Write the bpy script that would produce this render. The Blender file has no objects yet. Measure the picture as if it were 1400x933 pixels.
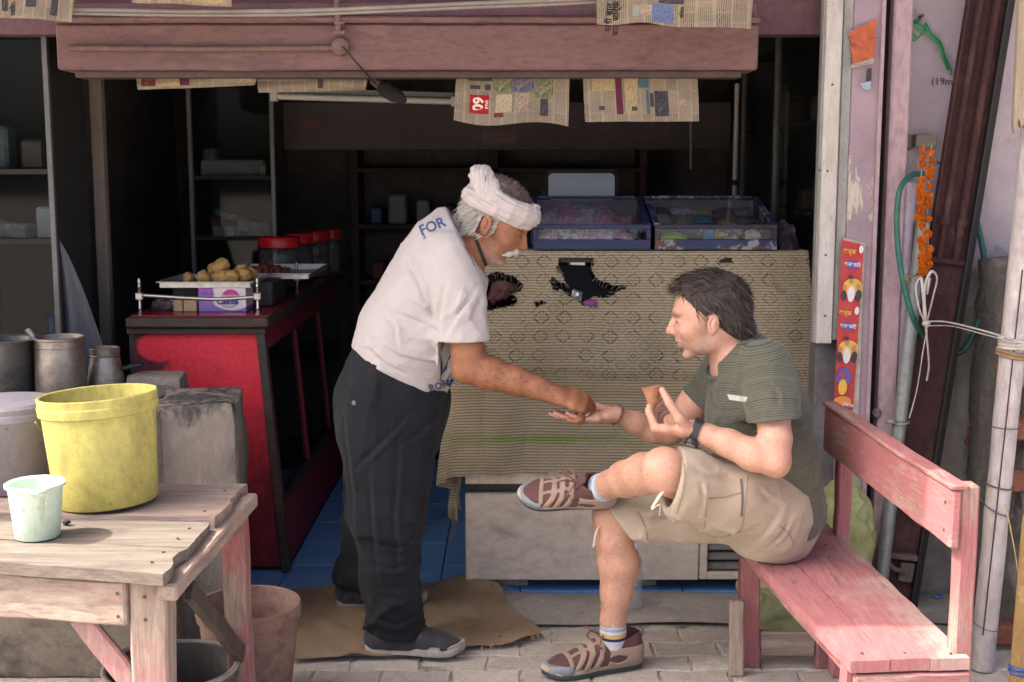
import bpy, bmesh, math, random
import numpy as np
from mathutils import Vector, Matrix, Quaternion, Euler
random.seed(7); rng = np.random.default_rng(7)
S = bpy.context.scene
COL = S.collection
R = math.radians

# ------------------------------------------------------------------ camera
CAM_H, CAM_PITCH, FPX = 1.55, R(7.9), 1700.0
cam_data = bpy.data.cameras.new('camera')
cam_data.sensor_width = 36.0
cam_data.lens = FPX / 1400.0 * 36.0
cam_data.clip_start = 0.05; cam_data.clip_end = 500
cam = bpy.data.objects.new('camera', cam_data); COL.objects.link(cam)
cam.location = (0, 0, CAM_H); cam.rotation_euler = (math.pi/2 - CAM_PITCH, 0, 0)
S.camera = cam
S.render.resolution_x, S.render.resolution_y = 1024, 682

# ------------------------------------------------------------------ sky + sun
SUN_DIR = Vector((0.60, 0.07, -0.79)).normalized()      # the way the light travels
el = math.asin(-SUN_DIR.z); az = math.atan2(-SUN_DIR.x, -SUN_DIR.y)
W = bpy.data.worlds.new('World'); S.world = W; W.use_nodes = True
wn = W.node_tree.nodes; wl = W.node_tree.links
bg = wn['Background']
sky = wn.new('ShaderNodeTexSky'); sky.sky_type = 'NISHITA'; sky.sun_disc = False
sky.sun_elevation = el; sky.sun_rotation = az; sky.altitude = 200
sky.dust_density = 9.0; sky.air_density = 0.45; sky.ozone_density = 0.2
wl.new(sky.outputs['Color'], bg.inputs['Color']); bg.inputs['Strength'].default_value = 0.15
sd = bpy.data.lights.new('sun', 'SUN'); sd.energy = 2.0; sd.angle = R(0.6); sd.color = (1.0, 0.94, 0.85)
sun = bpy.data.objects.new('sun', sd); COL.objects.link(sun); sun.location = (-4, -4, 9)
sun.rotation_euler = SUN_DIR.to_track_quat('-Z', 'Y').to_euler()
vs = S.view_settings
vs.view_transform = 'Standard'; vs.look = 'None'; vs.gamma = 1.0; vs.use_curve_mapping = False
vs.exposure = 2.05
S.cycles.use_denoising = True
S.cycles.max_bounces = 8; S.cycles.transparent_max_bounces = 12
S.cycles.caustics_reflective = False; S.cycles.caustics_refractive = False

def px(x, y, Y=None, Z=None):
    """a point of the place, read off a sight line at a measured distance Y or height Z"""
    u = (x-700)/FPX; v = (466.5-y)/FPX
    d = (u, math.cos(CAM_PITCH)+v*math.sin(CAM_PITCH), -math.sin(CAM_PITCH)+v*math.cos(CAM_PITCH))
    t = Y/d[1] if Y is not None else (Z-CAM_H)/d[2]
    return Vector((d[0]*t, d[1]*t, CAM_H+d[2]*t))

# ------------------------------------------------------------------ material helpers
def lin(c):
    """sRGB 0-255 triple to linear"""
    o = []
    for v in c[:3]:
        v = v/255.0
        o.append(v/12.92 if v <= 0.04045 else ((v+0.055)/1.055)**2.4)
    return (o[0], o[1], o[2], 1.0)
class NT:
    """tiny node-tree writer"""
    def __init__(s, name):
        s.m = bpy.data.materials.new(name); s.m.use_nodes = True
        s.n = s.m.node_tree.nodes; s.l = s.m.node_tree.links
        s.b = s.n['Principled BSDF']; s.out = s.n['Material Output']
    def put(s, sock, v):
        if v is None: return
        if hasattr(v, 'is_output') or hasattr(v, 'links'): s.l.new(v, sock)
        elif isinstance(v, (tuple, list)) and len(v) == 3 and sock.type == 'RGBA': sock.default_value = (*v, 1)
        else: sock.default_value = v
    def coord(s, kind='Object'):
        t = s.n.new('ShaderNodeTexCoord'); return t.outputs[kind]
    def mapping(s, vec, scale=(1,1,1), rot=(0,0,0), loc=(0,0,0)):
        t = s.n.new('ShaderNodeMapping'); s.put(t.inputs['Vector'], vec)
        t.inputs['Scale'].default_value = scale; t.inputs['Rotation'].default_value = rot; t.inputs['Location'].default_value = loc
        return t.outputs[0]
    def noise(s, vec, scale=5, detail=5, rough=0.6, dist=0.0, color=False):
        t = s.n.new('ShaderNodeTexNoise'); s.put(t.inputs['Vector'], vec)
        t.inputs['Scale'].default_value = scale; t.inputs['Detail'].default_value = detail
        t.inputs['Roughness'].default_value = rough; t.inputs['Distortion'].default_value = dist
        return t.outputs['Color' if color else 'Fac']
    def voronoi(s, vec, scale=5, feature='F1', out='Distance'):
        t = s.n.new('ShaderNodeTexVoronoi'); s.put(t.inputs['Vector'], vec); t.feature = feature
        t.inputs['Scale'].default_value = scale; return t.outputs[out]
    def wave(s, vec, scale=5, dist=0, bands='X', detail=2, dscale=1.0, profile='SIN'):
        t = s.n.new('ShaderNodeTexWave'); s.put(t.inputs['Vector'], vec); t.bands_direction = bands; t.wave_profile = profile
        t.inputs['Scale'].default_value = scale; t.inputs['Distortion'].default_value = dist
        t.inputs['Detail'].default_value = detail; t.inputs['Detail Scale'].default_value = dscale
        return t.outputs['Fac']
    def ramp(s, fac, stops, interp='LINEAR'):
        t = s.n.new('ShaderNodeValToRGB'); s.put(t.inputs[0], fac); e = t.color_ramp.elements; t.color_ramp.interpolation = interp
        while len(e) < len(stops): e.new(0.5)
        for k, (p, c) in enumerate(stops):
            e[k].position = p
            e[k].color = c if isinstance(c, (tuple, list)) and len(c) == 4 else ((c, c, c, 1) if not isinstance(c, (tuple, list)) else (*c, 1))
        return t.outputs[0]
    def mix(s, fac, a, b, mode='MIX'):
        t = s.n.new('ShaderNodeMix'); t.data_type = 'RGBA'; t.blend_type = mode
        s.put(t.inputs[0], fac); s.put(t.inputs[6], a); s.put(t.inputs[7], b); return t.outputs[2]
    def math(s, op, a, b=None, c=None):
        t = s.n.new('ShaderNodeMath'); t.operation = op; s.put(t.inputs[0], a); s.put(t.inputs[1], b)
        if c is not None: s.put(t.inputs[2], c)
        return t.outputs[0]
    def sep(s, vec):
        t = s.n.new('ShaderNodeSeparateXYZ'); s.put(t.inputs[0], vec); return t.outputs
    def comb(s, x, y, z=0.0):
        t = s.n.new('ShaderNodeCombineXYZ'); s.put(t.inputs[0], x); s.put(t.inputs[1], y); s.put(t.inputs[2], z); return t.outputs[0]
    def attr(s, name, out='Color'):
        t = s.n.new('ShaderNodeAttribute'); t.attribute_name = name; return t.outputs[out]
    def objrand(s):
        t = s.n.new('ShaderNodeObjectInfo'); return t.outputs['Random']
    def bump(s, h, strength=0.3, dist=0.01, normal=None):
        t = s.n.new('ShaderNodeBump'); s.put(t.inputs['Height'], h)
        t.inputs['Strength'].default_value = strength; t.inputs['Distance'].default_value = dist
        if normal is not None: s.l.new(normal, t.inputs['Normal'])
        s.l.new(t.outputs[0], s.b.inputs['Normal']); return t.outputs[0]
    def set(s, color=None, rough=None, metal=None, spec=None, **kw):
        s.put(s.b.inputs['Base Color'], color); s.put(s.b.inputs['Roughness'], rough); s.put(s.b.inputs['Metallic'], metal)
        s.put(s.b.inputs['Specular IOR Level'], spec)
        for k, v in kw.items(): s.put(s.b.inputs[k.replace('_', ' ')], v)
        return s.m

MATS = {}
def worn(name, c1, c2=None, c3=None, rough=0.7, metal=0.0, scale=6.0, bump=0.3, bscale=40, bdist=0.005, spec=0.4,
         stretch=(1,1,1), dirt=None, dirt_amt=0.55, dirt_scale=3.0, rand=0.0, spots=None, kind='Object'):
    """general weathered material: two or three tones in patches, fine relief, dirt blotches"""
    if name in MATS: return MATS[name]
    t = NT(name); co = t.mapping(t.coord(kind), scale=stretch)
    if rand:
        r = t.objrand(); off = t.math('MULTIPLY', r, 37.0); vm = t.n.new('ShaderNodeVectorMath'); vm.operation = 'ADD'
        t.l.new(co, vm.inputs[0]); t.l.new(t.comb(off, off, off), vm.inputs[1]); co = vm.outputs[0]
    c2 = c2 or tuple(v*0.7 for v in c1); n1 = t.noise(co, scale, 9, 0.7)
    stops = [(0.32, (*c1, 1)), (0.66, (*c2, 1))] if c3 is None else [(0.28, (*c1, 1)), (0.52, (*c2, 1)), (0.72, (*c3, 1))]
    col = t.ramp(n1, stops)
    fine = t.noise(co, bscale, 6, 0.75)
    col = t.mix(0.6, col, t.ramp(fine, [(0.3, (0.5, 0.48, 0.46, 1)), (0.5, (1.0, 1.0, 1.0, 1)), (0.7, (1.3, 1.3, 1.3, 1))]), 'MULTIPLY')
    grit = t.noise(co, bscale*4.0, 3, 0.6); col = t.mix(t.math('MULTIPLY', t.ramp(grit, [(0.60, 0.0), (0.70, 1.0)]), 0.45), col, tuple(v*0.35 for v in c2)+(1,))
    if dirt is not None:
        f = t.ramp(t.noise(co, dirt_scale, 7, 0.72, 0.4), [(dirt_amt-0.07, 0.0), (dirt_amt+0.1, 1.0)])
        col = t.mix(f, col, (*dirt, 1))
    if spots is not None:
        f = t.ramp(t.voronoi(co, spots[1]), [(0.0, 1.0), (spots[2], 0.0)])
        col = t.mix(t.math('MULTIPLY', f, t.ramp(t.noise(co, spots[1]*0.3, 2), [(0.45, 0.0), (0.6, 1.0)])), col, (*spots[0], 1))
    if rand:
        k = t.math('MULTIPLY_ADD', t.objrand(), rand, 1-rand/2)
        col = t.mix(1.0, col, t.comb(k, k, k), 'MULTIPLY')
    if bump: t.bump(t.math('MULTIPLY_ADD', n1, 0.6, fine), bump, bdist)
    rr = t.math('MULTIPLY_ADD', fine, 0.25, rough-0.12)
    MATS[name] = t.set(col, rr, metal, spec)
    return MATS[name]
def wood(name, axis, w1, w2, paint=None, paint2=None, amt=0.5, rough=0.8, dirt=(0.10, 0.075, 0.06), dirt_amt=0.62, chip=(0.5, 0.42, 0.34)):
    """sawn timber with grain along an axis, optionally under worn paint"""
    if name in MATS: return MATS[name]
    t = NT(name); sc = {'x': (1.2, 14, 14), 'y': (14, 1.2, 14), 'z': (14, 14, 1.2)}[axis]; co0 = t.coord()
    off = t.math('MULTIPLY', t.objrand(), 23.0); vm = t.n.new('ShaderNodeVectorMath'); vm.operation = 'ADD'; t.l.new(co0, vm.inputs[0]); t.l.new(t.comb(off, off, off), vm.inputs[1]); co = vm.outputs[0]
    gco = t.mapping(co, scale=sc); g = t.noise(gco, 3.2, 9, 0.72, 0.5); g2 = t.noise(gco, 11, 6, 0.7)
    c = t.ramp(g, [(0.30, tuple(v*0.62 for v in w2)), (0.47, w2), (0.62, w1), (0.75, tuple(min(1, v*1.18) for v in w1))])
    pco = t.mapping(co, scale={'x': (1, 2.4, 2.4), 'y': (2.4, 1, 2.4), 'z': (2.4, 2.4, 1)}[axis])
    if paint is not None:
        pn = t.math('ADD', t.math('MULTIPLY', t.noise(pco, 3.5, 9, 0.74, 0.3), 0.72), t.math('MULTIPLY', g2, 0.28))
        f = t.ramp(pn, [(amt-0.05, 1.0), (amt+0.05, 0.0)]); p = t.ramp(t.noise(pco, 2.2, 6, 0.65), [(0.32, paint), (0.68, paint2 or tuple(v*0.72 for v in paint))])
        p = t.mix(0.55, p, t.ramp(g2, [(0.3, 0.55), (0.5, 1.0), (0.7, 1.25)]), 'MULTIPLY'); c = t.mix(t.math('MULTIPLY', f, 0.92), c, p)
        ch = t.math('MULTIPLY', t.ramp(t.noise(gco, 6, 5, 0.7), [(0.66, 0.0), (0.70, 1.0)]), t.ramp(t.noise(co, 4, 3), [(0.48, 0.0), (0.6, 0.8)])); c = t.mix(ch, c, (*chip, 1))
    d = t.ramp(t.noise(pco, 4.5, 9, 0.78, 0.4), [(dirt_amt-0.06, 0.0), (dirt_amt+0.12, 0.85)]); c = t.mix(d, c, (*dirt, 1))
    sp = t.math('MULTIPLY', t.ramp(t.voronoi(co, 65), [(0.0, 1.0), (0.13, 0.0)]), t.ramp(t.noise(co, 9, 3), [(0.48, 0.0), (0.6, 0.8)])); c = t.mix(sp, c, tuple(v*0.6 for v in dirt)+(1,))
    t.bump(t.math('ADD', t.math('MULTIPLY', g, 0.8), t.math('MULTIPLY', g2, 0.5)), 0.55, 0.006); MATS[name] = t.set(c, t.math('MULTIPLY_ADD', g2, 0.25, rough-0.12), 0, 0.3); return MATS[name]
def plain(name, c, rough=0.5, metal=0.0, spec=0.5, **kw):
    if name in MATS: return MATS[name]
    t = NT(name); co = t.coord(); n = t.noise(co, 30, 4, 0.6)
    col = t.mix(0.25, (*c, 1), t.ramp(n, [(0.3, tuple(v*0.6 for v in c)), (0.7, tuple(min(1, v*1.3) for v in c))]))
    MATS[name] = t.set(col, t.math('MULTIPLY_ADD', n, 0.2, rough-0.1), metal, spec, **kw); return MATS[name]

# ------------------------------------------------------------------ mesh helpers
class MB:
    """collects shapes into one bmesh; build() links them as ONE mesh object"""
    def __init__(s): s.b = bmesh.new(); s.uv = s.b.loops.layers.uv.new('UVMap')
    def _xf(s, verts, M):
        for v in verts: v.co = M @ v.co
    def box(s, c, d, rot=(0,0,0), bev=0.0, seg=1, M=None, jit=0.0):
        r = bmesh.ops.create_cube(s.b, size=1.0); vs_ = r['verts']
        for v in vs_:
            v.co = Vector((v.co.x*d[0], v.co.y*d[1], v.co.z*d[2]))
            if jit: v.co += Vector((random.uniform(-jit, jit), random.uniform(-jit, jit), random.uniform(-jit, jit)))
        if bev > 0:
            es = list({e for v in vs_ for e in v.link_edges})
            r2 = bmesh.ops.bevel(s.b, geom=es, offset=bev, segments=seg, profile=0.6, affect='EDGES')
            vs_ = list({v for f in r2['faces'] for v in f.verts} | {v for v in vs_ if v.is_valid})
        T = Matrix.Translation(Vector(c)) @ Euler(rot).to_matrix().to_4x4()
        if M is not None: T = M @ T
        s._xf(vs_, T); return vs_
    def bar(s, a, b, w, h, up=(0,0,1), bev=0.0, ext=0.0, jit=0.0):
        a = Vector(a); b = Vector(b); x = (b-a); L = x.length; x.normalize(); up = Vector(up)
        y = up.cross(x)
        if y.length < 1e-5: y = Vector((0,1,0)).cross(x)
        y.normalize(); z = x.cross(y)
        M = Matrix((x, y, z)).transposed().to_4x4(); M.translation = (a+b)/2
        return s.box((0,0,0), (L+2*ext, w, h), bev=bev, M=M, jit=jit)
    def tube(s, pts, r, n=10, caps=True, closed=False, flat=1.0):
        pts = [Vector(p) for p in pts]; N = len(pts); rings = []
        rs = r if isinstance(r, (list, tuple)) else [r]*N
        prev = None
        for i, p in enumerate(pts):
            if closed: t = pts[(i+1) % N]-pts[i-1]
            else: t = pts[min(i+1, N-1)]-pts[max(i-1, 0)]
            t.normalize()
            if prev is None:
                u = t.orthogonal().normalized() if abs(t.z) > 0.9 else t.cross(Vector((0,0,1))).normalized()
            else:
                u = prev - t*prev.dot(t); u = u.normalized() if u.length > 1e-6 else t.orthogonal().normalized()
            prev = u; v = t.cross(u)
            rings.append([s.b.verts.new(p + (u*math.cos(2*math.pi*k/n) + v*math.sin(2*math.pi*k/n)*flat)*rs[i]) for k in range(n)])
        M_ = N if closed else N-1
        for i in range(M_):
            A = rings[i]; B = rings[(i+1) % N]
            for k in range(n):
                try: s.b.faces.new((A[k], A[(k+1) % n], B[(k+1) % n], B[k]))
                except ValueError: pass
        if caps and not closed:
            s.b.faces.new(rings[0][::-1]); s.b.faces.new(rings[-1])
        return rings
    def lathe(s, prof, n=32, M=None, cap_bottom=True, cap_top=False, wob=0.0):
        rings = []
        for (r, z) in prof:
            ring = []
            for k in range(n):
                a = 2*math.pi*k/n; q = r*(1+wob*math.sin(2*a+z*9))
                p = Vector((q*math.cos(a), q*math.sin(a), z)); ring.append(s.b.verts.new(M @ p if M is not None else p))
            rings.append(ring)
        for i in range(len(rings)-1):
            for k in range(n):
                s.b.faces.new((rings[i][k], rings[i][(k+1) % n], rings[i+1][(k+1) % n], rings[i+1][k]))
        if cap_bottom: s.b.faces.new(rings[0][::-1])
        if cap_top: s.b.faces.new(rings[-1])
        return rings
    def grid(s, f, nu, nv, uvf=None, keep=None):
        """sheet f(u,v) -> point"""
        V = [[s.b.verts.new(Vector(f(i/nu, j/nv))) for j in range(nv+1)] for i in range(nu+1)]
        for i in range(nu):
            for j in range(nv):
                if keep and not keep((i+.5)/nu, (j+.5)/nv): continue
                fc = s.b.faces.new((V[i][j], V[i+1][j], V[i+1][j+1], V[i][j+1]))
                for lp, (a, b) in zip(fc.loops, ((i, j), (i+1, j), (i+1, j+1), (i, j+1))):
                    u_, v_ = a/nu, b/nv
                    lp[s.uv].uv = uvf(u_, v_) if uvf else (u_, v_)
        return V
    def prism(s, poly, z0, z1, M=None):
        """poly of (x,y) extruded from z0 to z1"""
        a = [s.b.verts.new((M @ Vector((x, y, z0))) if M is not None else Vector((x, y, z0))) for x, y in poly]
        b = [s.b.verts.new((M @ Vector((x, y, z1))) if M is not None else Vector((x, y, z1))) for x, y in poly]
        n = len(poly); s.b.faces.new(a[::-1]); s.b.faces.new(b)
        for k in range(n): s.b.faces.new((a[k], a[(k+1) % n], b[(k+1) % n], b[k]))
    def solidify(s, t): s.b.normal_update(); bmesh.ops.solidify(s.b, geom=list(s.b.faces), thickness=t)
    def noise(s, amp, freq, seed=0.0):
        from mathutils import noise as mn
        for v in s.b.verts:
            v.co += Vector(mn.noise_vector(v.co*freq + Vector((seed, seed*1.7, seed*0.3))))*amp
    def mesh(s, name, mat, smooth=None):
        bmesh.ops.remove_doubles(s.b, verts=[v for v in s.b.verts if not v.link_faces], dist=0)
        loose = [v for v in s.b.verts if not v.link_faces]
        if loose: bmesh.ops.delete(s.b, geom=loose, context='VERTS')
        bmesh.ops.recalc_face_normals(s.b, faces=list(s.b.faces))
        me = bpy.data.meshes.new(name); s.b.to_mesh(me); s.b.free()
        me.materials.append(mat)
        if smooth is not None:
            me.shade_smooth(); me.set_sharp_from_angle(angle=R(smooth))
        return me
    def build(s, name, mat, parent=None, smooth=None, loc=None):
        return link(name, s.mesh(name, mat, smooth), parent, loc)
def link(name, me, parent=None, loc=None):
    o = bpy.data.objects.new(name, me); COL.objects.link(o)
    if parent is not None:
        o.parent = parent
        o.matrix_parent_inverse = parent.matrix_basis.inverted()
    if loc is not None: o.location = loc
    return o
def tag(o, label, cat, group=None):
    o['label'] = label; o['category'] = cat
    if group: o['group'] = group
    return o
def struct(o): o['kind'] = 'structure'; return o
def thing(name, label, cat, loc=(0,0,0), group=None):
    o = bpy.data.objects.new(name, None); COL.objects.link(o); o.location = loc; o.empty_display_size = 0.05
    return tag(o, label, cat, group)
def text_mesh(body, size=0.05, extrude=0.0005, bold=0.0):
    c = bpy.data.curves.new('txt', 'FONT'); c.body = body; c.size = size; c.extrude = extrude; c.offset = bold
    c.align_x = 'CENTER'; c.align_y = 'CENTER'; c.resolution_u = 3
    o = bpy.data.objects.new('txt', c); COL.objects.link(o)
    dg = bpy.context.evaluated_depsgraph_get(); me = bpy.data.meshes.new_from_object(o.evaluated_get(dg))
    bpy.data.objects.remove(o); bpy.data.curves.remove(c); return me
def put_text(name, body, size, mat, parent, M, bold=0.0, sx=1.0):
    me = text_mesh(body, size, bold=bold); me.transform(M @ Matrix.Scale(sx, 4, (1,0,0))); me.materials.clear(); me.materials.append(mat)
    return link(name, me, parent)
def frame_m(o, x, y):
    """4x4 whose X and Y axes run along x and y"""
    x = Vector(x).normalized(); y = Vector(y); y = (y - x*y.dot(x)).normalized(); z = x.cross(y)
    M = Matrix((x, y, z)).transposed().to_4x4(); M.translation = Vector(o); return M
def spline(pts, n=8):
    """Catmull-Rom through pts"""
    P = [Vector(p) for p in pts]; P = [P[0]*2-P[1]] + P + [P[-1]*2-P[-2]]; out = []
    for i in range(1, len(P)-2):
        for k in range(n):
            t = k/n; a, b, c, d = P[i-1], P[i], P[i+1], P[i+2]
            out.append(0.5*((2*b)+(c-a)*t+(2*a-5*b+4*c-d)*t*t+(3*b-a-3*c+d)*t**3))
    out.append(P[-2]); return out
# ================================================================== SETTING
M_dust = worn('street_dust', (0.45, 0.415, 0.37), (0.39, 0.355, 0.315), (0.48, 0.445, 0.40), rough=0.95, scale=2.5, bump=0.5, bscale=60, dirt=(0.13, 0.12, 0.105), dirt_amt=0.62)
M_joint = worn('joint_grit', (0.52, 0.48, 0.43), (0.40, 0.365, 0.325), rough=0.95, scale=14, bump=0.7, bscale=120, dirt=(0.15, 0.13, 0.11), dirt_amt=0.58, dirt_scale=5)
M_paver = worn('paver_concrete', (0.50, 0.455, 0.40), (0.40, 0.36, 0.315), (0.55, 0.505, 0.445), rough=0.9, scale=7, bump=0.6, bscale=130, bdist=0.003,
               dirt=(0.095, 0.085, 0.076), dirt_amt=0.66, dirt_scale=5, rand=0.28)
M_concrete = worn('threshold_concrete', (0.43, 0.395, 0.35), (0.35, 0.32, 0.285), (0.47, 0.43, 0.385), rough=0.9, scale=5, bump=0.5, bscale=90, dirt=(0.12, 0.11, 0.095), dirt_amt=0.64, dirt_scale=4)
M_tile = worn('blue_floor_paint', (0.16, 0.33, 0.66), (0.13, 0.29, 0.60), (0.19, 0.36, 0.66), rough=0.45, scale=5, bump=0.15, bscale=60, dirt=(0.05, 0.075, 0.13), dirt_amt=0.66, rand=0.22)
M_tilejoint = plain('tile_joint', (0.035, 0.05, 0.10), 0.9)

m = MB(); m.box((0, 0, -0.06), (120, 120, 0.08)); g = struct(m.build('ground', M_dust))
m = MB(); m.box((0.15, 3.0, -0.0175), (4.6, 2.24, 0.019)); pav = struct(m.build('pavement', M_joint))
# interlocking pavers, laid in rows; only the rows the picture can see
def paver_poly(L=0.2115, Wd=0.1125, n=0.007):
    x, y = L/2, Wd/2
    return [(-x, -y), (-x*0.45, -y), (-x*0.3, -y+n), (x*0.3, -y+n), (x*0.45, -y), (x, -y), (x-n*0.6, -y*0.3), (x-n*0.6, y*0.3), (x, y), (x*0.45, y), (x*0.3, y+n*-0.0-n), (-x*0.3, y-n), (-x*0.45, y), (-x, y), (-x+n*0.6, y*0.3), (-x+n*0.6, -y*0.3)]
pav_meshes = []
for q in range(5):
    m = MB(); poly = [(x+random.uniform(-.003, .003), y+random.uniform(-.003, .003)) for x, y in paver_poly()]
    inner = [(x*0.965, y*0.94) for x, y in poly]
    a = [m.b.verts.new((x, y, -0.012)) for x, y in poly]; b = [m.b.verts.new((x, y, -0.0035+random.uniform(-.001, .001))) for x, y in poly]
    c = [m.b.verts.new((x, y, 0.0+random.uniform(-.0008, .0008))) for x, y in inner]; n = len(poly)
    for k in range(n):
        m.b.faces.new((a[k], a[(k+1) % n], b[(k+1) % n], b[k])); m.b.faces.new((b[k], b[(k+1) % n], c[(k+1) % n], c[k]))
    m.b.faces.new(c); pav_meshes.append(m.mesh('paver', M_paver))
row = 0; yy = 3.18
while yy < 4.09:
    xx = -1.15 + (0.1075 if row % 2 else 0)
    while xx < 1.62:
        o = link('paver', random.choice(pav_meshes), pav, (xx+random.uniform(-.002, .002), yy+random.uniform(-.002, .002), random.uniform(-.0035, .0005)))
        o.rotation_euler = (random.uniform(-.012, .012), random.uniform(-.01, .01), random.uniform(-.02, .02)+(math.pi if random.random() < .5 else 0))
        xx += 0.2145
    yy += 0.1165; row += 1

m = MB(); m.grid(lambda u, v: (-1.4+3.1*u, 4.085+0.315*v+0.012*math.sin(u*23)*(1-v), 0.006+0.003*math.sin(u*31+v*7)), 90, 10)
struct(m.build('threshold_slab', M_concrete, smooth=40))
m = MB(); m.box((-0.35, 5.95, -0.012), (3.2, 3.1, 0.02)); fl = struct(m.build('shop_floor', M_tilejoint))
m = MB(); m.box((0, 0, 0), (0.296, 0.296, 0.012), bev=0.002); tile_me = m.mesh('floor_tile', M_tile)
rot = R(4.0)
for i in range(-6, 7):
    for j in range(0, 7):
        x, y = -0.42+0.30*i, 4.56+0.30*j
        if -1.7 < x < 1.05: 
            o = link('floor_tile', tile_me, fl, (x, y, 0.0025+random.uniform(-.0008, .0008))); o.rotation_euler = (random.uniform(-.003, .003), random.uniform(-.003, .003), 0)

# ------------------------------------------------------------------ the shop itself
M_dark = worn('sooty_wall', (0.19, 0.177, 0.172), (0.13, 0.12, 0.118), (0.23, 0.215, 0.21), rough=0.9, scale=3, bump=0.2)
M_pink = worn('pink_beam_paint', (0.205, 0.115, 0.108), (0.175, 0.096, 0.092), (0.23, 0.135, 0.125), rough=0.85, scale=3, bump=0.3, bscale=45, stretch=(0.5, 1, 1.6), dirt=(0.09, 0.055, 0.055), dirt_amt=0.60, dirt_scale=5, spots=((0.05, 0.035, 0.035), 30, 0.12))
M_pinkd = worn('pink_fascia_paint', (0.17, 0.085, 0.10), (0.14, 0.072, 0.085), (0.20, 0.11, 0.12), rough=0.8, scale=3, bump=0.3, dirt=(0.08, 0.05, 0.05), dirt_amt=0.6)
M_soffit = worn('rear_soffit_paint', (0.085, 0.066, 0.068), (0.062, 0.05, 0.052), rough=0.9, scale=3, bump=0.2)
shop = thing('shop_room', 'dark open-fronted shop room behind the pink beam', 'shop', (-0.3, 5.9, 0))
m = MB(); m.box((-0.35, 7.55, 1.2), (3.5, 0.12, 2.5)); m.build('back_wall', M_dark, shop)
m = MB(); m.box((-2.06, 5.95, 1.2), (0.12, 3.08, 2.5)); m.build('side_wall', M_dark, shop)
m = MB(); m.box((1.34, 6.0, 1.2), (0.12, 2.98, 2.5)); m.build('side_wall', M_dark, shop)
m = MB(); m.box((-0.35, 6.0, 2.30), (3.5, 3.0, 0.1)); m.build('ceiling', M_dark, shop)
m = MB(); m.box((-0.78, 4.46, 2.70), (3.74, 0.10, 1.38)); m.build('fascia', M_pinkd, shop)
m = MB()
a, b = px(372, 205, Y=6.0), px(1000, 140, Y=6.0); m.box(((a.x+b.x)/2, 6.06, (a.z+b.z)/2), (b.x-a.x, 0.12, b.z-a.z), bev=0.004); m.build('rear_beam', M_soffit, shop)
# roof that overhangs the pavement and keeps the shop in shade
M_tin = worn('roof_sheet', (0.30, 0.28, 0.26), (0.22, 0.20, 0.19), rough=0.7, scale=2)
m = MB(); m.box((0.0, 3.57, 3.40), (14, 1.84, 0.05)); m.box((0, 2.655, 3.385), (14, 0.04, 0.11)); roof = m.build('roof_overhang', M_tin, shop)

# the pink beam across the opening: body, ledge, drip mould, each its own strip
x0, x1 = px(78, 95, Y=4.26).x, px(1036, 95, Y=4.26).x
zb, zt = px(300, 96, Y=4.26).z, px(300, 33, Y=4.26).z
beam = thing('lintel_beam', 'long dusty pink beam with ledges across the top of the shop opening', 'beam', ((x0+x1)/2, 4.3, zb))
def strip(name, za, zc, y, xa=x0, xb=x1, bev=0.006, mat=M_pink):
    m = MB(); m.box(((xa+xb)/2, (y+4.42)/2, (za+zc)/2), (xb-xa, 4.42-y, zc-za), bev=bev)
    bmesh.ops.subdivide_edges(m.b, edges=[e for e in m.b.edges if e.calc_length() > 1.0], cuts=40)
    m.noise(0.004, 3.0); return m.build(name, mat, beam, smooth=35)
z1 = px(300, 62, Y=4.26).z
strip('board', zb, zt, 4.258); strip('ledge', zt+0.002, zt+0.022, 4.235)
strip('cornice', zt+0.025, zt+0.075, 4.29, mat=M_pinkd)
m = MB(); m.box(((x0+x1)/2, 4.34, zb-0.012), (x1-x0-0.1, 0.10, 0.02)); m.build('underside_batten', worn('sooty_wood', (0.10, 0.062, 0.055), (0.07, 0.045, 0.04)), beam)
# conduit on the beam, with its round junction box
M_rustpipe = worn('grimy_conduit', (0.20, 0.12, 0.10), (0.13, 0.085, 0.075), rough=0.7, scale=12)
cd = thing('conduit', 'thin painted conduit along the beam ending in a round junction box', 'conduit', px(270, 66, Y=4.24))
m = MB(); m.tube([px(95, 66, Y=4.243), px(280, 67.5, Y=4.243), px(455, 66, Y=4.243)], 0.010, 8); m.build('pipe', M_rustpipe, cd, smooth=50)
c = px(465, 64, Y=4.235)
m = MB(); m.lathe([(0.030, 0), (0.032, 0.014), (0.027, 0.024), (0.012, 0.030), (0.004, 0.031)], 24, Matrix.Translation(c+Vector((0, 0.02, 0))) @ Matrix.Rotation(R(90), 4, 'X'), cap_top=True); m.build('junction_box', M_rustpipe, cd, smooth=40)
m = MB(); m.tube([px(463, 46, Y=4.235), px(461, 14, Y=4.235), px(461, -10, Y=4.235)], 0.011, 8); m.box(px(464, 45, Y=4.232), (0.04, 0.016, 0.012)); m.box(px(464, 32, Y=4.232), (0.034, 0.016, 0.009)); m.build('riser', M_rustpipe, cd, smooth=50)
m = MB(); m.tube(spline([px(468, 64, Y=4.22), px(484, 82, Y=4.20), px(500, 100, Y=4.24), px(514, 116, Y=4.3)], 5), 0.0035, 6); m.build('wire', plain('black_wire', (0.02, 0.02, 0.02), 0.5), cd, smooth=60)
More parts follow.
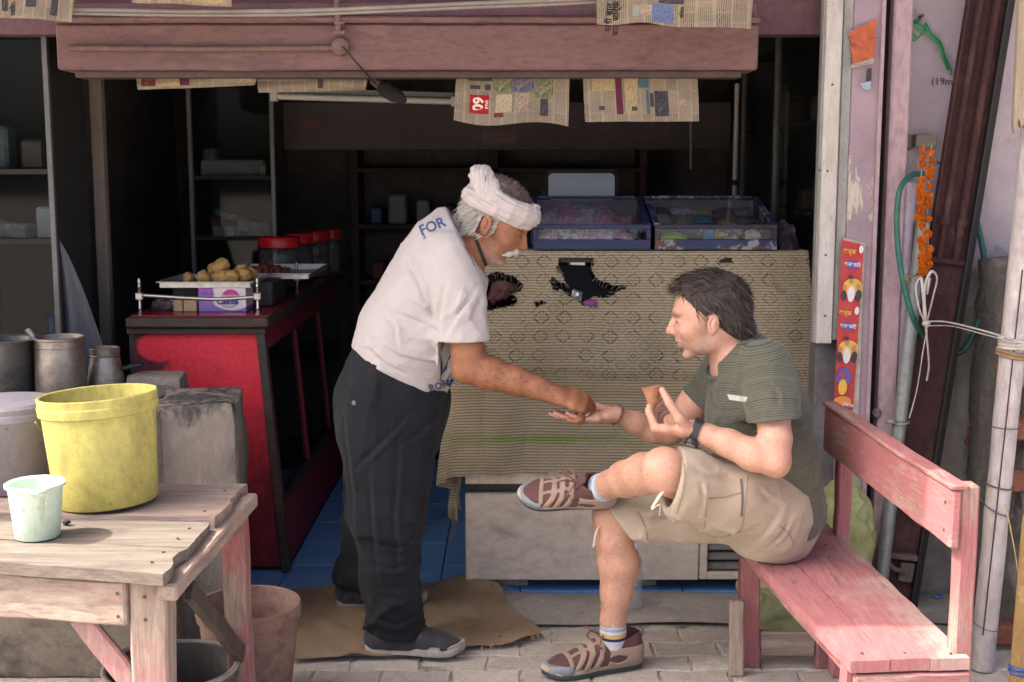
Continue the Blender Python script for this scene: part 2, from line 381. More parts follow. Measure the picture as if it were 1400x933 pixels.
# dark funnel-shaped lamp holder that hangs from the wire
lh = thing('lamp_holder', 'dark hanging lamp holder with tattered cone below the beam', 'lamp', px(530, 118, Y=4.5))
m = MB(); ax = (px(556, 140, Y=4.45)-px(512, 112, Y=4.5)).normalized(); Mx = Matrix.Translation(px(512, 112, Y=4.5)) @ ax.to_track_quat('Z', 'Y').to_matrix().to_4x4()
m.lathe([(0.014, -0.01), (0.018, 0.03)], 16, Mx); m.build('socket', M_rustpipe, lh, smooth=50)
m = MB(); m.lathe([(0.020, 0.03), (0.030, 0.06), (0.027, 0.10), (0.012, 0.135), (0.005, 0.14)], 16, Mx, cap_top=True); m.noise(0.006, 40); m.build('cone', plain('black_rag', (0.015, 0.015, 0.015), 0.9), lh)

# thick cable slung in front of the beam
M_cable = worn('dusty_cable', (0.33, 0.29, 0.25), (0.22, 0.19, 0.165), rough=0.85, scale=20, bump=0.4)
m = MB(); cp = spline([px(-40, 10, Y=4.08), px(100, 15.5, Y=4.08), px(250, 18, Y=4.08), px(400, 17.5, Y=4.08), px(520, 13, Y=4.08), px(640, 7.5, Y=4.08), px(780, 2, Y=4.08), px(900, -6, Y=4.08)], 12)
m.tube([p+Vector((0, 0, 0.0055)) for p in cp], 0.0068, 8); m.tube([p+Vector((0, 0.004, -0.0062)) for p in cp], 0.0055, 8)
tag(m.build('cable', M_cable, smooth=60), 'thick dusty twin cable slung along the front of the pink beam', 'cable')

# ------------------------------------------------------------------ newspapers hung as screens
M_photo = {}
def photo_mat(k, cols, sc=14):
    if k in M_photo: return M_photo[k]
    t = NT('press_photo_'+k); n = t.noise(t.coord('UV'), sc*0.3, 8, 0.68, 1.2)
    st = [(0.25+0.5*i/(len(cols)-1), (*c, 1)) for i, c in enumerate(cols)]
    M_photo[k] = t.set(t.mix(.5, t.ramp(n, st), t.ramp(t.noise(t.coord('UV'), 9, 6, .7, .5), [(.35, .35), (.5, 1.0), (.65, 1.6)]), 'MULTIPLY'), 0.9, 0.0, 0.1); return M_photo[k]
def newsprint(name, paper, vertical=True, seed=0.0, cols=9.0):
    """columns of tiny broken lines of print, with gutters and headline bars"""
    t = NT(name); uv = t.coord('UV'); s = t.sep(uv); u, v = (s[0], s[1]) if not vertical else (s[1], s[0])
    lines = t.math('FRACT', t.math('MULTIPLY', v, 75.0)); on = t.math('LESS_THAN', lines, 0.55)
    br = t.n.new('ShaderNodeTexBrick'); t.l.new(t.comb(t.math('ADD', u, seed), t.math('ADD', v, seed*1.3)), br.inputs['Vector'])
    br.inputs['Scale'].default_value = 1.0; br.inputs['Brick Width'].default_value = 0.42; br.inputs['Row Height'].default_value = 1.0/cols
    br.inputs['Mortar Size'].default_value = 0.009; br.inputs['Mortar Smooth'].default_value = 0.0
    br.inputs['Color1'].default_value = (0, 0, 0, 1); br.inputs['Color2'].default_value = (1, 1, 1, 1); br.inputs['Mortar'].default_value = (0.5, 0.5, 0.5, 1)
    gut = t.math('SUBTRACT', 1.0, br.outputs['Fac'])
    wn_ = t.noise(t.comb(t.math('MULTIPLY', u, 120.0), t.math('MULTIPLY', v, 75.0)), 1.0, 2, 0.5); word = t.math('GREATER_THAN', wn_, 0.44)
    ink = t.math('MULTIPLY', t.math('MULTIPLY', on, gut), word)
    dens = t.math('MULTIPLY_ADD', br.outputs['Color'], 0.4, 0.35); ink = t.math('MULTIPLY', ink, dens)
    stain = t.ramp(t.noise(uv, 3.0, 5, 0.6), [(0.3, tuple(c*0.72 for c in paper)), (0.7, paper)])
    col = t.mix(ink, stain, (0.035, 0.03, 0.03, 1))
    t.bump(t.noise(uv, 5, 3), 0.3, 0.01)
    return t.set(col, 0.9, 0.0, 0.1)
M_ink = plain('print_ink', (0.03, 0.028, 0.03), 0.9, spec=0.1); M_red = plain('print_red', (0.36, 0.02, 0.03), 0.9, spec=0.1); M_white_ink = plain('print_white', (0.72, 0.66, 0.56), 0.9, spec=0.1)
P_tan = (0.36, 0.295, 0.215)
def newspaper(label, q, Y, seed, rects=(), texts=(), paper=P_tan, wav=0.012, kind='V', cols=9.0, tilt=0.0, edge=None):
    """q: corners in picture order TL TR BR BL; rects (u0,v0,u1,v1,material); u to the right, v downwards"""
    c = [px(*p, Y=Y) for p in q]; base = (c[2]+c[3])/2
    t = thing('newspaper', label, 'newspaper', base, 'newspapers hung along the shop front')
    ed = edge or (lambda u: 0.0)
    def f(u, v, off=0.0):
        p = c[0].lerp(c[1], u).lerp(c[3].lerp(c[2], u), v)
        w = wav*(math.sin(u*7+seed)+0.5*math.sin(u*13+2*seed+v*2))*(0.25+0.75*v) + 0.004*math.sin(u*3.0+v*9+seed) + tilt*v
        return p + Vector((0.0, w-off, -ed(u)*v))
    m = MB(); m.grid(lambda u, v: f(u, v), 40, 14); m.solidify(0.0012); m.build('sheet', newsprint('newsprint_%d' % int(seed*10), paper, kind == 'V', seed, cols), t, smooth=60)
    for (u0, v0, u1, v1, mt) in rects:
        m = MB(); m.grid(lambda a, b: f(u0+(u1-u0)*a, v0+(v1-v0)*b, 0.0028), 10, 8); m.build('printed_picture', mt, t, smooth=60)
    for (body, u, v, size, rz, mt, bold) in texts:
        o = f(u, v, 0.0042); X = f(u+.01, v, 0.0042)-f(u-.01, v, 0.0042); Y_ = f(u, v-.01, 0.0042)-f(u, v+.01, 0.0042)
        me = text_mesh(body, size, 0.0003, bold); Mx = frame_m(o, X, Y_) @ Matrix.Rotation(rz, 4, 'Z'); me.transform(Mx)
        me.materials.clear(); me.materials.append(mt); link('headline', me, t)
    return t
ph = photo_mat
blue = ph('blue', [(0.03, 0.05, 0.10), (0.06, 0.10, 0.19), (0.25, 0.17, 0.14), (0.08, 0.12, 0.24)]); green = ph('green', [(0.03, 0.05, 0.03), (0.10, 0.14, 0.07), (0.30, 0.26, 0.17), (0.06, 0.08, 0.06)])
face = ph('face', [(0.03, 0.025, 0.03), (0.30, 0.20, 0.14), (0.40, 0.33, 0.25), (0.05, 0.045, 0.06)]); yel = ph('yellow', [(0.34, 0.26, 0.13), (0.38, 0.29, 0.16), (0.27, 0.20, 0.12)])
mar = ph('maroon', [(0.13, 0.03, 0.05), (0.10, 0.025, 0.045)]); dk = ph('dark', [(0.02, 0.02, 0.025), (0.06, 0.06, 0.07), (0.16, 0.12, 0.10)]); teal = ph('teal', [(0.05, 0.12, 0.15), (0.09, 0.15, 0.17)])
denim = ph('denim', [(0.07, 0.10, 0.20), (0.13, 0.17, 0.30), (0.09, 0.08, 0.17)]); redp = ph('redp', [(0.28, 0.04, 0.05), (0.12, 0.03, 0.03), (0.30, 0.2, 0.1)])
newspaper('newspaper with a red 60 sale advert hanging below the beam', [(624, 94), (779, 94), (777, 176), (620, 166)], 4.36, 1.3,
   [(0.13, 0.47, 0.30, 0.80, M_red), (0.34, 0.03, 0.49, 0.43, green), (0.49, 0.03, 0.69, 0.43, blue), (0.36, 0.46, 0.50, 0.78, ph('pale', [(0.45, 0.38, 0.26), (0.36, 0.28, 0.18)])), (0.53, 0.46, 0.65, 0.80, face), (0.35, 0.78, 0.43, 0.86, redp), (0.70, 0.12, 0.86, 0.55, green), (0.75, 0.56, 0.82, 0.88, dk), (0.11, 0.13, 0.32, 0.22, dk), (0.13, 0.30, 0.22, 0.37, dk), (0.26, 0.28, 0.31, 0.38, dk)],
   [('60', 0.200, 0.63, 0.050, R(-90), M_white_ink, 0.0015), ('SALE', 0.280, 0.63, 0.014, R(-90), M_white_ink, 0.0005)], edge=lambda u: 0.012*math.sin(u*6)-0.004)
newspaper('yellowed newspaper with a maroon band hanging right of the sale page', [(796, 94), (953, 94), (956, 166), (800, 167)], 4.36, 2.1,
   [(0.28, 0.02, 0.335, 0.86, mar), (0.36, 0.05, 0.47, 0.86, yel), (0.08, 0.18, 0.27, 0.42, yel), (0.48, 0.02, 0.57, 0.36, teal), (0.545, 0.40, 0.57, 0.86, teal), (0.62, 0.42, 0.74, 0.90, dk), (0.58, 0.46, 0.61, 0.72, dk), (0.13, 0.70, 0.18, 0.78, dk), (0.41, 0.72, 0.46, 0.80, dk), (0.82, 0.58, 0.89, 0.70, face)], [])
newspaper('slim newspaper strip with red pictures under the left end of the beam', [(184, 97), (352, 95), (349, 117), (189, 123)], 4.36, 3.7,
   [(0.04, 0.05, 0.17, 0.85, redp), (0.16, 0.1, 0.36, 0.88, yel), (0.36, 0.0, 0.44, 0.85, mar), (0.84, 0.1, 0.96, 0.8, face)], [], wav=0.006)
newspaper('narrow newspaper strip under the beam above the tube light', [(350, 99), (503, 104), (500, 124), (354, 127)], 4.40, 4.2, [(0.55, .05, .6, .8, dk)], [], wav=0.006)
newspaper('newspaper with a reclining figure in denim hung in front of the beam', [(813, -30), (1031, -30), (1026, 40), (816, 34)], 4.06, 5.4,
   [(0.36, 0.56, 0.50, 0.94, denim), (0.265, 0.60, 0.36, 0.82, face), (0.40, 0.40, 0.56, 0.54, dk), (0.235, 0.60, 0.275, 0.85, ph('cap', [(0.22, 0.28, 0.27), (0.28, 0.30, 0.27)]))],
   [('सही बात की', 0.085, 0.72, 0.028, R(90), M_ink, 0.0006), ('बात सिर्फ सोच', 0.13, 0.70, 0.028, R(90), M_ink, 0.0006), ('विजय', 0.555, 0.7, 0.016, R(90), M_ink, 0.0002)], edge=lambda u: -0.012*math.exp(-((u-.30)/.13)**2))
newspaper('newspaper page cut by the top left corner of the view', [(-40, -40), (101, -40), (97, 30), (-40, 22)], 4.02, 6.6,
   [(0.3, 0.25, 0.36, 0.85, dk), (0.55, 0.55, 0.66, 0.75, dk), (0.8, 0.50, 0.86, 0.9, dk)], [('रविवार', 0.42, 0.78, 0.02, R(90), M_ink, 0.0004)])
newspaper('folded newspaper edge peeping in at the top of the view above the cable', [(176, -40), (318, -40), (316, 9), (180, 4)], 4.04, 7.9,
   [(0.55, 0.7, 0.95, 0.93, yel)], [])

# ------------------------------------------------------------------ right side wall with its coverings
M_lilac = worn('lilac_plaster', (0.43, 0.36, 0.43), (0.37, 0.31, 0.39), (0.48, 0.42, 0.46), rough=0.9, scale=3, bump=0.5, bscale=30, bdist=0.008, dirt=(0.30, 0.265, 0.24), dirt_amt=0.63, dirt_scale=3.2, spots=((0.12, 0.09, 0.08), 22, 0.1))
def wall_mat():
    """lilac wash over grey render, washed off in ragged patches towards the right and foot"""
    t = NT('peeling_wall'); co = t.coord(); s = t.sep(co)
    n = t.noise(co, 3.2, 8, 0.68, 0.6)
    k = t.math('ADD', t.math('MULTIPLY', t.math('SUBTRACT', 1.02, s[2]), 0.75), t.math('MULTIPLY', t.math('SUBTRACT', s[0], 1.42), 0.55))
    f = t.ramp(t.math('ADD', n, k), [(0.50, 0.0), (0.56, 1.0)])
    lil = t.ramp(t.noise(co, 5, 6, 0.6), [(0.3, (0.50, 0.43, 0.47, 1)), (0.5, (0.46, 0.39, 0.44, 1)), (0.72, (0.55, 0.49, 0.50, 1))])
    lil = t.mix(t.ramp(t.noise(co, 7, 8, 0.75, 0.5), [(0.56, 0.0), (0.68, 1.0)]), lil, (0.40, 0.355, 0.32, 1))
    gry = t.ramp(t.noise(co, 8, 8, 0.72), [(0.28, (0.15, 0.138, 0.125, 1)), (0.5, (0.28, 0.26, 0.235, 1)), (0.7, (0.40, 0.375, 0.34, 1))])
    rim = t.ramp(t.math('ADD', n, k), [(0.46, 0.0), (0.505, 1.0), (0.54, 1.0), (0.57, 0.0)])
    col = t.mix(f, lil, gry); col = t.mix(t.math('MULTIPLY', rim, 0.55), col, (0.52, 0.48, 0.47, 1))
    h = t.math('MULTIPLY_ADD', f, -0.8, t.math('MULTIPLY', t.noise(co, 40, 5, 0.7), 0.5)); t.bump(h, 0.7, 0.012)
    return t.set(col, 0.92, 0.0, 0.2)
M_wall = wall_mat()
WY = 4.42
pw = thing('plaster_wall', 'peeling lilac plaster wall right of the shop front behind the bench', 'wall', (1.8, WY, 0))
m = MB(); m.grid(lambda u, v: (1.12+1.6*u, WY, -0.02+2.9*v), 60, 100)
from mathutils import noise as mnoise
for v in m.b.verts: v.co.y += 0.012*mnoise.noise(v.co*6)+0.006*mnoise.noise(v.co*20)
m.build('render_face', M_wall, pw, smooth=60)
m = MB(); m.box((1.92, WY+0.09, 1.42), (1.6, 0.14, 2.88)); m.build('core', M_dust, pw)
M_brick = worn('old_brick', (0.27, 0.095, 0.06), (0.20, 0.07, 0.048), (0.31, 0.13, 0.085), rough=0.95, scale=18, bump=0.6, bscale=80, dirt=(0.19, 0.165, 0.145), dirt_amt=0.57, dirt_scale=9, rand=0.2)
for (bx_, by_, w_, h_) in [(1338, 591, 30, 16), (1352, 602, 30, 11), (1329, 604, 22, 9)]:
    p = px(bx_, by_, Y=WY-0.005); m = MB(); m.box((p.x, WY-0.003, p.z), (w_/385, 0.03, h_/385), rot=(0, random.uniform(-.06, .06), 0), bev=0.006, jit=0.006)
    bmesh.ops.subdivide_edges(m.b, edges=list(m.b.edges), cuts=2); m.noise(0.005, 60); m.build('brick', M_brick, pw)
# metal pillar and the painted door leaves beside it
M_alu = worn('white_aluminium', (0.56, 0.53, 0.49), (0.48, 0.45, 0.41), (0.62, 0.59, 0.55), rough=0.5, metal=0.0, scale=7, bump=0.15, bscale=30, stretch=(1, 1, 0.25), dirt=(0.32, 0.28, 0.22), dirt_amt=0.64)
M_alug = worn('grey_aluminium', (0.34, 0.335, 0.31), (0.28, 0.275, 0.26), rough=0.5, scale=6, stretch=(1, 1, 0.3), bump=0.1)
M_rivet = plain('rivet', (0.10, 0.09, 0.085), 0.5)
def vbox(name, xa, xb, yref, z0, z1, Y, dep, mat, parent, bev=0.003):
    a, b = px(xa, yref, Y=Y).x, px(xb, yref, Y=Y).x
    m = MB(); m.box(((a+b)/2, Y+dep/2, (z0+z1)/2), (b-a, dep, z1-z0), bev=bev); return m.build(name, mat, parent)
zpb = px(1128, 470, Y=4.22).z
pil = thing('metal_pillar', 'white riveted aluminium pillar between the shop opening and the posters', 'pillar', (px(1130, 470, Y=4.24).x, 4.25, 0))
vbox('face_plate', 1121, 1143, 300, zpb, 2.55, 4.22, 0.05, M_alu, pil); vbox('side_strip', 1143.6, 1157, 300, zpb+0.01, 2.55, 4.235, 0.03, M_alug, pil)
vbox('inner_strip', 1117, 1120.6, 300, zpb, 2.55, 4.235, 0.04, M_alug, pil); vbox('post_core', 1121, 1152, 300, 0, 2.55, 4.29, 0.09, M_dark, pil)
for (x_, y_) in [(1138, 116), (1120.5, 233), (1131.5, 234), (1129, 349), (1128, 432)]:
    p = px(x_, y_, Y=4.22); m = MB(); m.lathe([(0.0045, 0), (0.0035, 0.003), (0.001, 0.0038)], 10, Matrix.Translation((p.x, 4.2205, p.z)) @ Matrix.Rotation(R(90), 4, 'X'), cap_top=True); m.build('rivet', M_rivet, pil, smooth=50)
def door_mat(name, base, peel, peel_amt):
    t = NT(name); co = t.coord(); sc = t.mapping(co, scale=(1.6, 1, 0.45)); n = t.noise(sc, 9, 9, 0.74, 0.3)
    s = t.sep(co); band = t.math('MULTIPLY', t.math('ABSOLUTE', t.math('SUBTRACT', s[2], 1.50)), -0.55)
    f = t.ramp(t.math('ADD', n, band), [(peel_amt, 0.0), (peel_amt+0.03, 1.0)])
    b = t.ramp(t.noise(co, 6, 5, 0.6), [(0.3, base), (0.7, tuple(c*0.75 for c in base))])
    wood = t.ramp(t.noise(t.mapping(co, scale=(30, 30, 2)), 2, 6, 0.7), [(0.3, (0.30, 0.25, 0.19, 1)), (0.5, peel), (0.75, (0.60, 0.54, 0.46, 1))])
    t.bump(t.math('MULTIPLY_ADD', f, -0.7, t.noise(sc, 40, 4)), 0.6, 0.004)
    return t.set(t.mix(f, b, wood), 0.85, 0.0, 0.3)
M_doorp = door_mat('poster_door_paint', (0.38, 0.285, 0.335), (0.52, 0.46, 0.39), 0.46); M_doorq = worn('pink_door_paint', (0.46, 0.335, 0.35), (0.40, 0.285, 0.31), (0.49, 0.37, 0.39), rough=0.8, scale=4, bump=0.4, stretch=(1, 1, .5), dirt=(0.22, 0.13, 0.085), dirt_amt=0.67, dirt_scale=5, spots=((0.15, 0.07, 0.04), 16, 0.12))
dl = thing('poster_door_leaf', 'narrow peeling lilac door leaf carrying the posters', 'door', (px(1178, 500, Y=4.25).x, 4.25, 0))
vbox('leaf', 1157.5, 1199, 300, 0.0, 2.55, 4.235, 0.06, M_doorp, dl)
vbox('edge_batten', 1195, 1200.5, 300, 0.0, 2.55, 4.222, 0.012, M_doorq, dl)
vbox('gap_shade_strip', 1200.8, 1211, 300, 0.0, 2.55, 4.30, 0.05, plain('gap_shade_black', (0.012, 0.01, 0.01), 0.95), dl)  # solid strip between the leaves; the gap's shade is put into its black colour
d2 = thing('pink_door_leaf', 'plain dusty pink door leaf between the black gap and the lilac wall', 'door', (px(1221, 500, Y=4.25).x, 4.25, 0))
vbox('leaf', 1211.5, 1237, 300, 0.0, 2.55, 4.245, 0.07, M_doorq, d2, bev=0.006)
m = MB(); p = px(1199, 565, Y=4.244); m.lathe([(0.017, 0), (0.014, 0.006), (0.008, 0.008)], 12, Matrix.Translation((p.x, 4.2445, p.z)) @ Matrix.Rotation(R(90), 4, 'X'), cap_top=True); m.noise(0.006, 70); m.build('burnt_knob', M_dark, d2)
p0 = px(1237, 300, Y=4.26).x
m = MB(); m.tube([(p0+0.012, 4.275, 0.0), (p0+0.012, 4.275, 1.0), (p0+0.012, 4.275, px(1240, 250, Y=4.27).z)], 0.026, 14); m.build('round_jamb', M_lilac, d2, smooth=50)
# ================================================================== COUNTERS
def glass_mat(name, tint=(0.8, 0.85, 0.85), refl=1.0, dust=0.06):
    t = NT(name); tr = t.n.new('ShaderNodeBsdfTransparent'); tr.inputs[0].default_value = (*tint, 1)
    gl = t.n.new('ShaderNodeBsdfGlossy'); gl.inputs['Roughness'].default_value = 0.04
    df = t.n.new('ShaderNodeBsdfDiffuse'); df.inputs[0].default_value = (0.5, 0.48, 0.45, 1)
    fr = t.n.new('ShaderNodeFresnel'); fr.inputs[0].default_value = 1.45
    m1 = t.n.new('ShaderNodeMixShader'); t.l.new(t.math('MULTIPLY', fr.outputs[0], refl), m1.inputs[0]); t.l.new(tr.outputs[0], m1.inputs[1]); t.l.new(gl.outputs[0], m1.inputs[2])
    m2 = t.n.new('ShaderNodeMixShader'); t.l.new(t.math('MULTIPLY', t.ramp(t.noise(t.coord(), 9, 6, 0.7), [(0.35, 0.2), (0.7, 1.0)]), dust), m2.inputs[0]); t.l.new(m1.outputs[0], m2.inputs[1]); t.l.new(df.outputs[0], m2.inputs[2])
    t.l.new(m2.outputs[0], t.out.inputs['Surface']); return t.m
M_glass = glass_mat('dusty_glass', (0.8, 0.85, 0.85), 0.55, 0.012); M_glass2 = glass_mat('scratched_lid_glass', (0.94, 0.95, 0.97), 0.5, 0.05)
M_steel = worn('stained_steel', (0.68, 0.60, 0.50), (0.60, 0.525, 0.435), (0.72, 0.64, 0.54), rough=0.6, metal=0.0, scale=3, bump=0.15, bscale=25, dirt=(0.27, 0.24, 0.20), dirt_amt=0.62, dirt_scale=4, spots=((0.12, 0.10, 0.085), 42, 0.09), stretch=(0.6, 1, 1))
M_cream = worn('cream_strip', (0.72, 0.63, 0.51), (0.67, 0.58, 0.47), rough=0.6, scale=5, bump=0.1)
M_dkmetal = plain('dark_metal', (0.035, 0.034, 0.034), 0.6); M_louv = worn('louvre_grey', (0.20, 0.19, 0.17), (0.15, 0.14, 0.125), rough=0.7, scale=8)
cx0, cx1 = -0.17, 1.12
dc = thing('display_counter', 'steel display counter under the patterned cloth behind the seated man', 'counter', (0.47, 4.7, 0))
m = MB(); m.box(((cx0+cx1)/2, 4.76, 0.25), (cx1-cx0-0.01, 0.66, 0.385)); m.build('body', M_dkmetal, dc)
xe = px(955, 760, Y=4.40).x
m = MB(); m.box(((cx0+xe)/2, 4.409, 0.218), (xe-cx0, 0.035, 0.325), bev=0.004); m.build('front_panel', M_steel, dc, smooth=30)
m = MB(); m.box(((cx0+cx1)/2, 4.415, 0.45), (cx1-cx0, 0.05, 0.066), bev=0.004); m.build('top_strip', M_cream, dc, smooth=30)
vt = m = MB(); xv = xe+0.004
for (a, b, c, d) in ((xv, xv+0.028, 0.058, 0.38), (xv+0.0285, cx1, 0.058, 0.085), (xv+0.0285, cx1, 0.352, 0.38)): m.box(((a+b)/2, 4.407, (c+d)/2), (b-a, 0.03, d-c), bev=0.003)
vf = m.build('vent_frame', M_steel, dc, smooth=30)
for k in range(7):
    m = MB(); m.box(((xv+0.03+cx1)/2, 4.417, 0.104+k*0.037), (cx1-xv-0.034, 0.006, 0.030), rot=(R(-38), 0, 0), bev=0.002); m.build('louvre', M_louv, vf)
for xx in (-0.02, 0.46, 1.0):
    m = MB(); m.box((xx, 4.52, 0.031), (0.16, 0.10, 0.05), bev=0.005); m.build('foot', M_concrete, dc)
# glazed upper part: slanted front
m = MB(); zt_ = 1.235
for xx in (cx0+0.02, 0.475, cx1-0.03): m.bar((xx, 4.425, 0.49), (xx, 4.625, zt_-0.03), 0.03, 0.02, up=(0, -1, .3))
m.box(((cx0+cx1)/2-.01, 4.85, zt_-0.016), (cx1-cx0-0.02, 0.46, 0.03)); m.box(((cx0+cx1)/2, 5.06, 0.86), (cx1-cx0-0.02, 0.03, 0.72)); m.box((cx1-0.02, 4.82, 0.8), (0.012, 0.42, 0.7))
m.build('glazing_frame', M_dkmetal, dc)
m = MB(); m.box(((cx0+cx1)/2, 4.527, 0.845), (cx1-cx0-0.06, 0.005, 0.72), rot=(R(-15.8), 0, 0)); m.build('front_glass', glass_mat('counter_glass', (.5, .52, .52), .2, .0), dc)
m = MB(); m.box(((cx0+cx1)/2, 4.86, 0.86), (cx1-cx0-0.05, 0.32, 0.01)); m.build('shelf', M_dkmetal, dc)
# bits of stock that show through the tears
M_pinkpl = plain('pink_plastic', (0.45, 0.10, 0.38), 0.4); M_foil = plain('foil', (0.6, 0.6, 0.58), 0.3, 0.6); M_rusty = worn('dark_red_bundle', (0.14, 0.04, 0.035), (0.07, 0.028, 0.025), (0.2, 0.07, 0.05), scale=18)
p = px(808, 415, Y=4.60); m = MB(); m.box(p, (0.06, 0.05, 0.024), bev=0.006); tag(m.build('soap_box', M_pinkpl), 'small magenta packet seen through the large tear in the cloth', 'packet')
p = px(788, 405, Y=4.60); m = MB(); bmesh.ops.create_icosphere(m.b, subdivisions=3, radius=0.022, matrix=Matrix.Translation(p)); m.noise(0.012, 60); tag(m.build('foil_wrapper', M_foil), 'crumpled silver foil seen through the large tear in the cloth', 'foil')
p = px(790, 357, Y=4.625); m = MB(); m.box(p, (0.055, 0.006, 0.03), rot=(0, .05, 0), bev=.001); tag(m.build('price_card', plain('card', (0.7, 0.68, 0.62), 0.8)), 'white price card at the top of the large tear in the cloth', 'card')
p = px(992, 357, Y=4.625); m = MB(); m.box(p, (0.05, 0.006, 0.02), bev=.001); tag(m.build('price_card', plain('card', (0.7, 0.68, 0.62), 0.8)), 'white card showing at the slit above the seated man\'s hair', 'card')
p = px(685, 402, Y=4.62); m = MB(); bmesh.ops.create_icosphere(m.b, subdivisions=4, radius=0.055, matrix=Matrix.Translation(p) @ Matrix.Diagonal((1.25, 0.7, .8, 1))); m.noise(0.03, 22); m.noise(0.008, 80)
tag(m.build('cloth_bundle', M_rusty, smooth=60), 'dark red crumpled bundle in the torn hole beside the standing man', 'bundle')

# ------------------------------------------------------------------ patterned cloth over the counter
def cover_mat():
    t = NT('woven_cover'); uv = t.coord('UV'); s = t.sep(uv); wob = t.noise(uv, 5, 3); 
    u = t.math('MULTIPLY_ADD', wob, 0.010, s[0]); v = t.math('MULTIPLY_ADD', wob, 0.012, t.math('SUBTRACT', s[1], .006))
    rib = t.math('FRACT', t.math('MULTIPLY', v, 95.0)); ribd = t.ramp(rib, [(0.0, 0.42), (0.22, 0.55), (0.38, 1.0), (0.85, 1.0), (1.0, 0.5)])
    base = t.ramp(t.noise(uv, 4, 7, 0.7), [(0.3, (0.32, 0.265, 0.175, 1)), (0.5, (0.40, 0.335, 0.225, 1)), (0.72, (0.46, 0.39, 0.27, 1))])
    yarn = t.noise(t.comb(t.math('MULTIPLY', u, 260.0), t.math('MULTIPLY', v, 95.0)), 1.0, 1)
    def lattice(pu, pv, ou, ov, a, b, w):
        fu = t.math('ABSOLUTE', t.math('SUBTRACT', t.math('FRACT', t.math('ADD', t.math('MULTIPLY', u, 1/pu), ou)), 0.5))
        fv = t.math('ABSOLUTE', t.math('SUBTRACT', t.math('FRACT', t.math('ADD', t.math('MULTIPLY', v, 1/pv), ov)), 0.5))
        d = t.math('ADD', t.math('MULTIPLY', fu, pu/a), t.math('MULTIPLY', fv, pv/b))
        ring = t.math('LESS_THAN', t.math('ABSOLUTE', t.math('SUBTRACT', d, 1.0)), w)
        arm = t.math('MULTIPLY', t.math('GREATER_THAN', t.math('MULTIPLY', fu, pu/a), 0.07), t.math('GREATER_THAN', t.math('MULTIPLY', fv, pv/b), 0.07))
        core = t.math('LESS_THAN', t.math('ABSOLUTE', t.math('SUBTRACT', d, 0.34)), 0.12)
        return t.math('MULTIPLY', ring, arm), core
    r1, k1 = lattice(0.083, 0.070, 0.0, 0.0, 0.029, 0.026, 0.17); r2, k2 = lattice(0.083, 0.070, 0.5, 0.5, 0.021, 0.020, 0.2)
    fade = t.ramp(t.noise(uv, 6.5, 5, 0.7), [(0.36, 0.12), (0.56, 1.0)]); fade2 = t.ramp(t.noise(uv, 3.5, 4, 0.6), [(0.42, 0.1), (0.62, 0.9)])
    rag = t.ramp(t.noise(uv, 120, 2), [(0.40, 0.0), (0.50, 1.0)])
    zone = t.ramp(v, [(0.470, 1.0), (0.478, 0.0)])
    c = t.mix(t.math('MULTIPLY', t.math('MULTIPLY', r2, fade2), t.math('MULTIPLY', zone, 0.6)), base, (0.13, 0.15, 0.05, 1))
    c = t.mix(t.math('MULTIPLY', t.math('MULTIPLY', t.math('MULTIPLY', r1, rag), fade), t.math('MULTIPLY', zone, 0.8)), c, (0.075, 0.052, 0.035, 1))
    c = t.mix(t.math('MULTIPLY', t.math('MULTIPLY', k1, fade2), t.math('MULTIPLY', zone, 0.55)), c, (0.12, 0.10, 0.04, 1))
    def band(c, v0, v1, col, amt, sc):
        f = t.ramp(v, [(v0-0.022, 0.0), (v0+0.010, 1.0), (v1-0.010, 1.0), (v1+0.022, 0.0)])
        return t.mix(t.math('MULTIPLY', t.math('MULTIPLY', f, t.ramp(t.noise(t.comb(t.math('MULTIPLY', u, 1.0), t.math('MULTIPLY', v, 4.0)), sc, 5, .6), [(0.36, 0.12), (0.62, 1.0)])), amt), c, col)
    c = band(c, 0.495, 0.53, (0.30, 0.20, 0.07, 1), 0.5, 6); c = band(c, 0.672, 0.70, (0.19, 0.28, 0.07, 1), 0.85, 7); c = band(c, 0.44, 0.475, (0.22, 0.16, 0.08, 1), 0.5, 5)
    c = t.mix(1.0, c, ribd, 'MULTIPLY'); c = t.mix(0.4, c, t.ramp(yarn, [(0.3, 0.6), (0.7, 1.2)]), 'MULTIPLY')
    st = t.ramp(t.noise(uv, 11, 8, 0.75, 0.5), [(0.62, 0.0), (0.72, 1.0)]); c = t.mix(t.math('MULTIPLY', st, 0.6), c, (0.10, 0.075, 0.05, 1))
    t.bump(t.math('MULTIPLY_ADD', yarn, 0.35, ribd), 0.45, 0.002)
    return t.set(c, 0.92, 0.0, 0.15, Sheen_Weight=0.15)
M_cover = cover_mat()
def inpoly(x, y, P):
    c = False; n = len(P); j = n-1
    for i in range(n):
        if (P[i][1] > y) != (P[j][1] > y) and x < (P[j][0]-P[i][0])*(y-P[i][1])/(P[j][1]-P[i][1])+P[i][0]: c = not c
        j = i
    return c
TEARS = [[(765, 353), (812, 353), (809, 370), (818, 383), (840, 391), (860, 391), (842, 401), (833, 407), (812, 406), (806, 409), (818, 411), (817, 420), (797, 419), (788, 409), (776, 404), (768, 396), (757, 397), (752, 386), (755, 378), (764, 386), (774, 388), (769, 376), (761, 368)],
         [(660, 378), (680, 371), (690, 374), (703, 378), (716, 389), (712, 398), (700, 403), (709, 410), (701, 419), (688, 420), (672, 425), (655, 421), (650, 396)],
         [(729, 414), (741, 411), (749, 414), (739, 417), (735, 420)], [(981, 356), (990, 353), (1000, 354), (1003, 360), (985, 360)]]
CV_T0, CV_T1 = px(640, 345, Y=4.605), px(1106, 345, Y=4.605)
CV_B0, CV_B1 = px(612, 655, Y=4.372), px(1129, 648, Y=4.372)
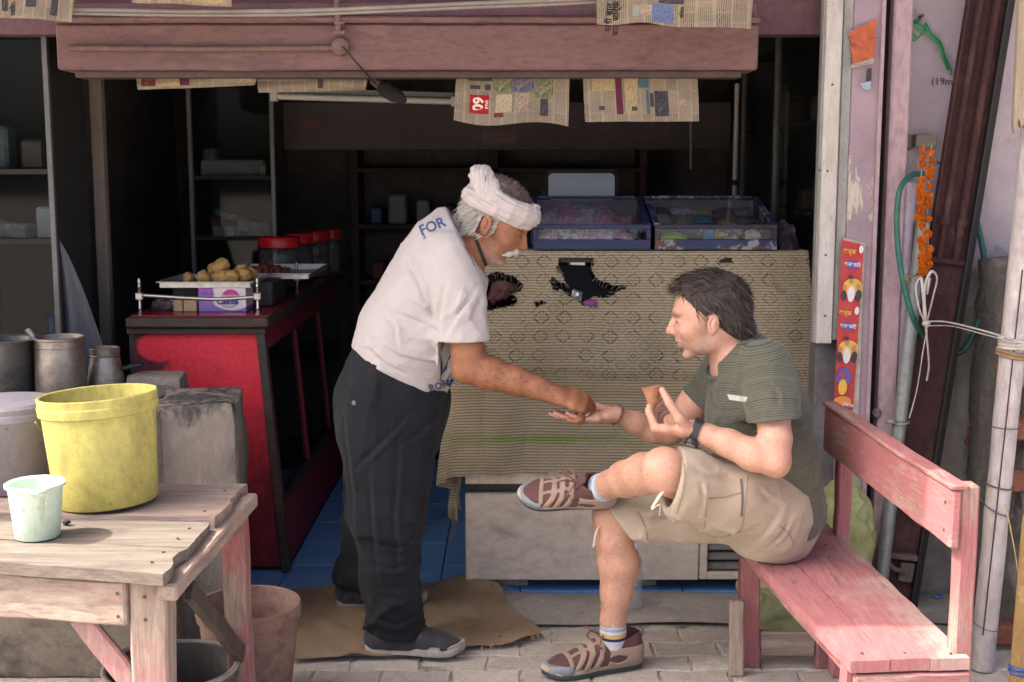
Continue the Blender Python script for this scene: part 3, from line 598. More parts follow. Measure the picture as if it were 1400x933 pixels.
def cover_pt(u, v):
    """v<0: on top of the counter, 0..1 down the slanted front; u<0 and u>1 wrap round the ends"""
    uu = min(max(u, 0), 1); sag = 0.010*math.sin(uu*5.2+0.7)*max(v, 0)
    if v < 0:
        p = CV_T0.lerp(CV_T1, uu) + Vector((0, 0.42*(-v), 0.004))
    else:
        p = CV_T0.lerp(CV_T1, uu).lerp(CV_B0.lerp(CV_B1, uu), v); p.z += sag-0.010*(1-uu)*v
    f = 0.016*math.sin(uu*15+v*2.2+math.sin(uu*7))*max(v, 0)**1.5+0.010*math.sin(uu*37-v*3+2*math.sin(uu*9))*max(v, 0)**2+0.006*mnoise.noise(Vector((uu*7, v*5, 2)))
    p.y += -abs(f)*0.8-0.004*math.sin(max(v, 0)*math.pi)
    if u < 0:
        k = -u; p.y += 0.9*k; p.x += -0.12*k*(1+math.sin(k*30))*max(v, 0) + 0.035*math.sin(k*40+v*3)*max(v, 0)*min(1, k*20); p.z -= 0.55*k*max(v-0.5, 0)*2
    if u > 1:
        k = u-1; p.y += 0.9*k; p.x += 0.012*math.sin(k*40)*max(v, 0)
    return p
m = MB(); NU, NV = 260, 200; U0, U1, V0, V1 = -0.10, 1.12, -0.25, 1.0
def cpx(u, v):
    p = cover_pt(u, v); z = p.z-CAM_H; dep = p.y*math.cos(CAM_PITCH)-z*math.sin(CAM_PITCH)
    return 700+FPX*p.x/dep, 466.5-FPX*(p.y*math.sin(CAM_PITCH)+z*math.cos(CAM_PITCH))/dep
TW = [[(700.0+0*1, 0)]]
def ckeep(a, b):
    u, v = U0+(U1-U0)*a, V0+(V1-V0)*b
    if v < 0.0 or v > 0.3 or u < -0.02: 
        if v > 0.93 and 0 < u: return v < 0.985+0.012*mnoise.noise(Vector((u*5, 0.3, 0)))
        return True
    x, y = cpx(u, v); return not any(inpoly(x+1.5*mnoise.noise(Vector((u*60, v*60, 0))), y+1.2*mnoise.noise(Vector((u*60, v*60, 9))), P) for P in TEARS)
m.grid(lambda a, b: cover_pt(U0+(U1-U0)*a, V0+(V1-V0)*b), NU, NV, uvf=lambda a, b: ((U0+(U1-U0)*a)*1.27, (V0+(V1-V0)*b)*0.83), keep=ckeep)
cover = m.build('counter_cover', M_cover, smooth=70); tag(cover, 'olive-brown woven cloth with diamond pattern and torn holes draped over the counter', 'cloth')
rf = random.Random(3)
m = MB()
for P in TEARS[:3]:
    n = len(P)
    for i in range(n):
        for q in range(3 if n > 8 else 1):
            f = rf.random(); a, b = P[i], P[(i+1) % n]; x, y = a[0]+(b[0]-a[0])*f, a[1]+(b[1]-a[1])*f; cx, cy = sum(p[0] for p in P)/n, sum(p[1] for p in P)/n
            dx, dy = (cx-x)*rf.uniform(.05, .25)+rf.uniform(-4, 4), (cy-y)*rf.uniform(.05, .25)+rf.uniform(0, 7); Y0 = 4.583-.215*(y-345)/310; m.tube([px(x, y, Y=Y0), px(x+dx*.6, y+dy*.4, Y=Y0-.004), px(x+dx, y+dy, Y=Y0+.004)], .0011, 4)
m.build('frayed_threads', M_cover, cover)
# frayed corner that hangs from the left end
m = MB(); a = px(606, 600, Y=4.47)
def tail(u, v):
    top = px(608+26*u, 640, Y=4.46+0.05*math.sin(u*6)); bot = px(615+14*u, 700+10*math.sin(u*5)+8*u, Y=4.47+0.03*math.sin(u*9+1))
    p = top.lerp(bot, v); p.x += 0.012*math.sin(u*9+v*4)*v; return p
m.grid(tail, 16, 18, uvf=lambda u, v: (u*0.1, 0.75+v*0.2)); m.build('torn_corner', M_cover, cover, smooth=70)
m = MB(); m.tube(spline([px(622, 695, Y=4.46), px(621, 715, Y=4.455), px(619, 730, Y=4.46), px(619, 747, Y=4.46)], 4), [0.010]*4+[0.006]*5+[0.003]*4, 6); m.build('thread', M_cover, cover)

# ------------------------------------------------------------------ two blue sweet cases on top
def bluepaint(name, worn_amt):
    t = NT(name); co = t.coord(); n = t.noise(co, 14, 7, 0.7, 0.4)
    b = t.ramp(t.noise(co, 6, 4), [(0.3, (0.010, 0.016, 0.062, 1)), (0.7, (0.015, 0.024, 0.088, 1))])
    o = t.ramp(t.noise(co, 20, 4), [(0.35, (0.09, 0.045, 0.035, 1)), (0.5, (0.22, 0.25, 0.28, 1)), (0.65, (0.34, 0.28, 0.22, 1))], 'CONSTANT')
    f = t.ramp(n, [(worn_amt, 0.0), (worn_amt+0.03, 1.0)]); t.bump(t.math('MULTIPLY', f, -1.0), 0.3, 0.003)
    return t.set(t.mix(f, b, o), 0.5, 0.0, 0.5)
M_blue1, M_blue2 = bluepaint('blue_paint', 0.64), bluepaint('blue_paint_worn', 0.50)
M_blue2b = worn('blackened_case_paint', (0.06, 0.045, 0.055), (0.035, 0.03, 0.05), (0.09, 0.06, 0.05), scale=12)
def case(label, xa, xb, mf, mo):
    a, b = px(xa, 345, Y=4.615), px(xb, 345, Y=4.615); L, Rr = a.x, b.x; z0 = 1.252; zf = px(xa, 311, Y=4.615).z; zk = 1.425; yf, yb = 4.60, 5.0
    t = thing('sweet_case', label, 'display case', ((L+Rr)/2, 4.8, z0), 'blue glazed cases on the covered counter'); w = Rr-L; xc = (L+Rr)/2
    m = MB(); m.box((xc, yf+0.008, z0+0.019), (w, 0.016, 0.038), bev=0.002); m.build('bottom_rail', mf, t)
    m = MB(); m.box((xc, yf+0.01, zf+0.002), (w, 0.022, 0.016), bev=0.002); m.build('front_rail', mo, t)
    for xx, q in ((L+0.008, 0), (Rr-0.008, 1), ): 
        m = MB(); m.box((xx, yf+0.0095, (z0+0.038+zf-0.006)/2), (0.016, 0.015, zf-z0-0.045), bev=0.001); m.build('corner_post', mo if q else mf, t)
        m = MB(); d = 1 if q else -1
        P = [(yf+0.018, z0), (yb, z0), (yb, zk), (yf+0.018, zf-0.008)]
        for sx in (xx-0.007, xx+0.007): pass
        vv = [[m.b.verts.new((sx, y, z)) for y, z in P] for sx in (xx-0.007, xx+0.007)]
        m.b.faces.new(vv[0][::-1]); m.b.faces.new(vv[1])
        for k in range(4): m.b.faces.new((vv[0][k], vv[0][(k+1) % 4], vv[1][(k+1) % 4], vv[1][k]))
        m.build('end_panel', mf if q else mo, t)
        m = MB(); m.bar((xx, yf+0.02, zf+0.008), (xx, yb, zk+0.010), 0.024, 0.012, bev=0.002); m.build('lid_stile', mf, t)
    m = MB(); m.box((xc, yb+0.006, (z0+zk)/2), (w, 0.012, zk-z0)); m.build('back_panel', plain('case_inner', (0.42, 0.40, 0.44), .8), t)
    m = MB(); m.box((xc, (yf+yb)/2, z0+0.004), (w-.034, yb-yf-.04, 0.006)); m.build('bottom_board', plain('case_inner', (0.42, 0.40, 0.44), .8), t)
    m = MB(); m.box((xc, yb-0.006, zk+0.011), (w-0.05, 0.024, 0.012), bev=0.002); m.build('back_rail', mf, t)
    m = MB(); m.bar((xc, yf+0.024, zf+0.010), (xc, yb-0.02, zk+0.010), w-0.052, 0.003); m.build('lid_glass', M_glass2, t)
    m = MB(); m.box((xc, yf+0.010, (z0+0.038+zf)/2-.003), (w-0.036, 0.003, zf-z0-0.048)); m.build('front_glass', M_glass, t)
    return L, Rr, z0, yf, yb
L1 = case('blue sweet case with pink packets, next to the standing man\'s face', 729, 889, M_blue1, M_blue1)
L2 = case('battered dark blue sweet case behind the seated man\'s head', 895, 1061, M_blue2, M_blue2b)
def packet_mat(name, cols, sc=3.0):
    t = NT(name); n = t.noise(t.coord('Generated'), sc, 3, 0.6, 0.7); st = [(0.25+0.5*i/(len(cols)-1), (*c, 1)) for i, c in enumerate(cols)]
    t.bump(t.noise(t.coord('Generated'), 9, 4), 0.5, 0.01); return t.set(t.ramp(n, st, 'CONSTANT'), 0.3, 0.0, 0.5)
PK = [packet_mat('pink_packet', [(0.75, 0.68, 0.68), (0.70, 0.30, 0.45), (0.8, 0.76, 0.74), (0.5, 0.12, 0.35)]), packet_mat('white_packet', [(0.78, 0.74, 0.72), (0.35, 0.36, 0.6), (0.8, 0.74, 0.74)]),
      packet_mat('lilac_packet', [(0.55, 0.40, 0.62), (0.8, 0.7, 0.75), (0.6, 0.25, 0.5)]), packet_mat('tan_packet', [(0.6, 0.5, 0.33), (0.7, 0.62, 0.5)])]
def packet(label, c, d, rot, mat, name='sweet_packet', group='sweet packets in the cases'):
    m = MB(); m.grid(lambda u, v: (d[0]*(u-.5), d[1]*(v-.5), d[2]*0.5*(math.sin(math.pi*u)*math.sin(math.pi*v))**0.45), 10, 8); m.grid(lambda u, v: (d[0]*(u-.5), d[1]*(v-.5), -d[2]*0.5*(math.sin(math.pi*u)*math.sin(math.pi*v))**0.45), 10, 8)
    bmesh.ops.remove_doubles(m.b, verts=list(m.b.verts), dist=1e-5); bmesh.ops.transform(m.b, matrix=Euler(rot).to_matrix().to_4x4(), verts=list(m.b.verts)); m.noise(0.004, 40, c[0]*9)
    o = m.build(name, mat, smooth=60, loc=c); tag(o, label, 'packet', group); return o
k = 0
for row, (yy, zz) in enumerate(((4.645, 1.302), (4.72, 1.318), (4.81, 1.342), (4.675, 1.325), (4.76, 1.352), (4.87, 1.372), (4.93, 1.388))):
    for q in range(5 if row < 3 else 4):
        x = L1[0]+0.055+q*0.072+(0.03 if row % 2 else 0)
        packet(('pink sweet packet, %s from the left behind the left case front' % ('first', 'second', 'third', 'fourth', 'fifth')[q]) if row == 0 else 'wrapped sweet packet in the rear rows of the left case', (x, yy+random.uniform(-.01, .01), zz), (0.085, 0.06, 0.032), (R(random.uniform(20, 65)), random.uniform(-.3, .3), random.uniform(-.5, .5)), PK[[0, 1, 0, 2, 0, 1][k % 6]], group='sweet packets in the left case'); k += 1
M_jar = glass_mat('plastic_jar', (0.85, 0.85, 0.85), 0.8, 0.25)
m = MB(); m.lathe([(0.032, 0), (0.036, 0.006), (0.036, 0.075), (0.03, 0.085)], 20, Matrix.Translation((L1[1]-0.065, 4.67, 1.2596))); jt = thing('plastic_tub', 'clear plastic tub with lilac sweets at the end of the left case', 'tub', (L1[1]-0.065, 4.67, 1.26)); m.build('wall', M_jar, jt, smooth=50)
m = MB(); m.lathe([(0.030, 0.004), (0.031, 0.03), (0.02, 0.036), (0.002, 0.037)], 16, Matrix.Translation((L1[1]-0.065, 4.67, 1.26))); m.noise(0.006, 70); m.build('sweets', PK[2], jt)
for q, (dx, yy, zz, d, mt, lb) in enumerate([(0.075, 4.66, 1.295, (0.11, 0.04, 0.03), plain('lime_wrap', (0.42, 0.55, 0.08), .35), 'lime green packet lying flat in the battered case'), (0.215, 4.70, 1.305, (0.05, 0.10, 0.05), plain('sky_wrap', (0.10, 0.35, 0.65), .35), 'sky blue packet standing in the battered case'),
    (0.275, 4.68, 1.30, (0.09, 0.05, 0.06), packet_mat('striped_packet', [(0.12, 0.14, 0.5), (0.75, 0.5, 0.06), (0.8, 0.75, 0.7), (0.2, 0.2, 0.55)], 2.0), 'blue and yellow printed packet in the battered case'), (0.37, 4.66, 1.298, (0.06, 0.05, 0.06), plain('white_roll', (0.62, 0.60, 0.55), .6), 'white paper roll at the right end of the battered case'),
    (0.38, 4.86, 1.34, (0.12, 0.08, 0.05), plain('teal_wrap', (0.06, 0.22, 0.34), .4), 'teal packet at the back of the battered case'), (0.06, 4.86, 1.33, (0.05, 0.05, 0.03), plain('red_wrap', (0.5, 0.05, 0.05), .4), 'small red packet at the back of the battered case')]):
    packet(lb, (L2[0]+dx, yy, zz), d, (R(35), 0.1, random.uniform(-.3, .3)), mt, group=None)
rp = random.Random(11); PK2 = [plain('dull_violet_wrap', (.12, .09, .16), .4), plain('dull_brown_wrap', (.16, .11, .07), .4), PK[3], plain('grey_wrap', (.25, .25, .25), .4), MATS['teal_wrap'], PK[2]]
for row, (yy, zz) in enumerate(((4.76, 1.320), (4.84, 1.352), (4.91, 1.378))):
    for q in range(5): packet('dull wrapped packet in the rear rows of the battered case', (L2[0]+.06+.08*q+rp.uniform(-.01, .01), yy, zz), (.085, .06, .03), (R(rp.uniform(15, 50)), rp.uniform(-.2, .2), rp.uniform(-.6, .6)), rp.choice(PK2), group='packets at the back of the battered case')

# ------------------------------------------------------------------ red counter with its glass side
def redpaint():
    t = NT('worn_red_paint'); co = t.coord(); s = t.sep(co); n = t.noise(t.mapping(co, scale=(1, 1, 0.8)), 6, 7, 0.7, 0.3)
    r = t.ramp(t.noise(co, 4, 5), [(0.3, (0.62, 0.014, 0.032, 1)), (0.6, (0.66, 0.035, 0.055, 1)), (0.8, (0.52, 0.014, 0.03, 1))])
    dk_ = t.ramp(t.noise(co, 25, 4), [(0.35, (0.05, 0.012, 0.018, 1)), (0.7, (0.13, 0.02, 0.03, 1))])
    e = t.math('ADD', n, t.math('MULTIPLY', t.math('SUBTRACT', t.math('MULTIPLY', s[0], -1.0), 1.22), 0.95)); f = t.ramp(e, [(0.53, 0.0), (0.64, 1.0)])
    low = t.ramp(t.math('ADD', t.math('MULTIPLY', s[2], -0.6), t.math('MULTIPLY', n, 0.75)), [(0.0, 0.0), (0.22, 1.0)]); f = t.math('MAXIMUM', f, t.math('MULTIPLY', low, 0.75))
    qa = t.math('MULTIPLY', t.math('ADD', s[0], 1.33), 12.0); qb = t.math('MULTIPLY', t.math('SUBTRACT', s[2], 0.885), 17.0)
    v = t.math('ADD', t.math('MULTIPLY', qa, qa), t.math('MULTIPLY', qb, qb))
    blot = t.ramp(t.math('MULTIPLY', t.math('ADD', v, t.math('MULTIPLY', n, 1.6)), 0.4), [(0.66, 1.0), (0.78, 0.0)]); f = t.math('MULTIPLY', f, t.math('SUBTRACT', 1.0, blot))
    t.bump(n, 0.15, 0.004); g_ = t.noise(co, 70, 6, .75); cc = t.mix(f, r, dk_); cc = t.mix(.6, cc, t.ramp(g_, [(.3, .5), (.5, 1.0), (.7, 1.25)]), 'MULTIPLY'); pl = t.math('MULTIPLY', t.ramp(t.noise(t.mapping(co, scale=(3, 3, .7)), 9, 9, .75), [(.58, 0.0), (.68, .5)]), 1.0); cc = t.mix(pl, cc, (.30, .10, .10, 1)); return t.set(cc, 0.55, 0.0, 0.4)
M_redp = redpaint(); M_wood_dk = worn('blackened_wood', (0.075, 0.055, 0.042), (0.045, 0.035, 0.03), (0.13, 0.08, 0.05), rough=0.75, scale=9, stretch=(0.4, 1, 1), bump=0.4)
M_redtop = worn('red_countertop', (0.30, 0.022, 0.032), (0.21, 0.018, 0.026), rough=0.22, scale=5, bump=0.08, spec=0.6)
M_reddk = worn('dark_red_side', (0.30, 0.03, 0.045), (0.22, 0.024, 0.036), rough=0.6, scale=5)
rc = thing('red_counter', 'worn red painted counter with dark wood trim and glazed side', 'counter', (-1.15, 5.4, 0))
FY, BY = 4.63, 6.6; zt2 = 1.0
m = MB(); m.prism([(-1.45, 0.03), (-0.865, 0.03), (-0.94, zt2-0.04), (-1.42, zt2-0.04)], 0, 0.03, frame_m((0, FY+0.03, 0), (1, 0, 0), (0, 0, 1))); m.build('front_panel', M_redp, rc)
m = MB(); m.bar((-0.943, FY-0.008, zt2-0.045), (-0.868, FY-0.008, 0.015), 0.034, 0.03, up=(0, 1, 0), bev=0.003); m.build('corner_post', M_wood_dk, rc)
m = MB(); m.box((-1.18, FY-0.012, zt2-0.052), (0.52, 0.03, 0.022), bev=0.003); m.build('top_moulding', M_wood_dk, rc)
m = MB(); m.box((-1.17, (FY+BY)/2-0.02, zt2-0.018), (0.53, BY-FY+0.06, 0.036), bev=0.005); m.build('top_edge', M_wood_dk, rc)
m = MB(); m.box((-1.17, (FY+BY)/2, zt2+0.003), (0.515, BY-FY+0.03, 0.006), bev=0.002); m.build('top', M_redtop, rc)
m = MB()
def sl(z): return -0.865 + (-0.94+0.865)*(z-0.03)/(zt2-0.07)
def slab(name, z0, z1, y0, y1, mat, off=0.0, th=0.02, par=rc):
    m = MB(); q = [m.b.verts.new(p) for p in ((sl(z0)+off, y0, z0), (sl(z0)+off, y1, z0), (sl(z1)+off, y1, z1), (sl(z1)+off, y0, z1))]; m.b.faces.new(q); m.solidify(th); return m.build(name, mat, par)
slab('kick_panel', 0.03, 0.27, FY+0.02, BY, M_reddk); slab('side_glass', 0.29, 0.88, FY+0.06, BY, M_glass, -0.006, 0.004); slab('side_rail', 0.265, 0.295, FY+0.02, BY, M_wood_dk, 0.006); slab('side_rail', 0.87, 0.955, FY+0.02, BY, M_reddk, 0.004)
for yy in (FY+0.035, 5.3, 5.95): slab('side_stile', 0.297, 0.868, yy, yy+0.03, M_reddk, 0.003)
for zz, w_ in ((0.26, .5), (0.58, .44)): m = MB(); m.box((-1.17, (FY+BY)/2, zz), (w_, BY-FY-.1, 0.018)); m.build('inner_shelf', M_dkmetal, rc)
m = MB(); m.box((-1.15, (FY+BY)/2+0.02, 0.014), (0.56, BY-FY-.02, 0.028)); m.build('plinth', M_dkmetal, rc)
m = MB(); m.box((-1.435, (FY+BY)/2+.02, 0.5), (0.02, BY-FY, 0.9)); m.build('rear_panel', M_dkmetal, rc)
# chrome gallery rail
M_chrome = worn('dull_chrome', (0.55, 0.53, 0.5), (0.42, 0.40, 0.37), rough=0.3, metal=0.9, scale=20, bump=0.1)
gr = thing('gallery_rail', 'low chrome gallery rail on square connectors along the red counter edge', 'rail', (-1.17, FY, zt2+0.006))
def gpost(x, y):
    m = MB(); m.lathe([(0.013, 0), (0.011, 0.004), (0.0055, 0.007), (0.0055, 0.018), (0.008, 0.022), (0.0055, 0.026), (0.0055, 0.10), (0.008, 0.104), (0.0055, 0.108), (0.0055, 0.12), (0.0075, 0.124), (0.003, 0.136)], 12, Matrix.Translation((x, y, zt2+0.006)), cap_top=True); m.build('post', M_chrome, gr, smooth=50)
    m = MB(); m.box((x, y, zt2+0.075), (0.028, 0.026, 0.028), bev=0.003); m.build('connector', M_chrome, gr)
ga = (px(192, 430, Y=FY+0.02).x, FY+0.02); gb = (px(353, 430, Y=FY+0.02).x, FY+0.02); gc = (-0.945, 5.45)
gpost(*ga); gpost(*gb); gpost(*gc)
m = MB(); m.tube(spline([(ga[0]+.013, ga[1], zt2+0.078), ((ga[0]+gb[0])/2+.05, ga[1], zt2+0.064), (gb[0]-.013, gb[1], zt2+0.071)], 10), 0.0072, 10); m.build('rod', M_chrome, gr, smooth=60)
# box, wood block, bag under the tray
def box_print():
    t = NT('printed_carton'); uv = t.coord('Generated'); s = t.sep(uv)
    pk = t.ramp(t.noise(uv, 5, 3, 0.6, 1.0), [(0.35, (0.45, 0.10, 0.40, 1)), (0.5, (0.20, 0.10, 0.42, 1)), (0.62, (0.72, 0.62, 0.66, 1))], 'CONSTANT')
    f = t.ramp(t.math('ADD', s[0], t.math('MULTIPLY', t.noise(uv, 6, 2), 0.2)), [(0.40, 1.0), (0.45, 0.0)]); c = t.mix(f, (0.72, 0.66, 0.66, 1), pk)
    sx_ = t.math('SUBTRACT', s[0], 0.7); b = t.ramp(t.math('ADD', s[2], t.math('MULTIPLY', t.math('MULTIPLY', sx_, sx_), -1.6)), [(0.05, 1.0), (0.08, 0.0)]); c = t.mix(b, c, (0.24, 0.16, 0.50, 1))
    return t.set(c, 0.45)
bxp = px(305, 433, Y=4.74); bz = zt2+0.006
ct = thing('printed_carton', 'pink and purple printed carton standing under the snack tray', 'carton', (bxp.x, 4.79, bz))
zc1 = px(305, 393, Y=4.72).z-0.004
m = MB(); m.box((bxp.x, 4.80, (bz+zc1)/2), (0.182, 0.13, zc1-bz), bev=0.002); m.build('box', box_print(), ct)
M_mag = plain('magenta_print', (0.55, 0.04, 0.28), .5); M_navy = plain('navy_print', (0.04, 0.05, 0.28), .5)
m = MB(); m.prism([(math.cos(a)*0.034, math.sin(a)*0.03) for a in [math.pi*k/12 for k in range(13)]], 0, 0.001, frame_m((bxp.x+0.033, 4.7335, zc1-0.035), (1, 0, 0), (0, 0, 1))); m.build('logo_dome', M_mag, ct)
put_text('print', 'BUTTONS', 0.013, M_white_ink, ct, frame_m((bxp.x+0.033, 4.7315, zc1-0.031), (1, 0, 0), (0, 0, 1)), 0.0004); put_text('print', 'Cakes', 0.034, M_navy, ct, frame_m((bxp.x+0.02, 4.733, zc1-0.052), (1, 0, 0), (0, 0, 1)), 0.001)
m = MB(); m.tube([Vector((bxp.x+0.025+0.028*math.cos(a), 4.7335, bz+0.032+0.014*math.sin(a))) for a in [2*math.pi*k/20 for k in range(20)]], 0.0012, 4, closed=True); m.build('print_ring', M_navy, ct)
p = px(262, 427, Y=4.74)
wb = thing('wood_block', 'pale wooden block with a dark band beside the printed carton', 'block', (p.x, 4.78, bz)); xw = px(271, 430, Y=4.74).x-0.004
m = MB(); m.box((xw-0.045, 4.785, bz+0.022), (0.09, 0.10, 0.044), bev=0.003); m.build('block', worn('pale_wood', (0.50, 0.36, 0.21), (0.42, 0.29, 0.16), scale=8, stretch=(.3, 1, 1)), wb)
m = MB(); m.box((xw-0.052, 4.785, bz+0.022), (0.005, 0.103, 0.0475)); m.build('band', M_dkmetal, wb)
m = MB(); bmesh.ops.create_icosphere(m.b, subdivisions=4, radius=1, matrix=Matrix.Translation((xw-0.13, 4.80, bz+0.026)) @ Matrix.Diagonal((0.055, 0.06, 0.027, 1))); m.noise(0.016, 30); m.noise(0.006, 90)
tag(m.build('plastic_bag', glass_mat('clear_plastic', (0.9, 0.9, 0.9), 1.3, 0.2), smooth=70), 'crumpled clear plastic bag left of the wood block', 'bag')
# stacked dark tins that carry the trays
for (xx, yy, hh, lb) in ((-1.03, 5.06, 0.10, 'dark tin under the rear edge of the snack trays'), (-1.25, 5.0, 0.10, 'dark tin under the left side of the snack trays')):
    m = MB(); m.box((xx, yy, bz+hh/2), (0.16, 0.3, hh), bev=0.006); tag(m.build('tin', M_dkmetal), lb, 'tin', 'tins under the trays')
M_tray = worn('tray_metal', (0.55, 0.54, 0.52), (0.45, 0.44, 0.42), rough=0.35, metal=0.7, scale=6, bump=0.1)
def tray(label, xa, xb, ya, yb, z):
    t = thing('tray', label, 'tray', ((xa+xb)/2, (ya+yb)/2, z)); d = 0.022
    m = MB(); m.box(((xa+xb)/2, (ya+yb)/2, z+0.0015), (xb-xa, yb-ya, 0.003)); m.build('base', M_tray, t)
    for (a, b, c, e) in ((xa, xb, ya-.003, ya), (xa, xb, yb, yb+.003), (xa-.003, xa, ya, yb), (xb, xb+.003, ya, yb)):
        m = MB(); m.box(((a+b)/2, (c+e)/2, z+d/2), (b-a, e-c, d)); m.build('side', M_tray, t)
    m = MB()
    for (a, b, c, e) in ((xa-.014, xb+.014, ya-.014, ya-.003), (xa-.014, xb+.014, yb+.003, yb+.014), (xa-.014, xa-.003, ya-.003, yb+.003), (xb+.003, xb+.014, ya-.003, yb+.003)): m.box(((a+b)/2, (c+e)/2, z+d), (b-a, e-c, 0.004), bev=0.001)
    m.build('rim', M_tray, t)
ta, tb = px(212, 388, Y=4.72).x+.016, px(346, 388, Y=4.72).x-.016; tz = zc1+0.001
tray('shallow metal tray heaped with fried balls at the counter front', ta, tb, 4.735, 5.06, tz)
tray('metal tray of dark red snacks behind the fried balls', ta+0.16, tb+0.16, 5.12, 5.62, tz+0.0)
for (xx, yy, lb) in ((-1.1, 5.3, 'dark tin under the tray of red snacks'),):
    m = MB(); m.box((xx, yy, (bz+tz)/2-.0005), (0.2, 0.14, tz-bz-.001), bev=0.004); tag(m.build('tin', M_dkmetal), lb, 'tin', 'tins under the trays')
M_fry = worn('fried_batter', (0.46, 0.30, 0.11), (0.36, 0.21, 0.065), (0.52, 0.37, 0.17), rough=0.7, scale=22, bump=0.5, bscale=90, rand=0.2)
fx = lambda x: px(x, 380, Y=4.85).x
for q, (x_, y_, z_, r_) in enumerate([(263, 4.80, 0, 0.024), (284, 4.80, 0, 0.028), (300, 4.82, 0.0, 0.03), (304, 4.84, 0.036, 0.031), (312, 4.80, 0, 0.027), (322, 4.80, 0, 0.029), (337, 4.82, 0, 0.030), (344, 4.86, 0.01, 0.026), (330, 4.87, 0.014, 0.028), (292, 4.87, 0.018, 0.028)]):
    m = MB(); bmesh.ops.create_icosphere(m.b, subdivisions=3, radius=r_); m.noise(r_*0.35, 34, q*3.1); m.noise(r_*0.14, 90, q)
    zmin = min(v.co.z for v in m.b.verts); o = m.build('fried_ball', M_fry, smooth=70, loc=(fx(x_), y_, tz+0.003-zmin+z_))
    tag(o, ['small fried ball lying at the left end of the tray', 'topmost fried ball crowning the heap'][1] if q == 3 else ('small fried ball lying alone at the left end of the tray', 'fried ball second from the left, at the tray front', 'fried ball under the topmost one, at the heap front', '', 'fried ball at the middle of the tray front', 'fried ball right of the middle of the tray front', 'fried ball at the right end of the tray front', 'fried ball behind the right end of the heap', 'fried ball behind the middle of the heap', 'fried ball behind and left of the topmost one')[q], 'snack', 'fried balls on the front tray')
m = MB()
for k in range(170):
    a = random.random()*2*math.pi; r = random.random()**.5; c = Vector((ta+0.16+0.10+0.10*r*math.cos(a)+.03, 5.33+0.16*r*math.sin(a), tz+0.008+0.045*(1-r)*random.random()))
    bmesh.ops.create_icosphere(m.b, subdivisions=1, radius=random.uniform(.008, .014), matrix=Matrix.Translation(c) @ Euler((random.random()*3, random.random()*3, 0)).to_matrix().to_4x4() @ Matrix.Diagonal((1.5, .8, .7, 1)))
m.noise(0.004, 70); o = m.build('red_snacks', worn('red_snack', (0.20, 0.045, 0.018), (0.12, 0.028, 0.014), (0.30, 0.085, 0.025), scale=30, rough=.6), smooth=50); o['kind'] = 'stuff'; tag(o, 'heap of dark red fried snacks on the rear tray', 'snack')
# jars with red lids down the counter
M_lid = plain('red_plastic_lid', (0.70, 0.02, 0.025), 0.35)
for q, (x_, Y_, r_) in enumerate(((382, 5.72, 0.094), (404, 6.02, 0.086), (428, 6.28, 0.086), (452, 6.5, 0.06))):
    c = px(x_, 340, Y=Y_); hz = px(x_, [339, 333, 330, 327][q], Y=Y_).z-bz
    t = thing('sweet_jar', ['nearest wide jar with a red lid on the counter', 'second red-lidded jar behind the nearest one', 'third red-lidded jar in the row', 'farthest red-lidded jar in the shadows'][q], 'jar', (c.x, Y_, bz), 'red-lidded jars on the red counter')
    m = MB(); m.lathe([(r_*.9, 0), (r_, 0.01), (r_, hz*.85), (r_*.88, hz-0.002)], 28, Matrix.Translation((c.x, Y_, bz))); m.build('jar_body', M_jar, t, smooth=50)
    m = MB(); m.lathe([(r_*.95, hz), (r_*1.02, hz+0.004), (r_*1.02, hz+0.042), (r_*.96, hz+0.05), (0.002, hz+0.052)], 28, Matrix.Translation((c.x, Y_, bz))); m.build('lid', M_lid, t, smooth=40)
    m = MB(); m.lathe([(r_*.86, 0.01), (r_*.9, hz*.5), (r_*.4, hz*.56), (0.002, hz*.57)], 16, Matrix.Translation((c.x, Y_, bz+.002))); m.noise(0.01, 40); m.build('contents', worn('jar_sweets', (0.14, 0.10, 0.06), (0.2, 0.12, 0.07), scale=20), t)
# ================================================================== LEFT FOREGROUND
M_wood = wood('weathered_plank', 'x', (0.225, 0.19, 0.158), (0.165, 0.138, 0.114), dirt=(0.11, 0.085, 0.068), dirt_amt=0.56)
M_wood2 = wood('weathered_plank_pinkish', 'x', (0.36, 0.29, 0.245), (0.28, 0.215, 0.185), paint=(0.33, 0.17, 0.20), amt=0.42, dirt=(0.12, 0.09, 0.08), dirt_amt=0.60)
PW = dict(w1=(0.36, 0.29, 0.235), w2=(0.27, 0.21, 0.17), paint=(0.40, 0.21, 0.21), paint2=(0.34, 0.16, 0.168), dirt=(0.18, 0.14, 0.115), dirt_amt=0.60)
M_pinkwood = wood('pink_washed_timber_z', 'z', amt=0.46, **PW); M_pinkx = wood('pink_washed_timber_x', 'x', amt=0.42, **PW)
M_redwood = wood('red_washed_timber', 'z', w1=(0.33, 0.26, 0.21), w2=(0.24, 0.18, 0.145), paint=(0.34, 0.10, 0.12), paint2=(0.27, 0.09, 0.10), amt=0.50, dirt=(0.13, 0.10, 0.085), dirt_amt=0.58)
M_redy = wood('red_washed_timber_y', 'y', w1=(0.36, 0.29, 0.24), w2=(0.27, 0.20, 0.165), paint=(0.30, 0.12, 0.13), amt=0.44, dirt=(0.13, 0.10, 0.085), dirt_amt=0.58)
tb_ = thing('work_table', 'rough wooden work table with pink-washed legs at the left front', 'table', (-0.9, 2.85, 0))
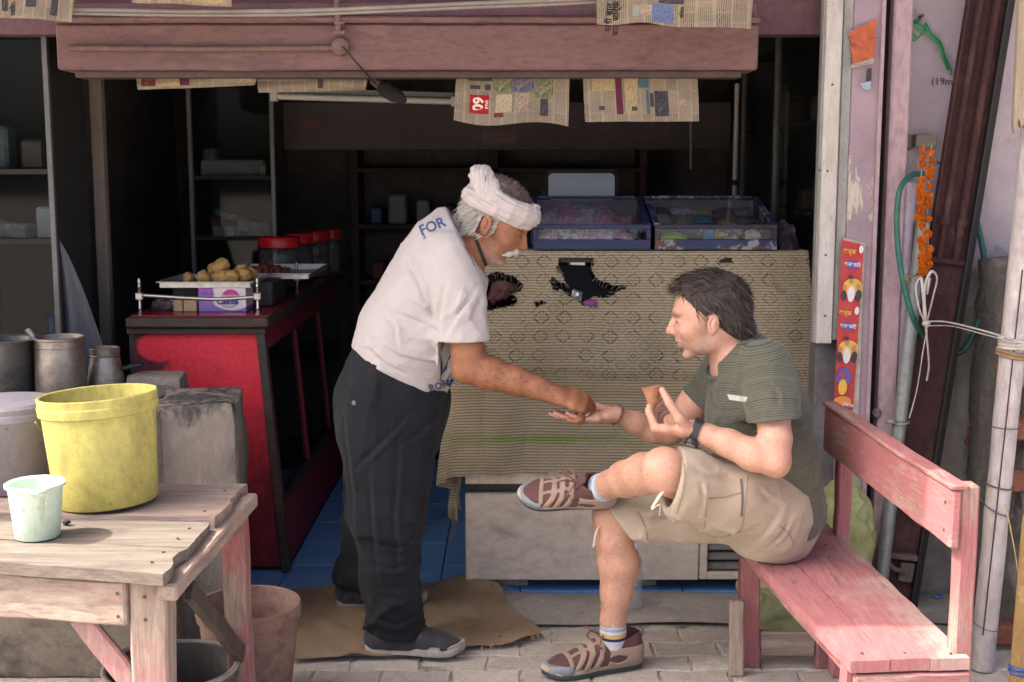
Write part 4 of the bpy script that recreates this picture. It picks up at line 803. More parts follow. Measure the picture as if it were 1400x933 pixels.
def plank(name, P, t, mat, parent, rag=0.006, n=14):
    """P: four top corners front-left, front-right, back-right, back-left"""
    m = MB(); P = [Vector(p) for p in P]; seed = random.random()*50
    def f(u, v):
        p = P[0].lerp(P[1], u).lerp(P[3].lerp(P[2], u), v)
        e = rag*mnoise.noise(Vector((seed, v*9, u*3)))*(1 if u > .97 else 0); g = rag*0.5*mnoise.noise(Vector((seed+9, u*11, 0)))*(1 if v in (0, 1) else 0)
        return p+Vector((e*2, g, 0.0025*mnoise.noise(Vector((u*5+seed, v*3, 0)))))
    m.grid(f, n, 5); m.solidify(t); return m.build(name, mat, parent, smooth=35)
zt3 = 0.72
plank('plank', [(-1.75, 2.69, zt3), (-0.722, 2.482, zt3), (-0.718, 2.655, zt3), (-1.75, 2.80, zt3)], 0.026, M_wood, tb_)
plank('plank', [(-1.75, 2.803, zt3), (-0.718, 2.659, zt3), (-0.712, 2.865, zt3), (-1.75, 2.93, zt3)], 0.026, M_wood, tb_)
plank('plank', [(-1.75, 2.95, zt3+0.006), (-0.710, 2.880, zt3+0.006), (-0.698, 3.02, zt3+0.006), (-1.75, 3.06, zt3+0.006)], 0.03, M_wood2, tb_)
plank('plank', [(-1.75, 3.065, zt3+0.004), (-0.704, 3.026, zt3+0.004), (-0.702, 3.20, zt3+0.004), (-1.75, 3.24, zt3+0.004)], 0.03, M_wood2, tb_)
def timber(name, a, b, w, h, mat, parent, up=(0, 0, 1), bev=0.005):
    m = MB(); m.bar(a, b, w, h, up=up, bev=bev); L = (Vector(b)-Vector(a)).length
    bmesh.ops.subdivide_edges(m.b, edges=[e for e in m.b.edges if e.calc_length() > 0.15], cuts=8); m.noise(0.004, 9, random.random()*9); m.noise(0.0015, 45); return m.build(name, mat, parent, smooth=35)
def leg4(name, top, bot, w, d, mat, parent): return timber(name, top, bot, w, d, mat, parent, up=(0, 1, 0))
leg4('leg', (-0.768, 2.56, 0.690), (-0.775, 2.54, 0.0), 0.078, 0.07, M_pinkwood, tb_)
leg4('leg', (-0.714, 3.10, 0.690), (-0.716, 3.16, 0.0), 0.06, 0.07, M_redwood, tb_)
leg4('leg', (-1.66, 2.74, 0.690), (-1.67, 2.72, 0.0), 0.078, 0.07, M_pinkwood, tb_); leg4('leg', (-1.66, 3.16, 0.690), (-1.67, 3.18, 0.0), 0.06, 0.07, M_redwood, tb_)
timber('apron', (-1.64, 2.700, 0.640), (-0.81, 2.528, 0.640), 0.028, 0.098, M_pinkx, tb_)
timber('side_rail', (-0.722, 2.50, 0.672), (-0.692, 3.19, 0.685), 0.045, 0.038, M_redy, tb_); timber('side_rail', (-0.748, 2.60, 0.640), (-0.718, 3.09, 0.640), 0.022, 0.05, M_redy, tb_)
timber('brace', (-0.715, 2.66, 0.62), (-0.705, 3.09, 0.30), 0.022, 0.05, M_wood_dk, tb_)
timber('brace', (-0.93, 2.565, 0.60), (-0.81, 2.555, 0.44), 0.02, 0.05, M_pinkwood, tb_)
p = px(97, 708, Z=0.73); m = MB(); bmesh.ops.create_icosphere(m.b, subdivisions=2, radius=0.008, matrix=Matrix.Translation((p.x, p.y-0.03, zt3+0.007)) @ Matrix.Diagonal((1.3, .9, .8, 1))); m.noise(0.004, 90); tag(m.build('coal_crumb', plain('coal', (0.02, 0.02, 0.02), .8)), 'small black coal crumb at the foot of the yellow bucket', 'coal')

# ------------------------------------------------------------------ buckets
def plastic(name, c, dirt, amt=0.58, rough=0.45, sc=7, sub=0.1):
    t = NT(name); co = t.coord(); n = t.noise(t.mapping(co, scale=(1, 1, 0.6)), sc, 8, 0.75, 0.4); f = t.ramp(n, [(amt-.1, 0.0), (amt+.16, 1.0)])
    col = t.mix(t.math('MULTIPLY', f, 0.8), (*c, 1), (*dirt, 1)); col = t.mix(.4, col, t.ramp(t.noise(co, 55, 7, .75), [(.3, .55), (.5, 1.0), (.7, 1.15)]), 'MULTIPLY'); sp = t.ramp(t.voronoi(co, 30), [(0.0, 1.0), (0.15, 0.0)]); sp = t.math('MULTIPLY', sp, t.ramp(t.noise(co, 10, 3), [(0.47, 0.0), (0.58, 0.9)])); col = t.mix(sp, col, tuple(d*0.5 for d in dirt)+(1,))
    t.bump(t.noise(co, 60, 4), 0.1, 0.003); return t.set(col, t.math('MULTIPLY_ADD', f, 0.3, rough), 0.0, 0.45, Subsurface_Weight=sub, Subsurface_Radius=(0.02, 0.02, 0.01))
def bucket(name, label, c, r0, r1, h, mat, tilt=(0, 0), rim=0.008, inner=None, cat='bucket', n=48, group=None, lip=0.02, wob=0.0, th=0.004):
    t = thing(name, label, cat, c, group); Mx = Matrix.Translation(Vector(c)) @ Euler((tilt[0], tilt[1], 0)).to_matrix().to_4x4(); dr = (r1-r0)/h
    q = lambda z: r0+dr*z
    m = MB(); m.lathe([(r0*0.9, 0.004), (r0-0.004, 0), (r0, 0.004), (q(h*.5), h*.5), (q(h-lip*2.4), h-lip*2.4)]+([(q(h-lip*2.4)+rim, h-lip*2.2), (q(h-lip)+rim, h-lip*1.2), (q(h-lip)+rim*.55, h-lip), (q(h)+rim*.7, h-0.003)] if lip else [(q(h)+rim, h-.006)])+[(q(h)+rim*.4, h), (q(h)-th, h-0.002), (q(h*.5)-th, h*.5), (r0-th, 0.008), (0.002, 0.008)], n, Mx, wob=wob)
    m.build('shell', mat, t, smooth=42); return t, Mx
yc = px(140, 705, Z=zt3+.006); M_yel = plastic('yellow_plastic', (0.58, 0.53, 0.15), (0.25, 0.20, 0.07), 0.52, rough=.6)
yb_c = Vector((-1.008, 3.015, zt3+0.011))
yt, yM = bucket('yellow_bucket', 'large grimy yellow plastic bucket on the work table', yb_c, 0.122, 0.139, 0.272, M_yel, tilt=(R(-1), R(-3.2)), rim=0.007)
m = MB(); m.tube([yM @ Vector((0.148*math.cos(a), 0.148*math.sin(a), 0.215-0.085*abs(math.sin(a-R(20))))) for a in [R(20+180*k/18) for k in range(19)]], 0.0028, 6); m.build('handle', plain('wire_handle', (0.35, 0.30, 0.22), .4, .5), yt, smooth=60)
M_lil = plastic('lilac_white_plastic', (0.33, 0.315, 0.36), (0.25, 0.23, 0.25), 0.56); lc = Vector((-1.31, 3.16, zt3+0.008))
lt = thing('lidded_tub', 'lidded lilac-white plastic tub behind the yellow bucket', 'tub', lc)
lt2 = MB(); lt2.lathe([(0.100, 0), (0.104, 0.004), (0.124, 0.185), (0.129, 0.19), (0.129, 0.205), (0.125, 0.208), (0.127, 0.222), (0.120, 0.230), (0.002, 0.237)], 44, Matrix.Translation(lc)); lt2.build('shell', M_lil, lt, smooth=42)
M_mint = plastic('mint_plastic', (0.60, 0.74, 0.60), (0.45, 0.55, 0.42), 0.68, sub=0.2); mc = px(45, 740, Z=zt3)+Vector((0.0, 0.03, 0.003))
mt_ = thing('mint_pail', 'small mint green plastic pail with pouring lip in the sun', 'pail', mc)
m = MB(); Mx = Matrix.Translation(mc); Rg = m.lathe([(0.044, 0.003), (0.047, 0), (0.049, 0.003), (0.058, 0.10), (0.0595, 0.115), (0.066, 0.118), (0.0665, 0.124), (0.063, 0.1265), (0.057, 0.122), (0.046, 0.007), (0.002, 0.007)], 44, Mx)
for rg in Rg[4:9]:
    for k, v in enumerate(rg):
        a = 2*math.pi*k/44; w = math.exp(-((math.atan2(math.sin(a-R(-62)), math.cos(a-R(-62))))/0.22)**2); v.co += Vector((math.cos(a), math.sin(a), -0.35))*0.012*w
m.build('shell', M_mint, mt_, smooth=42)
M_redb = worn('muddy_red_plastic', (0.20, 0.065, 0.05), (0.24, 0.15, 0.12), (0.12, 0.045, 0.035), rough=0.8, scale=7, bump=0.4, dirt=(0.27, 0.22, 0.185), dirt_amt=0.63, dirt_scale=5)
bc = Vector((-0.765, 3.47, 0.0)); bucket('slop_bucket', 'muddy red-brown bucket with dented rim on the pavement behind the table leg', bc, 0.112, 0.145, 0.305, M_redb, rim=0.008, wob=0.02)
M_blk = worn('black_pail_plastic', (0.055, 0.05, 0.047), (0.09, 0.083, 0.075), (0.035, 0.033, 0.032), rough=0.8, scale=8, bump=0.3); bc = Vector((-0.875, 3.05, 0.0)); bucket('black_pail', 'sooty black pail with chalky rim under the table', bc, 0.125, 0.163, 0.285, M_blk, rim=0.006, wob=0.02)
m = MB(); m.tube([bc+Vector((0.167*math.cos(a), 0.167*math.sin(a), 0.288+0.004*math.sin(3*a))) for a in [2*math.pi*k/48 for k in range(48)]], 0.007, 8, closed=True); m.build('rim', worn('chalky_rim', (0.36, 0.33, 0.29), (0.2, 0.18, 0.16), scale=14), bpy.data.objects['black_pail'], smooth=60)

# ------------------------------------------------------------------ mud stove with rough block, pots
M_mud = worn('mud_render', (0.36, 0.315, 0.27), (0.28, 0.24, 0.205), (0.42, 0.375, 0.325), rough=0.95, scale=6, stretch=(1.6, 1.6, 0.5), bump=0.6, bscale=45, bdist=0.008, dirt=(0.12, 0.10, 0.09), dirt_amt=0.66, dirt_scale=5)
M_soot = worn('sooty_stone', (0.10, 0.10, 0.10), (0.06, 0.06, 0.06), (0.17, 0.165, 0.155), rough=0.8, scale=7, bump=0.5, bscale=40, bdist=0.006)
M_rubble = worn('rubble', (0.33, 0.285, 0.235), (0.25, 0.21, 0.175), (0.38, 0.34, 0.29), rough=0.95, scale=14, bump=0.8, bscale=50, bdist=0.012, dirt=(0.27, 0.13, 0.09), dirt_amt=0.68, dirt_scale=8)
stv = thing('mud_stove', 'grey mud and rubble cooking platform with sooty top', 'stove', (-1.5, 4.1, 0))
def rough_box(name, c, d, mat, parent, rz=0.0, amp=0.012, cuts=14, bev=0.03, fr=7):
    m = MB(); m.box(c, d, rot=(0, 0, rz), bev=bev, seg=2); L = max(d)/cuts
    for _ in range(4):
        es = [e for e in m.b.edges if e.calc_length() > L*1.5]
        if not es: break
        bmesh.ops.subdivide_edges(m.b, edges=es, cuts=1, use_grid_fill=True)
    m.noise(amp, fr, random.random()*20); m.noise(amp*.35, fr*4); return m.build(name, mat, parent, smooth=50)
rough_box('platform', (-1.62, 4.08, 0.375), (0.98, 0.62, 0.755), M_mud, stv); rough_box('hob', (-1.65, 4.10, 0.768), (0.94, 0.58, 0.055), worn('ashy_top', (0.25, 0.235, 0.215), (0.16, 0.15, 0.14), (0.33, 0.31, 0.28), scale=9, bump=.5), stv, amp=0.008)
tm = NT('sooted_mud'); co_ = tm.coord(); s__ = tm.sep(co_); n__ = tm.noise(tm.mapping(co_, scale=(1.8, 1.8, .5)), 7, 9, .72); cm = tm.ramp(n__, [(.3, (0.46, 0.41, 0.35, 1)), (.5, (0.34, 0.295, 0.25, 1)), (.72, (0.52, 0.47, 0.41, 1))]); ck = tm.ramp(tm.noise(co_, 14, 6, .7), [(.3, (.045, .045, .047, 1)), (.6, (.10, .10, .10, 1)), (.75, (.2, .195, .19, 1))])
fz = tm.ramp(tm.math('ADD', tm.math('MULTIPLY', tm.math('SUBTRACT', s__[2], .70), 4.0), tm.math('MULTIPLY', tm.math('SUBTRACT', n__, .5), 1.8)), [(.25, 0.0), (.5, 1.0)]); tm.bump(tm.math('MULTIPLY_ADD', n__, 1.0, tm.noise(co_, 45, 6, .75)), 1.0, .02); M_msoot = tm.set(tm.mix(fz, cm, ck), .92, 0, .25)
rough_box('corner_block', (-1.045, 4.08, 0.40), (0.275, 0.42, 0.80), M_msoot, stv, rz=R(9), amp=0.02, cuts=34, bev=.03)
rough_box('rubble_face', (-1.17, 3.855, 0.42), (0.11, 0.08, 0.75), M_rubble, stv, amp=0.016, fr=14); rough_box('ledge_stone', (-1.26, 4.36, 0.785), (0.20, 0.14, 0.09), M_mud, stv, amp=0.01)
rough_box('base_wall', (-1.55, 3.70, 0.20), (1.05, 0.10, 0.42), worn('stove_base', (0.25, 0.21, 0.17), (0.19, 0.16, 0.13), (0.29, 0.25, 0.20), scale=5, bump=.5, dirt=(0.035, 0.033, 0.03), dirt_amt=0.58, dirt_scale=2.2), stv, amp=0.008)
M_pot = worn('scorched_steel', (0.40, 0.37, 0.33), (0.31, 0.28, 0.245), (0.47, 0.44, 0.40), rough=0.42, metal=0.75, scale=5, bump=0.2, bscale=60, dirt=(0.19, 0.13, 0.085), dirt_amt=0.60, dirt_scale=7, spots=((0.09, 0.06, 0.04), 60, 0.12))
M_potd = worn('dark_steel', (0.16, 0.155, 0.15), (0.10, 0.098, 0.095), (0.22, 0.21, 0.2), rough=0.45, metal=0.7, scale=6, bump=0.2)
def pot(name, label, c, prof, mat, n=40):
    t = thing(name, label, 'pot', c, 'pots on the mud stove'); m = MB(); m.lathe(prof, n, Matrix.Translation(Vector(c))); m.build('vessel', mat, t, smooth=42); return t
zs = 0.797
pc = px(75, 538, Z=zs); pc = Vector((pc.x, pc.y+0.06, zs))
t = pot('milk_pot', 'scorched straight-sided steel pot with rolled rim on the stove', pc, [(0.076, 0.003), (0.082, 0), (0.084, 0.006), (0.082, 0.09), (0.078, 0.150), (0.080, 0.152), (0.080, 0.157), (0.079, 0.160), (0.081, 0.176), (0.085, 0.179), (0.085, 0.184), (0.081, 0.186), (0.076, 0.15), (0.078, 0.01), (0.002, 0.01)], M_pot)
pc2 = Vector((pc.x+0.115, pc.y+0.12, zs)); t = pot('small_pot', 'smaller scorched steel pot with a black side handle behind the milk pot', pc2, [(0.060, 0.003), (0.066, 0), (0.066, 0.01), (0.055, 0.07), (0.050, 0.10), (0.053, 0.103), (0.05, 0.106), (0.053, 0.128), (0.049, 0.131), (0.046, 0.1), (0.05, 0.01), (0.002, 0.01)], M_pot, 32)
m = MB(); m.bar(pc2+Vector((0.055, 0, 0.055)), pc2+Vector((0.135, 0.005, 0.072)), 0.026, 0.018, bev=0.006); m.build('handle', plain('bakelite', (0.015, 0.014, 0.014), .5), t, smooth=40)
t = pot('wide_pot', 'tall dark steel pot cut by the left edge of the view', (pc.x-0.165, pc.y-0.02, zs), [(0.078, 0.0), (0.08, 0.004), (0.08, 0.15), (0.084, 0.175), (0.112, 0.180), (0.112, 0.184), (0.08, 0.181), (0.075, 0.15), (0.075, 0.01), (0.002, 0.01)], M_potd)
t = pot('dark_pot', 'narrow blackened steel pot between the two larger pots', (pc.x-0.155, pc.y+0.19, zs), [(0.05, 0), (0.052, 0.004), (0.05, 0.13), (0.053, 0.135), (0.053, 0.14), (0.048, 0.138), (0.048, 0.01), (0.002, 0.01)], M_potd, 28)
lp = thing('ladle', 'steel ladle standing in the milk pot with its handle end showing', 'ladle', pc+Vector((-0.02, 0, 0.01))); M_ldl = worn('ladle_steel', (0.4, 0.4, 0.39), (0.3, 0.3, 0.29), metal=.7, rough=.4)
m = MB(); m.tube([pc+Vector((0.045, -0.01, 0.014)), pc+Vector((-0.085, 0.0, 0.185)), pc+Vector((-0.097, 0, 0.201))], [0.006, 0.008, 0.009], 12); m.build('stem', M_ldl, lp, smooth=50)
m = MB(); m.tube([pc+Vector((-0.0852, 0.0, 0.1852)), pc+Vector((-0.105, 0, 0.2115))], 0.0125, 14); m.build('knob', M_ldl, lp, smooth=50)
# grey striped sheet hung behind the stove
def stripes():
    t = NT('striped_sheet'); uv = t.coord('UV'); s = t.sep(uv); w = t.math('FRACT', t.math('MULTIPLY', s[0], 26.0)); c = t.ramp(w, [(0.0, (0.13, 0.135, 0.15, 1)), (0.45, (0.13, 0.135, 0.15, 1)), (0.5, (0.22, 0.225, 0.24, 1)), (1.0, (0.22, 0.225, 0.24, 1))]); t.bump(t.noise(uv, 30, 4), .3, .004)
    return t.set(c, 0.8, 0, .2)
m = MB()
def sheet(u, v):
    L = px(77+6*v, 322+195*v, Y=4.52); Rt = px(79+10*v+70*v**0.8, 326+190*v, Y=4.52+0.10*v); p = L.lerp(Rt, u); p.y += 0.03*math.sin(u*9+v*2)*v; return p
m.grid(sheet, 40, 30, uvf=lambda u, v: (u*(0.25+v), v)); tag(m.build('striped_sheet', stripes(), smooth=70), 'grey striped sheet hanging in a point behind the pots', 'sheet')

# ================================================================== INTERIOR
M_frame = worn('cabinet_aluminium', (0.15, 0.15, 0.145), (0.105, 0.105, 0.10), rough=0.45, metal=0.3, scale=8, bump=.1); M_frd = plain('cabinet_dark', (0.02, 0.0185, 0.0175), .85)
M_stock = [worn('stock_grey', (0.24, 0.24, 0.245), (0.14, 0.14, 0.15), (0.33, 0.33, 0.33), scale=14), worn('stock_white', (0.45, 0.45, 0.44), (0.3, 0.3, 0.3), scale=10), plain('stock_blue', (0.06, 0.10, 0.22)), plain('stock_red', (0.2, 0.03, 0.03)), plain('stock_brown', (0.10, 0.06, 0.04))]
M_pane = glass_mat('cabinet_glass', (0.75, 0.8, 0.8), 0.28, 0.006)
def cabinet(label, a, b, Y, dep, shelves, frame_l=True, post=0.02):
    """glazed wall cabinet; a,b = lower left and upper right of its front"""
    t = thing('glass_cabinet', label, 'cabinet', ((a.x+b.x)/2, Y+dep/2, a.z)); w = b.x-a.x; h = b.z-a.z; xc = (a.x+b.x)/2; zc = (a.z+b.z)/2
    m = MB(); m.box((xc, Y+dep, zc), (w, 0.02, h)); m.box((a.x, Y+dep/2, zc), (0.012, dep, h)); m.box((b.x, Y+dep/2, zc), (0.012, dep, h)); m.box((xc, Y+dep/2, a.z), (w, dep, 0.015)); m.box((xc, Y+dep/2, b.z), (w, dep, 0.015)); m.build('carcass', M_frd, t)
    for xx in (a.x, b.x):
        m = MB(); m.box((xx, Y-0.012, zc), (post, 0.022, h+0.02), bev=0.002); m.build('frame_post', M_frame, t)
    for zz in shelves:
        m = MB(); m.box((xc, Y+dep/2, zz), (w-0.02, dep-0.03, 0.012)); m.build('shelf', M_frd, t)
        m = MB(); m.box((xc, Y-0.010, zz), (w-post, 0.018, 0.018)); m.build('shelf_rail', M_frd, t)
    m = MB(); m.box((xc, Y+0.004, zc), (w-0.02, 0.004, h-0.02)); m.build('pane', M_pane, t)
    return t
zA = px(60, 520, Y=4.5).z
cabinet('tall glazed cabinet at the left edge of the shop', Vector((-2.0, 4.5, 0.80)), Vector((px(70, 200, Y=4.5).x, 4.5, 2.2)), 4.5, 0.35, [px(0, 235, Y=4.5).z, px(0, 330, Y=4.5).z])
bcA, bcB = px(268, 400, Y=5.75), px(371, 112, Y=5.75); sA, sB = px(300, 243, Y=5.75).z, px(300, 326, Y=5.75).z
cabinet('glazed wall cabinet with stacked packets at the back of the shop', bcA, bcB, 5.75, 0.32, [sA, sB])
def stock(label, x, y, z, d, mt, rz=0.0, ry=0.0, name='stock_box', grp='stock on the cabinet shelves'):
    m = MB(); m.box((0, 0, 0), d, rot=(0, ry, rz), bev=min(d)*.12); zmin = min(v.co.z for v in m.b.verts); o = m.build(name, mt, loc=(x, y, z-zmin)); tag(o, label, 'box', grp)
xq = lambda p_: px(p_, 300, Y=5.85).x
stock('row of pale cartons behind the upper pane of the back cabinet', xq(320), 5.9, sA+.006, (0.30, 0.12, 0.075), M_stock[1])
stock('small yellowish tin at the right of the upper cabinet shelf', xq(363), 5.82, sA+.006, (0.03, 0.03, 0.05), plain('tin_yellow', (0.4, 0.36, 0.2)))
stock('white packet stack on the lower cabinet shelf', xq(308), 5.84, sB+.006, (0.10, 0.1, 0.05), M_stock[1]); stock('long grey packet leaning over the stack in the cabinet', xq(318), 5.84, sB+.058, (0.16, 0.05, 0.03), M_stock[0], ry=R(18)); stock('grey packet slumped right of the stack in the cabinet', xq(345), 5.85, sB+.006, (0.13, 0.09, 0.06), M_stock[0], ry=R(12)); stock('small blue packet beside the white stack in the cabinet', xq(329), 5.8, sB+.006, (0.03, 0.03, 0.03), M_stock[2])
stock('grey bundle on the left cabinet shelf', -1.86, 4.62, px(0, 330, Y=4.5).z+.006, (0.16, 0.1, 0.05), M_stock[0], ry=.1); stock('pale folded packets low in the left cabinet', -1.80, 4.62, 0.81, (0.22, 0.12, 0.12), M_stock[0], rz=.2)
rsh = thing('rear_shelf', 'dim wooden shelving against the back wall of the shop', 'shelf', (-.1, 7.3, 0))
for xx in (-.9, -.1, .75): m = MB(); m.box((xx, 7.3, .95), (.04, .3, 1.9)); m.build('upright', MATS['sooty_wood'], rsh)
RZ = (.55, .9, 1.22, 1.54)
for zz in RZ: m = MB(); m.box((-.075, 7.3, zz), (1.61, .3, .025)); m.build('board', MATS['sooty_wood'], rsh)
rs2 = random.Random(4)
for zz in RZ[1:3]:
    xx = -.82
    while xx < .68:
        w_ = rs2.uniform(.07, .14); h_ = rs2.uniform(.09, .2)
        if abs(xx+w_/2+.1) > .09: stock('dim carton or tin among the goods on the rear shelves', xx+w_/2, 7.27, zz+.013, (w_*.9, .16, h_), rs2.choice(M_stock), name='dim_carton', grp='dim goods on the rear shelves')
        xx += w_+rs2.uniform(.005, .05)
for (xx, zz, d, q, lb) in ((-1.9, 1.545, (.1, .1, .16), 0, 'grey tin on the upper shelf of the left cabinet'), (-1.76, 1.545, (.09, .1, .11), 4, 'brown carton on the upper shelf of the left cabinet'), (-1.72, 1.29, (.08, .1, .12), 1, 'pale carton by the frame of the left cabinet'), (-1.7, .81, (.07, .1, .2), 2, 'blue tin low in the left cabinet')): stock(lb, xx, 4.66, zz, d, M_stock[q], grp='goods in the left cabinet')
for (xx, zz, d, q, lb) in ((285, sA+.006, (.06, .1, .13), 0, 'grey box standing left on the upper cabinet shelf'), (292, sB+.006, (.06, .1, .09), 3, 'dull red box left of the white packet stack')): stock(lb, xq(xx), 5.95, zz, d, M_stock[q])
# right cabinet whose glass runs back along the shop wall
rcab = thing('side_cabinet', 'glazed cabinet along the right inner wall of the shop', 'cabinet', (1.2, 5.2, 0.5)); XR = 1.10
for yy in (4.47, 5.25, 6.0):
    m = MB(); m.box((XR, yy, 1.45), (0.022, 0.03, 1.6), bev=.002); m.build('frame_post', M_frame if yy > 4.5 else M_frd, rcab)
for zz in (1.05, 1.38, 1.72, 2.05):
    m = MB(); m.box((XR+0.09, 5.25, zz), (0.16, 1.5, 0.014)); m.build('shelf', M_frd, rcab)
m = MB(); m.box((XR+0.004, 5.24, 1.45), (0.004, 1.5, 1.55)); m.build('pane', M_pane, rcab); m = MB(); m.box((XR+0.18, 5.24, 1.4), (0.01, 1.5, 1.7)); m.build('back', M_frd, rcab)
for q, (yy, zz, d, mt, lb) in enumerate([(4.75, 1.387, (0.08, 0.10, 0.13), M_stock[3], 'dark red box on the right side cabinet shelf'), (5.0, 1.387, (0.08, 0.12, 0.08), M_stock[4], 'brown box on the right side cabinet shelf'), (4.8, 1.727, (0.08, 0.14, 0.1), M_stock[0], 'grey box high in the right side cabinet'), (5.4, 1.727, (0.08, 0.2, 0.14), M_stock[4], 'large brown box high in the right side cabinet')]): stock(lb, XR+.09, yy, zz, d, mt, grp='boxes in the right side cabinet')
p = px(1098, 312, Y=4.7); m = MB(); bmesh.ops.create_icosphere(m.b, subdivisions=4, radius=1, matrix=Matrix.Translation((XR-.06, 4.78, 1.24)) @ Matrix.Diagonal((0.05, .12, .10, 1))); m.noise(.03, 18); m.noise(.01, 60); tag(m.build('purple_bag', worn('purple_bag_cloth', (0.10, 0.05, 0.09), (0.05, 0.035, 0.05), (0.2, 0.13, 0.17), scale=20), smooth=60), 'dark purple bag bundled beside the right sweet case', 'bag')
# posts and tubes
M_paleW = worn('pale_post_wood', (0.24, 0.20, 0.165), (0.18, 0.15, 0.125), scale=6, stretch=(2, 2, .4), bump=.3)
xa = px(138, 250, Y=4.95).x; m = MB(); m.box((xa, 4.95, 1.12), (0.046, 0.05, 2.25), bev=.004); m.noise(.005, 6); tag(m.build('wooden_post', M_paleW), 'pale wooden post in the shadows left of the back cabinet', 'post')
M_tubew = plain('tube_white', (0.42, 0.40, 0.36), 0.5)
xa = px(1006, 190, Y=5.6).x; tl = thing('upright_tube', 'thin white upright pipe with a coupling in the dark behind the battered case', 'pipe', (xa, 5.6, 0))
m = MB(); m.tube([(xa, 5.6, 0.005), (xa, 5.6, 1.0), (xa, 5.6, 1.92)], 0.011, 10); m.build('pipe', M_tubew, tl, smooth=50); m = MB(); m.tube([(xa, 5.6, 1.475), (xa, 5.6, 1.50)], 0.014, 10); m.build('coupling', M_frd, tl, smooth=50)
for x_, y0_, y1_, lb in ((945, 165, 232, 'thin grey rod hanging behind the right newspaper'),):
    a, b = px(x_, y0_, Y=5.7), px(x_, y1_, Y=5.7); m = MB(); m.tube([a+Vector((0, 0, .35)), a, b], 0.008, 8); tag(m.build('metal_rod', M_frame), lb, 'rod')
a, b = px(375, 132, Y=5.0), px(622, 139, Y=5.0)
tl = thing('tube_light', 'unlit tube light batten under the left newspapers', 'tube light', (a+b)/2); m = MB(); m.tube([a, (a+b)/2, b], 0.013, 12); m.build('tube', M_tubew, tl, smooth=50); m = MB(); m.box((a+b)/2+Vector((0, .03, .02)), ((b-a).length, .03, .03), rot=(0, .028, 0)); m.build('batten', M_frame, tl)
for q in (a, b):
    m = MB(); m.box(q, (0.03, 0.035, 0.04), bev=.004); m.build('end_cap', M_tubew, tl)
# mirror at the back, old stickers
mp = px(795, 256, Y=5.4); mw = 0.285; mh = 0.118
mi = thing('wall_mirror', 'small mirror with rounded corners in the dark above the left case', 'mirror', (mp.x, 5.4, mp.z-.06))
def rrect(w, h, r, n=6):
    P = []
    for cx_, cy_, a0 in ((w/2-r, h/2-r, 0), (-w/2+r, h/2-r, 90), (-w/2+r, -h/2+r, 180), (w/2-r, -h/2+r, 270)):
        P += [(cx_+r*math.cos(R(a0+90*k/n)), cy_+r*math.sin(R(a0+90*k/n))) for k in range(n+1)]
    return P
Mx = Matrix.Translation(mp) @ Matrix.Rotation(R(90-3.5), 4, 'X')
m = MB(); m.prism(rrect(mw, mh, 0.02), 0.0, 0.004, Mx); m.build('glass', plain('mirror_glass', (0.16, 0.165, 0.165), 0.2, 1.0), mi); m = MB(); m.prism(rrect(mw+.03, mh+.03, 0.03), -0.02, -0.001, Mx); m.build('frame', M_frd, mi)
m = MB(); m.box(mp+Vector((0, .08, -.02)), (mw*.8, .10, .05)); m.box((mp.x, 5.52, (mp.z-.08)/2), (0.05, 0.05, mp.z-.08)); m.build('stand', M_frd, mi)
c = px(423, 168, Y=5.99); stk = thing('round_sticker', 'faded round emblem on the dark rear beam', 'sticker', c)
m = MB(); m.prism([(0.062*math.cos(a), 0.066*math.sin(a)) for a in [2*math.pi*k/28 for k in range(28)]], 0, .003, frame_m((c.x, 5.998, c.z), (1, 0, 0), (0, 0, 1))); m.build('disc', plain('sticker_dark', (0.045, 0.03, 0.03), .7), stk)
put_text('print', 'जय', 0.07, plain('sticker_red', (0.14, 0.03, 0.03), .7), stk, frame_m((c.x, 5.993, c.z-.01), (1, 0, 0), (0, 0, 1)), .001)
c = px(682, 188, Y=5.99); stk = thing('paper_strip', 'dim paper strip with red lettering on the rear beam', 'sticker', c); m = MB(); m.box((c.x, 5.998, c.z), (0.16, .003, .055)); m.build('paper', plain('strip_paper', (0.10, 0.08, 0.075), .9), stk)
put_text('print', 'शुभ लाभ', 0.035, plain('sticker_red', (0.14, 0.03, 0.03), .7), stk, frame_m((c.x, 5.994, c.z), (1, 0, 0), (0, 0, 1)), .0006)

# ================================================================== FLOOR THINGS
def burlap():
    t = NT('burlap'); uv = t.coord('UV'); s = t.sep(uv); wu = t.wave(uv, 150, 1.5, 'X', 1, 8); wv = t.wave(uv, 150, 1.5, 'Y', 1, 8); w = t.math('MULTIPLY', t.math('ADD', wu, wv), .5)
    c = t.ramp(t.noise(uv, 4, 7, .65), [(.3, (0.27, 0.185, 0.118, 1)), (.55, (0.345, 0.245, 0.16, 1)), (.75, (0.40, 0.295, 0.20, 1))]); c = t.mix(t.math('MULTIPLY', t.ramp(t.noise(uv, 6, 6, .75, .4), [(.60, 0.0), (.70, 1.0)]), .75), c, (0.07, 0.05, 0.036, 1)); c = t.mix(.35, c, w, 'MULTIPLY')
    t.bump(w, .4, .002); return t.set(c, .95, 0, .1)
MP = [px(392, 813, Z=0), px(672, 800, Z=0), px(738, 886, Z=0), px(395, 911, Z=0)]
m = MB()
